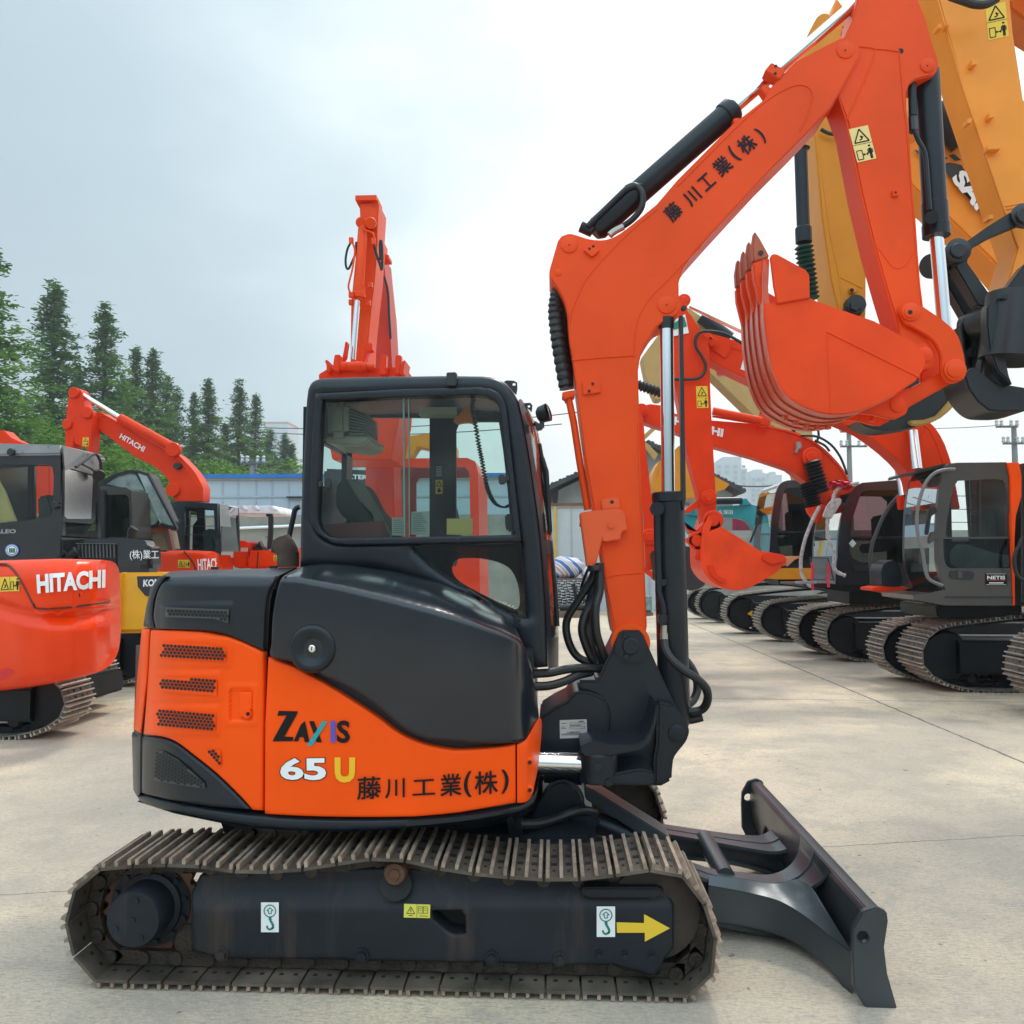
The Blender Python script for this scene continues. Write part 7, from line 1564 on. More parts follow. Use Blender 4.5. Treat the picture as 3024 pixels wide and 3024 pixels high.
for i in range(11): prism(bm, Q('y4', [(445+i*20,692),(452+i*20,692),(455+i*20,768),(447+i*20,768)]), 11.06, .02)
prism(bm, Q('y4', [(432,682),(668,684),(668,690),(432,688)]), 11.06, .02); fin('grille_slats', bm, mat('slat_grey', (.08,.08,.085), .3), MY)
bm = newbm(); add_tube(bm, [PK('y4', x, y, 11.0) for x, y in ((370,765),(410,745),(438,725))], .06, 14, rs=[.05,.055,.06]); fin('exhaust_pipe', bm, BLACK, MY)
text('lettering', '(株)業工', Q('y4', [(738,722),(905,722),(905,782),(742,782)]), 11.1, WHITE, MY, .02, .015)
solid('hood_vent', 'y4', [(800,806),(836,804),(838,830),(802,832)], 11.08, .02, HOLE, MY, 0)
CWY = mat('yellow_counterweight_paint', (.80,.40,.010), .3, coat=.3, var=.05)
solid('counterweight', 'y4', [(655,852),(880,850),(1000,870),(1010,1180),(940,1195),(655,1200)], 11.0, .8, CWY, MY, .05)
solid('counterweight', 'y4', [(655,855),(678,856),(670,1195),(655,1195)], 10.9, .3, CWY, MY, .02)
o = flat('lettering_field', Q('z1', [(651,1130),(800,1128),(800,1240),(690,1222),(655,1180)]), 11.0, mat('charcoal_field', (0,0,0)), MY, .01)
text('lettering', 'KOMATSU', Q('z1', [(682,1146),(850,1136),(850,1170),(680,1180)]), 11.0, WHITE, MY, .02, .04)
bgtrack(MY, 330, 1300, .86, .55, 3.6, sgn=-1, seed=24, Y=11.3); bgtrack(MY, 330, 1270, .86, .55, 3.6, sgn=-1, seed=25, Y=12.9)
solid('inner_cab_post', 'y4', [(-20,300),(30,390),(95,560),(-20,575)], 10.96, .03, mat('pale_yellow_panel', (.55,.50,.22), .5), MY, .01)
# orange boom tip above it
MO = thing('excavator', 'orange boom tip just showing above the grey roof at the left edge', 'excavator', (-9, 14, 0))
solid('boom', 'z1', cr([(-40,470),(-20,440),(0,434),(20,440),(50,470),(110,497)], 2)+[(110,600),(0,640),(-60,640)], 14, .3, REDBACK, MO, .02); solid('body', 'z1', [(-60,600),(235,600),(240,820),(-60,860)], 14.2, .5, REDBACK, MO, .02)
bgtrack(MO, 120, 1260, .85, .5, 3.6, sgn=-1, seed=26, Y=14.2)
# tilted cab and its neighbour
MTc = thing('excavator', 'dark excavator cab tipped forward on its mountings behind the black hood', 'excavator', (-5.2, 13.6, 0))
oT = cr([(455,700),(500,665),(560,638),(620,624),(645,628),(665,650)], 2)+[(762,862),(752,888),(640,925),(600,960),(560,1000),(470,1000)]
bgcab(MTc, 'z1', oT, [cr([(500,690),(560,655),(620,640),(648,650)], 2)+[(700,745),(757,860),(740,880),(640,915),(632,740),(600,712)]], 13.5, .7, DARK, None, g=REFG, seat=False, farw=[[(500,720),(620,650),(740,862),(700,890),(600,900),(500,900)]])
K2 = [PK('z1', x, y, 13.45) for x, y in ((650,628),(705,645),(842,905),(765,882))]
bm = newbm(); f_ = [bm.verts.new(p) for p in K2]; g_ = [bm.verts.new(p+Vector((0,.02,0))) for p in K2]; bm.faces.new(f_); bm.faces.new(g_[::-1])
for i in range(4): j = (i+1) % 4; bm.faces.new((f_[i], g_[i], g_[j], f_[j]))
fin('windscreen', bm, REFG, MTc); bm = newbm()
for a_, b_ in ((K2[0],K2[1]),(K2[1],K2[2]),(K2[2],K2[3])): add_tube(bm, [a_, b_], .03, 6)
fin('windscreen_frame', bm, BLKPLAST, MTc)
solid('mounting', 'z1', [(708,925),(790,910),(800,960),(808,1000),(720,1005),(700,960)], 13.6, .4, mat('dusty_brown_metal', (.20,.15,.10), .8, var=.4, bump=.4), MTc, .01); solid('mounting', 'z1', [(785,905),(800,905),(822,1005),(805,1005)], 13.5, .1, mat('rusty_strut', (.15,.05,.04), .7), MTc, .0)
bgtrack(MTc, 300, 1250, .85, .5, 3.6, sgn=-1, seed=27, Y=14.4)
MN = thing('excavator', 'narrow dark cab standing between a grey roofed cab and a tipped cab', 'excavator', (-4.9, 12.7, 0))
bgcab(MN, 'z1', [(455,712),(470,700),(600,708),(624,722),(632,948),(455,948)], [[(502,742),(596,742),(612,755),(620,940),(508,944)]], 12.9, .6, GREYCAB, None)
solid('pillar', 'z1', [(455,715),(498,722),(502,948),(455,948)], 12.85, .1, BLKPLAST, MN, .01); bm = newbm(); add_tube(bm, [PK('z1', x, y, 12.8) for x, y in ((625,955),(628,915),(640,900))], .07, 10); fin('exhaust_pipe', bm, BLACK, MN)
solid('body', 'z1', [(455,948),(640,948),(640,1010),(455,1010)], 12.95, 1.2, DARK, MN, .03); bgtrack(MN, 270, 1275, .85, .5, 3.6, sgn=-1, seed=28, Y=13.3)
# second red machine with the long boom
MH = thing('excavator', 'red excavator with a dark cab and a long lettered boom before the conifers', 'excavator', (-5.6, 15.8, 0))
bh = Q('z1', cr([(345,395),(350,360),(390,335),(415,335),(440,352)], 2)+[(480,350),(560,400),(700,470),(800,530)]+cr([(850,555),(900,605),(935,650),(965,710)], 2)+[(962,775),(830,772)]+cr([(815,730),(808,690),(775,640),(720,600)], 2)+[(640,560),(560,500),(480,440),(430,400)])
bm = newbm(); prism(bm, bh, 15.6, .35, bev=.01); add_tube(bm, cr([PK('z1', x, y, 15.6) for x, y in ((470,378),(500,368),(560,400),(700,480),(830,560),(900,640),(940,700))], 4), .014, 6); fin('boom', bm, REDBACK, MH)
solid('arm', 'z1', cr([(318,330),(330,260),(345,238),(372,236),(388,258),(395,300),(412,340),(440,360)], 2)+[(440,410),(430,550),(412,550),(412,520),(355,500),(352,480),(345,520),(310,515),(308,420)], 15.4, .3, REDBACK, MH, .01)
bm = newbm(); add_cyl(bm, PK('z1', 385, 262, 15.5), PK('z1', 575, 378, 15.5), .045, 14); fin('arm_cylinder_rod', bm, CHROME, MH)
bm = newbm(); add_cyl(bm, PK('z1', 570, 378, 15.5), PK('z1', 830, 522, 15.5), .09, 18); pin(bm, *q('z1', 830, 530), 15.5, .14, .1); pin(bm, *q('z1', 825, 720), 15.6, .13, .06); pin(bm, *q('z1', 418, 352), 15.4, .11, .06); pin(bm, *q('z1', 355, 258), 15.4, .1, .05); pin(bm, *q('z1', 323, 408), 15.4, .09, .05); fin('arm_cylinder', bm, REDBACK, MH)
text('lettering', 'HITACHI', Q('z1', [(578,450),(692,515),(680,540),(566,472)]), 15.6, WHITE, MH, .012, .03)
warn_decal('z1', (393,470), (422,470), (391,512), 15.4, MH)
solid('boom_lamp', 'z1', [(822,598),(835,588),(856,592),(858,610),(840,622),(820,612)], 15.5, .15, BLKPLAST, MH, .01)
bgcab(MH, 'z1', cr([(778,1010),(782,800),(800,780),(860,776)], 2)+[(1040,784),(1046,790),(1052,1010)], [[(876,800),(1016,808),(1026,1004),(880,1004)], [(800,806),(835,810),(840,850),(818,880),(815,1000),(798,1000)]], 15.3, .95, mat('slate_cab_gloss', (.020,.024,.030), .25, coat=.5), lambda x, y: x > 1040 and y > 786)
X1 = P(*q('z1', 1046, 900), 15.3).x+.01
XQ = lambda x, y: PX(*q('z1', x, y), X1)
for yy in (846,890,930): solid('window_bar', 'z1', [(878,yy),(1020,yy),(1020,yy+3),(878,yy+3)], 15.25, .02, BLKPLAST, MH, 0)
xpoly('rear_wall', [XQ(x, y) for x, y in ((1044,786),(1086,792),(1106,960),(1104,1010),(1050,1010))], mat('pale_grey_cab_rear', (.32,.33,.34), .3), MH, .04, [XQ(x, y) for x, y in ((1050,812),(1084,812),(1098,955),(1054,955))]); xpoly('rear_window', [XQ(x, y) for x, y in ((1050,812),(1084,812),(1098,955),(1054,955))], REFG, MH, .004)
_ht = table([(280,15.4),(300,15.1),(340,15.0),(390,15.05),(410,15.3),(418,15.9),(430,16.4)])
panel('counterweight', Q('z1', cr([(710,1100),(712,1045),(735,1018),(790,1008),(880,1006),(990,1010),(1030,1020),(1044,1050)], 2)+[(1050,1300),(700,1300)]), lambda x, y: _ht(x), .03, REDGLOSS, MH, r=.08, step=12, ang=60)
solid('engine_housing', 'd', [(300,1048),(385,1046),(385,1150),(300,1150)], 15.6, 1.5, REDGLOSS, MH, .05)
bm = newbm(); add_tube(bm, [P(x, y, _ht(x)) for x, y in cr(Q('z1', [(875,1012),(900,1040),(925,1080),(935,1130)]), 4)], .015, 6); fin('hood_seam', bm, mat('dark_seam', (0,0,0)), MH)
text('lettering', 'HITACHI', Q('z1', [(938,1048),(1048,1042),(1048,1092),(942,1104)]), lambda x, y: _ht(x), WHITE, MH, .02, .03)
warn_decal('z1', (846,1052), (903,1052), (846,1090), lambda x, y: _ht(x)-.01, MH, horizontal=True)
bgtrack(MH, 418, 1260, .85, .5, 3.6, sgn=-1, seed=29, Y=15.3)
# mini machine under a white canopy
MM = thing('excavator', 'small orange excavator under a white canopy on black posts', 'excavator', (-5.3, 18, 0))
solid('canopy', 'w7', cr([(120,800),(160,792),(300,792)], 1)+[(800,786),(850,790),(930,840),(955,880),(958,925),(940,935),(850,922),(180,922),(130,900)], 17, 1.2, mat('white_canopy', (.75,.76,.78), .35), MM, .02)
for x in (330, 530, 800): solid('canopy_rib', 'w7', [(x,790),(x+50,790),(x+110,850),(x+70,860)], 16.97, .06, WHITE, MM, 0)
bm = newbm(); add_tube(bm, cr([PK('w7', x, y, 17.1) for x, y in ((270,925),(225,950),(208,1010),(205,1200),(205,1340))], 4), .055, 10); fin('canopy_post', bm, BLACK, MM); bm = newbm(); add_tube(bm, cr([PK('w7', x, y, 17.1) for x, y in ((770,925),(815,950),(828,1010),(825,1200),(820,1300),(808,1500))], 4), .055, 10); fin('canopy_post', bm, BLACK, MM)
solid('side_cover', 'w7', [(215,1352),(240,1345),(440,1370),(448,1400),(440,1540),(428,1600),(430,1810),(330,1815),(200,1790)], 16.9, .8, REDGLOSS, MM, .03); text('lettering', 'HITACHI', Q('w7', [(338,1478),(448,1474),(448,1538),(338,1544)]), 16.9, WHITE, MM, .01, .03)
solid('tail', 'w7', [(425,1600),(440,1540),(480,1518),(900,1515),(1000,1530),(1045,1600),(1050,1820),(440,1820)], 16.8, 1.2, REDGLOSS, MM, .06); warn_decal('w7', (870,1600), (980,1590), (872,1700), 16.79, MM, horizontal=True)
for pts in ([(475,1545),(488,1545),(470,1630),(460,1630)], [(612,1540),(622,1540),(606,1810),(594,1810)]): solid('cover_seam', 'w7', pts, 16.78, .02, HOLE, MM, 0)
bm = newbm(); add_lathe(bm, PK('w7', 600, 1470, 17.4), PK('w7', 690, 1430, 17.4), [(0,.05),(.4,.08),(1,.1)], 14); add_box(bm, PK('w7', 570, 1510, 17.4), (.45,.4,.12)); fin('seat', bm, BLACK, MM)
bm = newbm(); add_tube(bm, cr([PK('w7', x, y, 17.2) for x, y in ((735,1310),(755,1280),(775,1275),(772,1340),(770,1420),(768,1490))], 3), .02, 8); fin('wrapped_lever', bm, mat('bubble_wrap', (0,0,0)), MM)
solid('side_panel', 'w7', [(1190,1750),(1245,1480),(1262,1480),(1262,1760)], 17, .8, REDGLOSS, MM, .02)
bgtrack(MM, 560, 1220, .6, .4, 2.4, sgn=-1, seed=31, Y=17.3)
for _k in list(C.objects):
    pass
# ================================================================== BUILDINGS, WALLS, STOCK, POLES
def wallbox(name, label, cat, corners_top, bot_z, Y, th, m, extra=None):
    """upright wall whose top edge runs through sketch points at distance Y"""
    t = [P(x*D_, y*D_, Y) for x, y in corners_top]; bm = newbm()
    f = [bm.verts.new(p) for p in t]+[bm.verts.new((t[-1].x, Y, bot_z)), bm.verts.new((t[0].x, Y, bot_z))]
    b = [bm.verts.new(v.co+Vector((0, th, 0))) for v in f]; bm.faces.new(f); bm.faces.new(b[::-1])
    for i in range(len(f)): j = (i+1) % len(f); bm.faces.new((f[i], b[i], b[j], f[j]))
    o = fin(name, bm, m); return o
PANELM = mat('pale_blue_sheet_wall', (.42,.50,.57), .5, var=.06, scale=.6, dirt=(.25,.30,.34), damt=.0, dscale=1.2, streak=True)
CONC = mat('grey_render_wall', (.26,.25,.22), .85, var=.25, scale=1.2, dirt=(.13,.125,.11), damt=.08, dscale=1.5, bump=.2)
SH = thing('warehouse', 'long pale sheet metal shed with a blue roof edge behind the left machines', 'shed', (-8, 33, 0))
def part_box(name, x0, x1, y0, y1, Y, th, m, root, bot=None, bev=.0):
    a = P(x0*D_, y0*D_, Y); b = P(x1*D_, y1*D_, Y); z1 = b.z if bot is None else bot
    bm = newbm(); add_box(bm, ((a.x+b.x)/2, Y+th/2, (a.z+z1)/2), (b.x-a.x, th, a.z-z1)); return fin(name, bm, m, root)
part_box('wall', 372, 985, 902, 1100, 33, 8, PANELM, SH, 0)
part_box('roof_edge', 368, 990, 895, 899, 32.8, 8.6, mat('blue_roof_edge', (.01,.16,.50), .4), SH)
part_box('gutter', 368, 990, 899, 903, 32.9, .2, mat('gutter_grey', (.40,.41,.40), .5), SH)
for x in (418, 447, 481, 512, 543, 600, 660, 720, 780, 840, 900): part_box('seam', x, x+.7, 903, 1090, 32.985, .02, mat('seam_grey', (.36,.43,.48), .6), SH, 0)
part_box('canopy_bar', 540, 575, 936.5, 938.5, 32.8, .3, DARK, SH); part_box('seam', 372, 985, 936, 937, 32.96, .03, mat('seam_grey', (0,0,0)), SH)
LW = thing('wall', 'low weathered concrete wall under the blue edged shed, with a white pipe', 'wall', (-8, 30, 0))
part_box('wall_body', 360, 985, 972, 1100, 30, .3, CONC, LW, 0)
bm = newbm(); a = P(430*D_, 1010*D_, 29.9); add_cyl(bm, P(440*D_, 997*D_, 29.9), P(600*D_, 990*D_, 29.9), .05, 8); fin('pipe', bm, WHITE, LW)
PW = thing('panel_wall', 'white panel gate wall with a yellow post and rusty top rail', 'gate wall', (3, 30, 0))
part_box('panels', 1030, 1300, 953, 1150, 30, .12, mat('pale_panel', (.50,.52,.53), .5, var=.05, dirt=(.35,.37,.38), damt=0, dscale=1, streak=True), PW, 0)
part_box('top_rail', 1028, 1302, 949, 953, 29.9, .3, mat('rusty_rail', (.14,.07,.05), .7, var=.3), PW); part_box('top_strip', 1030, 1230, 953, 957, 29.95, .1, mat('cream_strip', (.45,.42,.32), .6), PW)
part_box('post', 1045.5, 1050, 957, 1052, 29.9, .1, mat('yellow_post_paint', (.68,.42,.02), .4), PW, .0)
for x in (1034, 1078, 1120, 1225, 1262): part_box('panel_seam', x, x+.8, 957, 1150, 29.96, .04, mat('seam_grey', (0,0,0)), PW, 0)
HO = thing('house', 'old grey rendered house with a dark tiled gable roof behind the panel wall', 'house', (5, 37, 0))
tp = [P(x*D_, y*D_, 37) for x, y in ((1036,925),(1222,842),(1400,932))]
bm = newbm(); f = [bm.verts.new(p) for p in tp]+[bm.verts.new((tp[2].x-.4, 37, 0)), bm.verts.new((tp[0].x+.4, 37, 0))]; f[0].co.x += .4; f[2].co.x -= .4
b = [bm.verts.new(v.co+Vector((0,9,0))) for v in f]; bm.faces.new(f); bm.faces.new(b[::-1])
for i in range(5): j = (i+1) % 5; bm.faces.new((f[i], b[i], b[j], f[j]))
fin('wall', bm, mat('stained_render', (.22,.21,.19), .9, var=.35, scale=.7, dirt=(.09,.09,.085), damt=.1, dscale=.8, bump=.2), HO)
TILE = mat('dark_roof_tiles', (.055,.055,.055), .8, var=.4, scale=3, bump=.3)
for a_, b_ in ((tp[0], tp[1]), (tp[2], tp[1])):
    bm = newbm(); n = 26; d = (b_-a_)/n
    for i in range(n+1):
        c = a_+d*i+Vector((0,0,.12+.03*(i % 2)))
        for j in range(12 if i in (0,1,2) else 3): add_lathe(bm, c+Vector((0,-.35+j*.3,0)), c+Vector((0,-.12+j*.3,0)), [(0,.11),(1,.09)], 8)
    nrm = Vector((0,0,.05)); v = [bm.verts.new(p+Vector((0,y,z))) for y in (-.4,9.2) for p in (a_,b_) for z in (.0,.16)]
    for q4 in ((0,1,3,2),(4,6,7,5),(0,2,6,4),(1,5,7,3),(0,4,5,1),(2,3,7,6)): bm.faces.new([v[i] for i in q4])
    fin('roof_slope', bm, TILE, HO)
part_box('window', 1043, 1052, 940, 949, 36.95, .1, HOLE, HO)
RW = thing('wall', 'grey concrete boundary wall behind the turquoise boom', 'wall', (8, 33.5, 0)); part_box('wall_body', 1285, 2100, 1001, 1143, 33, .3, CONC, RW, 0)
PF = thing('fence', 'crimson ribbed sheet fence standing above the concrete wall', 'fence', (10, 33.6, 0))
part_box('sheet', 1382, 1432, 976, 1003, 33.4, .06, mat('crimson_sheet', (.42,.03,.08), .5), PF)
for i in range(14): part_box('rib', 1384+i*3.4, 1385+i*3.4, 977, 1001, 33.34, .08, mat('crimson_rib', (.30,.02,.06), .5), PF)
for k in list(PF.children): pass
# towers far away
TWM = mat('hazy_tower_render', (.52,.57,.60), .8, var=.05); TWW = mat('hazy_tower_window', (.34,.41,.46), .6)
def tower(label, x0, x1, y0, Y, steps, cat='tower block', roof=None, m=TWM):
    a = P(x0*D_, y0*D_, Y); b = P(x1*D_, y0*D_, Y); r = thing('tower_block', label, cat, ((a.x+b.x)/2, Y, 0), 'far tower blocks')
    bm = newbm()
    for k, (fx0, fx1, fy) in enumerate(steps):
        u = P((x0+(x1-x0)*fx0)*D_, (y0+fy)*D_, Y); v = P((x0+(x1-x0)*fx1)*D_, (y0+fy)*D_, Y); add_box(bm, ((u.x+v.x)/2, Y+10+k*.4, u.z/2), (v.x-u.x, 20+k*.5, u.z))
    fin('wall', bm, m, r); w = b.x-a.x; zt = P(0, (y0+14)*D_, Y).z
    nx = max(3, int(w/4.5)); nz = int(zt/3.2); wm = None; cnt = 0
    for j in range(nz-1, 1, -1):
        for i in range(nx):
            if (i*7+j) % 11 == 0 or cnt >= 95: continue
            cnt += 1
            if wm is None:
                bm = newbm(); add_box(bm, (0,0,0), (1.9, .3, 1.6)); wm = bpy.data.meshes.new('window'); bm.to_mesh(wm); bm.free(); wm.materials.append(TWW)
            o = bpy.data.objects.new('window', wm); C.objects.link(o); o.parent = r; o.location = (a.x+w*(i+.5)/nx-r.location.x, -.7, j*3.2)
    if roof: u = P(x0*D_, (y0-4)*D_, Y); bm = newbm(); add_box(bm, ((a.x+b.x)/2, Y+10, (a.z+u.z)/2), (w*1.02, 20, u.z-a.z)); fin('roof', bm, roof, r)
    return r
tower('pale stepped high rise block seen left of the black cab', 1348, 1410, 862, 480, [(0,.25,10),(.25,.82,0),(.8,1,22)])
tower('lower pale high rise block beside the stepped one', 1416, 1444, 886, 520, [(0,1,6),(.2,.8,0)])
tower('pale high rise sliver next to the black cab roof', 1452, 1475, 890, 560, [(0,1,6),(.1,.5,0)])
tower('pale block behind the conifers with a dusty red roof', 498, 543, 800, 480, [(0,1,0)], roof=mat('dusty_red_roof', (.45,.25,.22), .8))
tower('tall pale block seen through the cab windows', 665, 700, 838, 420, [(0,1,0)])
# utility poles and wires
PM = mat('concrete_pole', (.22,.225,.22), .8, var=.1)
def pole(k, x, y0, Y, label, arms, w=.16):
    r = thing('utility_pole', label, 'utility pole', (PK(k, x, y0, Y).x, Y, 0)); t = PK(k, x, y0, Y); bm = newbm()
    add_lathe(bm, (t.x, Y, 0), t, [(0, w*1.2), (1, w*.75)], 12); fin('shaft', bm, PM, r)
    for (xa, xb, ya) in arms:
        bm = newbm(); a, b = PK(k, xa, ya, Y-.2), PK(k, xb, ya, Y-.2); add_box(bm, (a+b)/2, ((b-a).length, .10, .10)); fin('crossarm', bm, mat('dark_steel_arm', (.09,.10,.105), .6), r)
        for t_ in (.03,.25,.7,.97):
            p = a.lerp(b, t_); bm = newbm(); add_lathe(bm, p, p+Vector((0,0,.35)), [(0,.05),(.3,.10),(.6,.06),(.8,.1),(1,.04)], 8); fin('insulator', bm, mat('pale_insulator', (.45,.46,.45), .3), r)
    return r
pole('z4', 1042, 280, 48, 'concrete utility pole with a cluster of switchgear right of the black cab', [(1000,1135,375),(1000,1060,300)])
pole('z4', 1880, 275, 44, 'concrete utility pole with two crossarms near the right edge', [(1790,1900,275),(1825,1930,360)])
pole('w7', 545, 95, 40, 'short concrete pole with four white insulators over the blue edged shed', [(350,720,95)], .22)
WM = mat('dark_cable', (.05,.05,.05), .6)
def wire(label, a, b, sag, r=.02):
    bm = newbm(); add_tube(bm, [a.lerp(b, i/16)-Vector((0,0,sag*4*(i/16)*(1-i/16))) for i in range(17)], r, 5); o = fin('overhead_wire', bm, WM); tag(o, label, 'cable', 'overhead wires'); return o
pd = lambda x, y, Y: P(x*D_, y*D_, Y)
wire('upper wire crossing the sky between the conifers and the grey cab', pd(380,800,60), pd(1090,778,48), .6, .03); wire('lower wire crossing the sky just under the upper one', pd(380,806,60), pd(1060,800,48), .6, .03)
wire('thin wire running to the pole near the right edge', pd(1560,795,60), pd(1880,803,44), .3, .02); wire('wire in front of the high rise blocks above the house roof', pd(1370,913,50), pd(1460,916,50), .1, .05); wire('thick wire drooping over the blue edged shed', pd(478,885,40), pd(600,893,36), .3, .035); wire('wire from the short pole to behind the cab', pd(488,878,40), pd(600,886,36), .3, .025)
# stock by the panel wall
WOOD = mat('weathered_timber', (.16,.10,.065), .85, var=.4, scale=8, bump=.3)
def pallet(cx, cy, z, w, l):
    bm = newbm()
    for i in range(5): add_box(bm, (cx-w/2+w*(i+.5)/5, cy, z+.12), (w/5*.75, l, .022))
    for i in range(3): add_box(bm, (cx, cy-l/2+l*(i+.02 if i == 0 else i)/2, z+.06), (w, .09, .09))
    o = fin('pallet', bm, WOOD); return o
b0 = G(1085*D_, 1160*D_); sc = b0.y/1620
def stack():
    x, y = b0.x, b0.y
    for i, (dx, lb) in enumerate(((-.35,'timber pallet under the stacked steel track plates'), (.0,'timber pallet lying beneath the wrapped green goods'))):
        p = pallet(x+(-.1 if i == 0 else 1.75), y, 0, 1.3, 1.0); tag(p, lb, 'pallet', 'pallets by the panel wall')
    rs = random.Random(4)
    r = thing('track_plate_stack', 'rusty stack of spare track plates and timber left of the boom foot', 'stack', (x, y, .14)); z = .16
    for i in range(11):
        bm = newbm(); w = 1.2+rs.uniform(-.1,.1); cx = x-.1+rs.uniform(-.06,.06)
        for k in range(8):
            u = cx-w/2+w*(k+.5)/8; add_box(bm, (u, y, z+.03+(k % 2)*.025), (w/8*.9, .9, .02)); add_box(bm, (u+.04, y, z+.06), (.02, .9, .05))
        fin('track_plate', bm, mat('rusty_plate', (.085,.06,.048), .8, var=.5, scale=10, bump=.3), r); z += .085
    for i in range(3):
        bm = newbm(); add_box(bm, (x-.05, y-.4+i*.4, z+.04), (1.5, .12, .05)); fin('timber_batten', bm, WOOD, r)
    bm = newbm(); add_tube(bm, cr([(x+.0,y-.6,.75),(x+.1,y-.65,.55),(x+.3,y-.65,.5),(x+.5,y-.6,.62),(x+.45,y-.6,.85)], 4), .03, 8); add_tube(bm, [(x-.05,y-.6,1.0),(x+.02,y-.62,.4)], .05, 8); add_tube(bm, [(x+.5,y-.6,1.0),(x+.55,y-.62,.4)], .05, 8)
    t = fin('quick_hitch', bm, DARK); tag(t, 'dark steel quick hitch leaning against the rusty plate stack', 'coupler')
    bm = newbm(); bmesh.ops.create_icosphere(bm, subdivisions=4, radius=1)
    for v in bm.verts:
        n = math.sin(v.co.x*7+v.co.z*3)*.06+math.sin(v.co.z*11+v.co.y*5)*.04; v.co = Vector((v.co.x*.62*(1+n), v.co.y*.35, v.co.z*.36*(1+n)))+Vector((x-.32, y, z+.40))
    sm = bpy.data.materials.new('striped_tarpaulin'); sm.use_nodes = True; nt = sm.node_tree; tc = nt.nodes.new('ShaderNodeTexCoord'); wv = nt.nodes.new('ShaderNodeTexWave'); wv.inputs['Scale'].default_value = 1.3; wv.inputs['Distortion'].default_value = 2.5; wv.bands_direction = 'DIAGONAL'
    cr_ = nt.nodes.new('ShaderNodeValToRGB'); cr_.color_ramp.interpolation = 'CONSTANT'; e = cr_.color_ramp.elements; e[0].color = (.05,.13,.36,1); e[1].position = .75; e[1].color = (.50,.16,.15,1); n1 = e.new(.3); n1.color = (.6,.62,.65,1); n2 = e.new(.92); n2.color = (.6,.62,.65,1)
    nt.links.new(tc.outputs['Object'], wv.inputs[0]); nt.links.new(wv.outputs['Fac'], cr_.inputs[0]); nt.links.new(cr_.outputs[0], nt.nodes['Principled BSDF'].inputs['Base Color']); nt.nodes['Principled BSDF'].inputs['Roughness'].default_value = .5
    o = fin('tarpaulin_bundle', bm, sm); tag(o, 'blue, red and white striped tarpaulin bundle on top of the plate stack', 'bundle')
    for i, (dx, dz, r_, lb) in enumerate(((.42,.22,.24,'larger crumpled white plastic sack right of the striped bundle'), (.72,.10,.16,'smaller white plastic sack on the end of the battens'))):
        bm = newbm(); bmesh.ops.create_icosphere(bm, subdivisions=3, radius=1)
        for v in bm.verts: n = .12*math.sin(v.co.x*9+i)+.1*math.sin(v.co.y*8+v.co.z*9); v.co = Vector((v.co.x*r_*(1+n), v.co.y*r_, v.co.z*r_*.8*(1+n)))+Vector((x+dx, y, z+dz))
        o = fin('plastic_sack', bm, mat('crumpled_white_plastic', (.6,.6,.62), .4, bump=.4, bscale=14)); tag(o, lb, 'sack')
    bm = newbm()
    for i in range(4):
        for j in range(2): add_box(bm, (x+1.75-.48+i*.32, y-.2+j*.4, .14+.24+.0), (.30, .38, .46))
    bmesh.ops.bevel(bm, geom=[e for e in bm.edges], offset=.02, segments=1, affect='EDGES'); o = fin('wrapped_goods', bm, mat('green_shrink_wrapped_goods', (.16,.27,.26), .3, var=.5, scale=6, dirt=(.5,.52,.52), damt=.1, dscale=9, coat=.4, bump=.5, bscale=18)); tag(o, 'green goods in shiny shrink wrap on the pallet behind the hoses', 'packaged goods')
    g = G(1218*D_, 1150*D_); bm = newbm(); add_box(bm, (g.x+.32, g.y, .33), (.55, .5, .66)); bmesh.ops.bevel(bm, geom=bm.edges[:], offset=.02, segments=1, affect='EDGES'); o = fin('crate', bm, mat('brown_crate', (.10,.055,.04), .8, var=.3)); tag(o, 'dark brown crate behind the boom cylinder', 'crate')
    bm = newbm(); bmesh.ops.create_icosphere(bm, subdivisions=3, radius=1)
    for v in bm.verts: n = .1*math.sin(v.co.x*9)+.1*math.sin(v.co.y*8+v.co.z*9); v.co = Vector((v.co.x*.3*(1+n), v.co.y*.3, max(-.6, v.co.z)*.55*(1+n)))+Vector((g.x-.35, g.y+.3, .40))
    o = fin('plastic_sack', bm, mat('crumpled_white_plastic', (0,0,0))); tag(o, 'clear wrapped bundle standing left of the brown crate', 'bundle')
    bm = newbm(); add_cyl(bm, (x-.5, y-1.3, .30), (x+.38, y-1.3, .32), .10, 14); o = fin('steel_bar', bm, DARK); tag(o, 'dark steel cylinder lying in front of the plate stack', 'cylinder'); bm = newbm(); add_box(bm, (x-.1, y-1.3, .10), (1.1,.35,.2)); o = fin('trestle', bm, WOOD); tag(o, 'low timber bearer carrying the dark steel cylinder', 'timber')
stack()
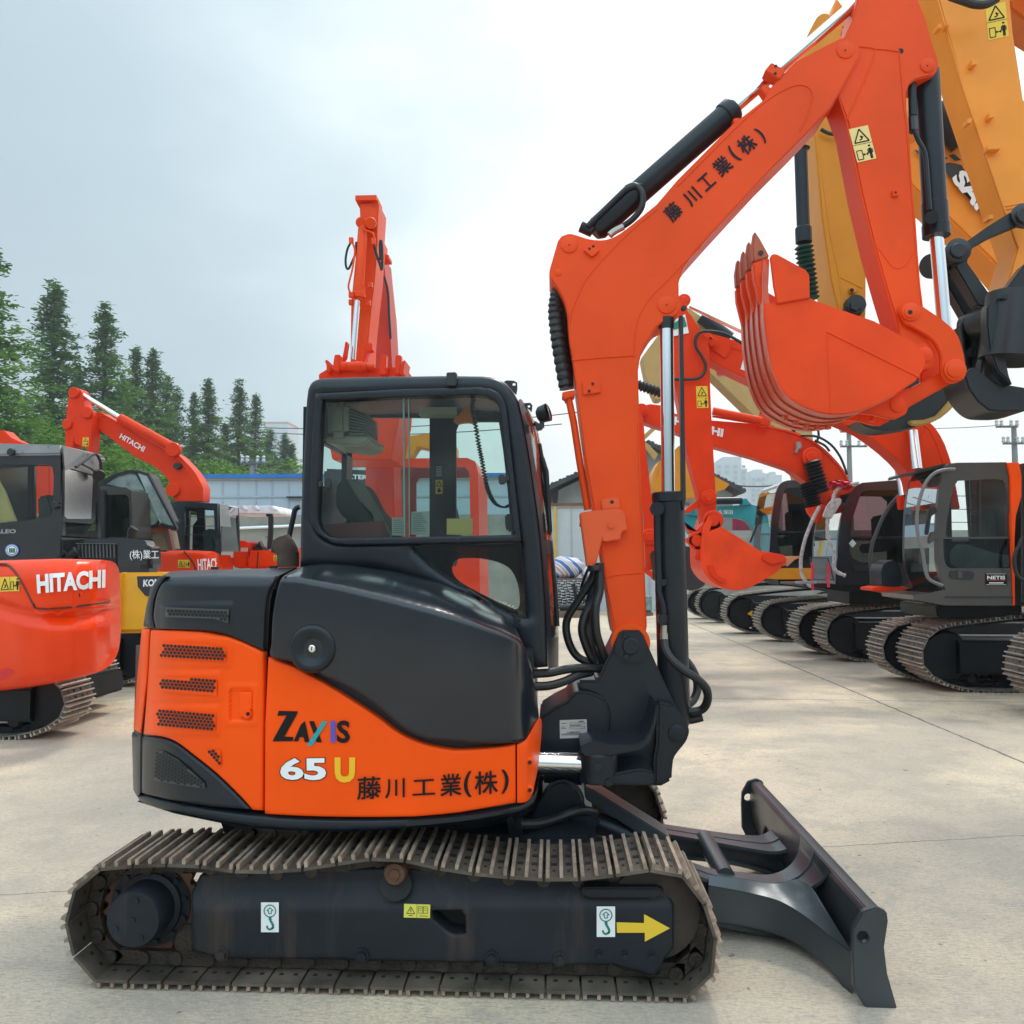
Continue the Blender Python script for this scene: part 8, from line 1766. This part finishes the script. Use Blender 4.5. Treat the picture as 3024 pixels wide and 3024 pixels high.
# ================================================================== TREES
def leafmat(name, c1, c2):
    m = bpy.data.materials.new(name); m.use_nodes = True; nt = m.node_tree; N = nt.nodes; L = nt.links; b = N['Principled BSDF']; b.inputs['Roughness'].default_value = .6; b.inputs['Specular IOR Level'].default_value = .25
    g = N.new('ShaderNodeTexCoord'); no = N.new('ShaderNodeTexNoise'); no.inputs['Scale'].default_value = 1.6; no.inputs['Detail'].default_value = 3; L.new(g.outputs['Object'], no.inputs[0])
    mr = N.new('ShaderNodeMapRange'); L.new(no.outputs['Fac'], mr.inputs[0]); mr.inputs[1].default_value = .35; mr.inputs[2].default_value = .65
    mx = N.new('ShaderNodeMix'); mx.data_type = 'RGBA'; L.new(mr.outputs[0], mx.inputs[0]); mx.inputs[6].default_value = (*c1, 1); mx.inputs[7].default_value = (*c2, 1); L.new(mx.outputs[2], b.inputs['Base Color'])
    tl_ = N.new('ShaderNodeBsdfTranslucent'); L.new(mx.outputs[2], tl_.inputs[0]); ms = N.new('ShaderNodeMixShader'); ms.inputs[0].default_value = .35; L.new(b.outputs[0], ms.inputs[1]); L.new(tl_.outputs[0], ms.inputs[2]); L.new(ms.outputs[0], N['Material Output'].inputs[0]); return m
CON = leafmat('conifer_needles', (.085,.18,.05), (.21,.37,.08)); BRO = leafmat('broad_leaves', (.09,.21,.025), (.22,.38,.05))
BARK = mat('brown_bark', (.07,.05,.04), .9, var=.3)
def leaf(vs, fs, c, s, rs):
    a = rs.random()*6.283; t = (rs.random()-.5)*2.2; d = Vector((math.cos(a), math.sin(a), t*.6)).normalized(); u = d.cross(Vector((rs.random()-.5, rs.random()-.5, rs.random()+.2))).normalized()
    i = len(vs); vs += [tuple(c-d*s-u*s*.3), tuple(c+d*s-u*s*.25), tuple(c+d*s*.8+u*s*.45), tuple(c-d*s*.7+u*s*.4)]; fs.append((i, i+1, i+2, i+3))
def mkmesh(name, vs, fs, m):
    me = bpy.data.meshes.new(name); me.from_pydata(vs, [], fs); me.materials.append(m); return me
def conifer_mesh(seed, wide=1.0, n=2600):
    """unit tree one metre tall: whorls of drooping boughs with ragged ends and gaps"""
    rs = random.Random(seed); vs = []; fs = []
    lv = 62
    for k in range(lv):
        h = .12+.86*(k/lv)**.95; rad = wide*.165*(1-h)**.95*(1+.25*math.sin(k*1.7+seed))+.006
        nb = int(5+7*(1-h))
        for j in range(nb):
            a = rs.random()*6.283; rr = rad*rs.uniform(.55, 1.25)
            if rs.random() < .12: continue
            for t in np.linspace(.15, 1, int(4+rr*80)):
                c = Vector((math.cos(a)*rr*t, math.sin(a)*rr*t, h-.02*t+rr*.35*t*t*.4+.012*math.sin(a*5)))
                for _ in range(5): leaf(vs, fs, c+Vector((rs.gauss(0,.007), rs.gauss(0,.007), rs.gauss(0,.006))), rs.uniform(.004,.008), rs)
    return mkmesh('crown', vs, fs, CON)
def blob_mesh(seed, m, n=14000, lobes=22, s=.012, squash=.7):
    rs = random.Random(seed); vs = []; fs = []; L_ = []
    for i in range(lobes):
        a = rs.random()*6.283; r = rs.random()**.5*.33; L_.append((Vector((math.cos(a)*r, math.sin(a)*r, .5+rs.uniform(-.3,.34)*squash)), rs.uniform(.12,.22)))
    for i in range(n):
        c, r = rs.choice(L_); d = Vector((rs.gauss(0,1), rs.gauss(0,1), rs.gauss(0,1))).normalized(); leaf(vs, fs, c+d*r*rs.uniform(.7,1.08), s*rs.uniform(.6,1.2), rs)
    return mkmesh('crown', vs, fs, m)
def trunk_mesh(h=.95, r=.012):
    bm = newbm(); add_lathe(bm, (0,0,0), (0,0,h), [(0,r),(.5,r*.6),(1,r*.1)], 8)
    for i in range(14):
        z = .15+i*.055; a = i*2.4; add_cyl(bm, (0,0,z), (math.cos(a)*.09*(1-z), math.sin(a)*.09*(1-z), z+.02), .003, 5, r2=.001)
    me = bpy.data.meshes.new('trunk'); bm.to_mesh(me); bm.free(); me.materials.append(BARK); return me
CM = [conifer_mesh(1), conifer_mesh(5, 1.15), conifer_mesh(9, .85)]; TM = trunk_mesh(); BMs = [blob_mesh(3, BRO), blob_mesh(8, BRO, 14000, 26)]
BT = trunk_mesh(.6, .03)
def tree(kind, xd, ytip, Y, label, wid=1.0, crown=None, group=None, trunk=None, base=0, rot=0):
    t = pd(xd, ytip, Y); h = t.z-base; r = thing(kind, label, 'tree', (t.x, Y, base), group)
    for nm, me in (('crown', crown), ('trunk', trunk or TM)):
        o = bpy.data.objects.new(nm, me); C.objects.link(o); o.parent = r; o.scale = (h*wid, h*wid, h); o.rotation_euler = (0, 0, rot)
    return r
GC = 'conifers behind the yard'
for i, (x, y, Y, w, lb) in enumerate(((105,516,70,1.15,'tallest pointed conifer, first full one from the left'), (201,559,72,1.05,'tall dark conifer behind the tip of the lettered boom'), (258,641,80,.95,'thin tipped conifer just right of the second tall one'), (289,648,82,1.05,'conifer with a slightly bushier flank, fourth from the left'),
     (333,722,90,.9,'short conifer fifth from the left, above the lettered boom'), (367,730,92,.85,'narrow conifer left of the evenly tapered one'), (395,706,88,1.05,'evenly tapered conifer above the boom knee'), (453,708,94,.95,'slender conifer between the shed and the sky, eighth from left'), (483,733,96,.9,'slim conifer nearest to the red roofed block'),
     (508,802,110,1.3,'small conifer in front of the red roofed block'), (538,812,112,1.3,'small conifer right of the red roofed block'), (551,829,112,1.2,'smallest conifer touching the grey cab'), (150,690,76,1.2,'half hidden conifer filling the gap between the two tallest'), (315,700,86,1.0,'dim conifer filling in behind the lettered boom'), (425,790,92,1.2,'low conifer in the dip left of the slender one'), (235,700,84,1.1,'low conifer between the second and third tips'))):
    tree('conifer_tree', x, y, Y, lb, w*1.28, CM[i % 3], GC, rot=i*1.3)
tree('conifer_tree', -35, 395, 40, 'big bright green conifer cut by the left edge', 1.5, CM[1], GC, rot=2)
tree('broadleaf_tree', 60, 735, 48, 'rounded broadleaf tree behind the grey roofed cab', 1.35, BMs[0], 'broadleaf trees behind the yard', BT, rot=1)
tree('broadleaf_tree', -10, 742, 46, 'broadleaf tree at the left edge under the big conifer', 1.3, BMs[1], 'broadleaf trees behind the yard', BT, rot=2)
tree('broadleaf_tree', 500, 828, 62, 'bright rounded broadleaf tree over the short pole', 1.1, BMs[1], 'broadleaf trees behind the yard', BT)
for i, (x, y, Y, lb) in enumerate(((430,868,55,'low green bush above the left end of the blue roof edge'), (460,872,57,'low green bush left of the short pole'), (545,862,58,'green bush beside the grey cab above the blue roof'), (395,850,60,'dark green bush behind the knee of the lettered boom'), (330,840,62,'dark green bush under the lettered boom'), (270,850,62,'dark green bush behind the tilted cab'), (200,830,60,'dark green bush left of the lettered boom'), (520,870,60,'low green bush right of the short pole'))):
    tree('bush', x, y, Y, lb, 1.5, BMs[i % 2], 'bushes behind the shed', BT, rot=i)
# ---- summer haze
bm = newbm(); add_box(bm, (0, 320, 100), (900, 760, 202)); hz = fin('haze', bm, None, None, mats=[])
hm = bpy.data.materials.new('haze_air'); hm.use_nodes = True; nt = hm.node_tree
for n in list(nt.nodes):
    if n.type != 'OUTPUT_MATERIAL': nt.nodes.remove(n)
pv = nt.nodes.new('ShaderNodeVolumePrincipled'); pv.inputs['Color'].default_value = (.86,.93,.97,1); pv.inputs['Density'].default_value = .0009; pv.inputs['Anisotropy'].default_value = .3
nt.links.new(pv.outputs[0], nt.nodes['Material Output'].inputs['Volume']); hz.data.materials.clear(); hz.data.materials.append(hm); tag(hz, 'thin summer haze over the yard', None, None, 'stuff')
# ---- pieces that are separate become parts of their own
for o in list(C.objects):
    if o.type == 'MESH' and o.parent and o.name.split('.')[0] in ('side_plate','side_cutter','idler_link','gusset','wear_strip','frame_bolt','lifting_eye','panel_bolt','hinge','window_latch','windscreen_wiper','paper_notice','hose_bracket','boom_pin','arm_pin','link_pin','bucket_pin','bucket_ear','pivot_pin','hydraulic_hose','cylinder_hose','swing_clevis','frame_bracket','idler','cylinder_bellows','boom_cylinder_rod','bucket_cylinder','hose','arm_bracket','linkage','mounting','arm_cylinder','door_latch'):
        islands(o)
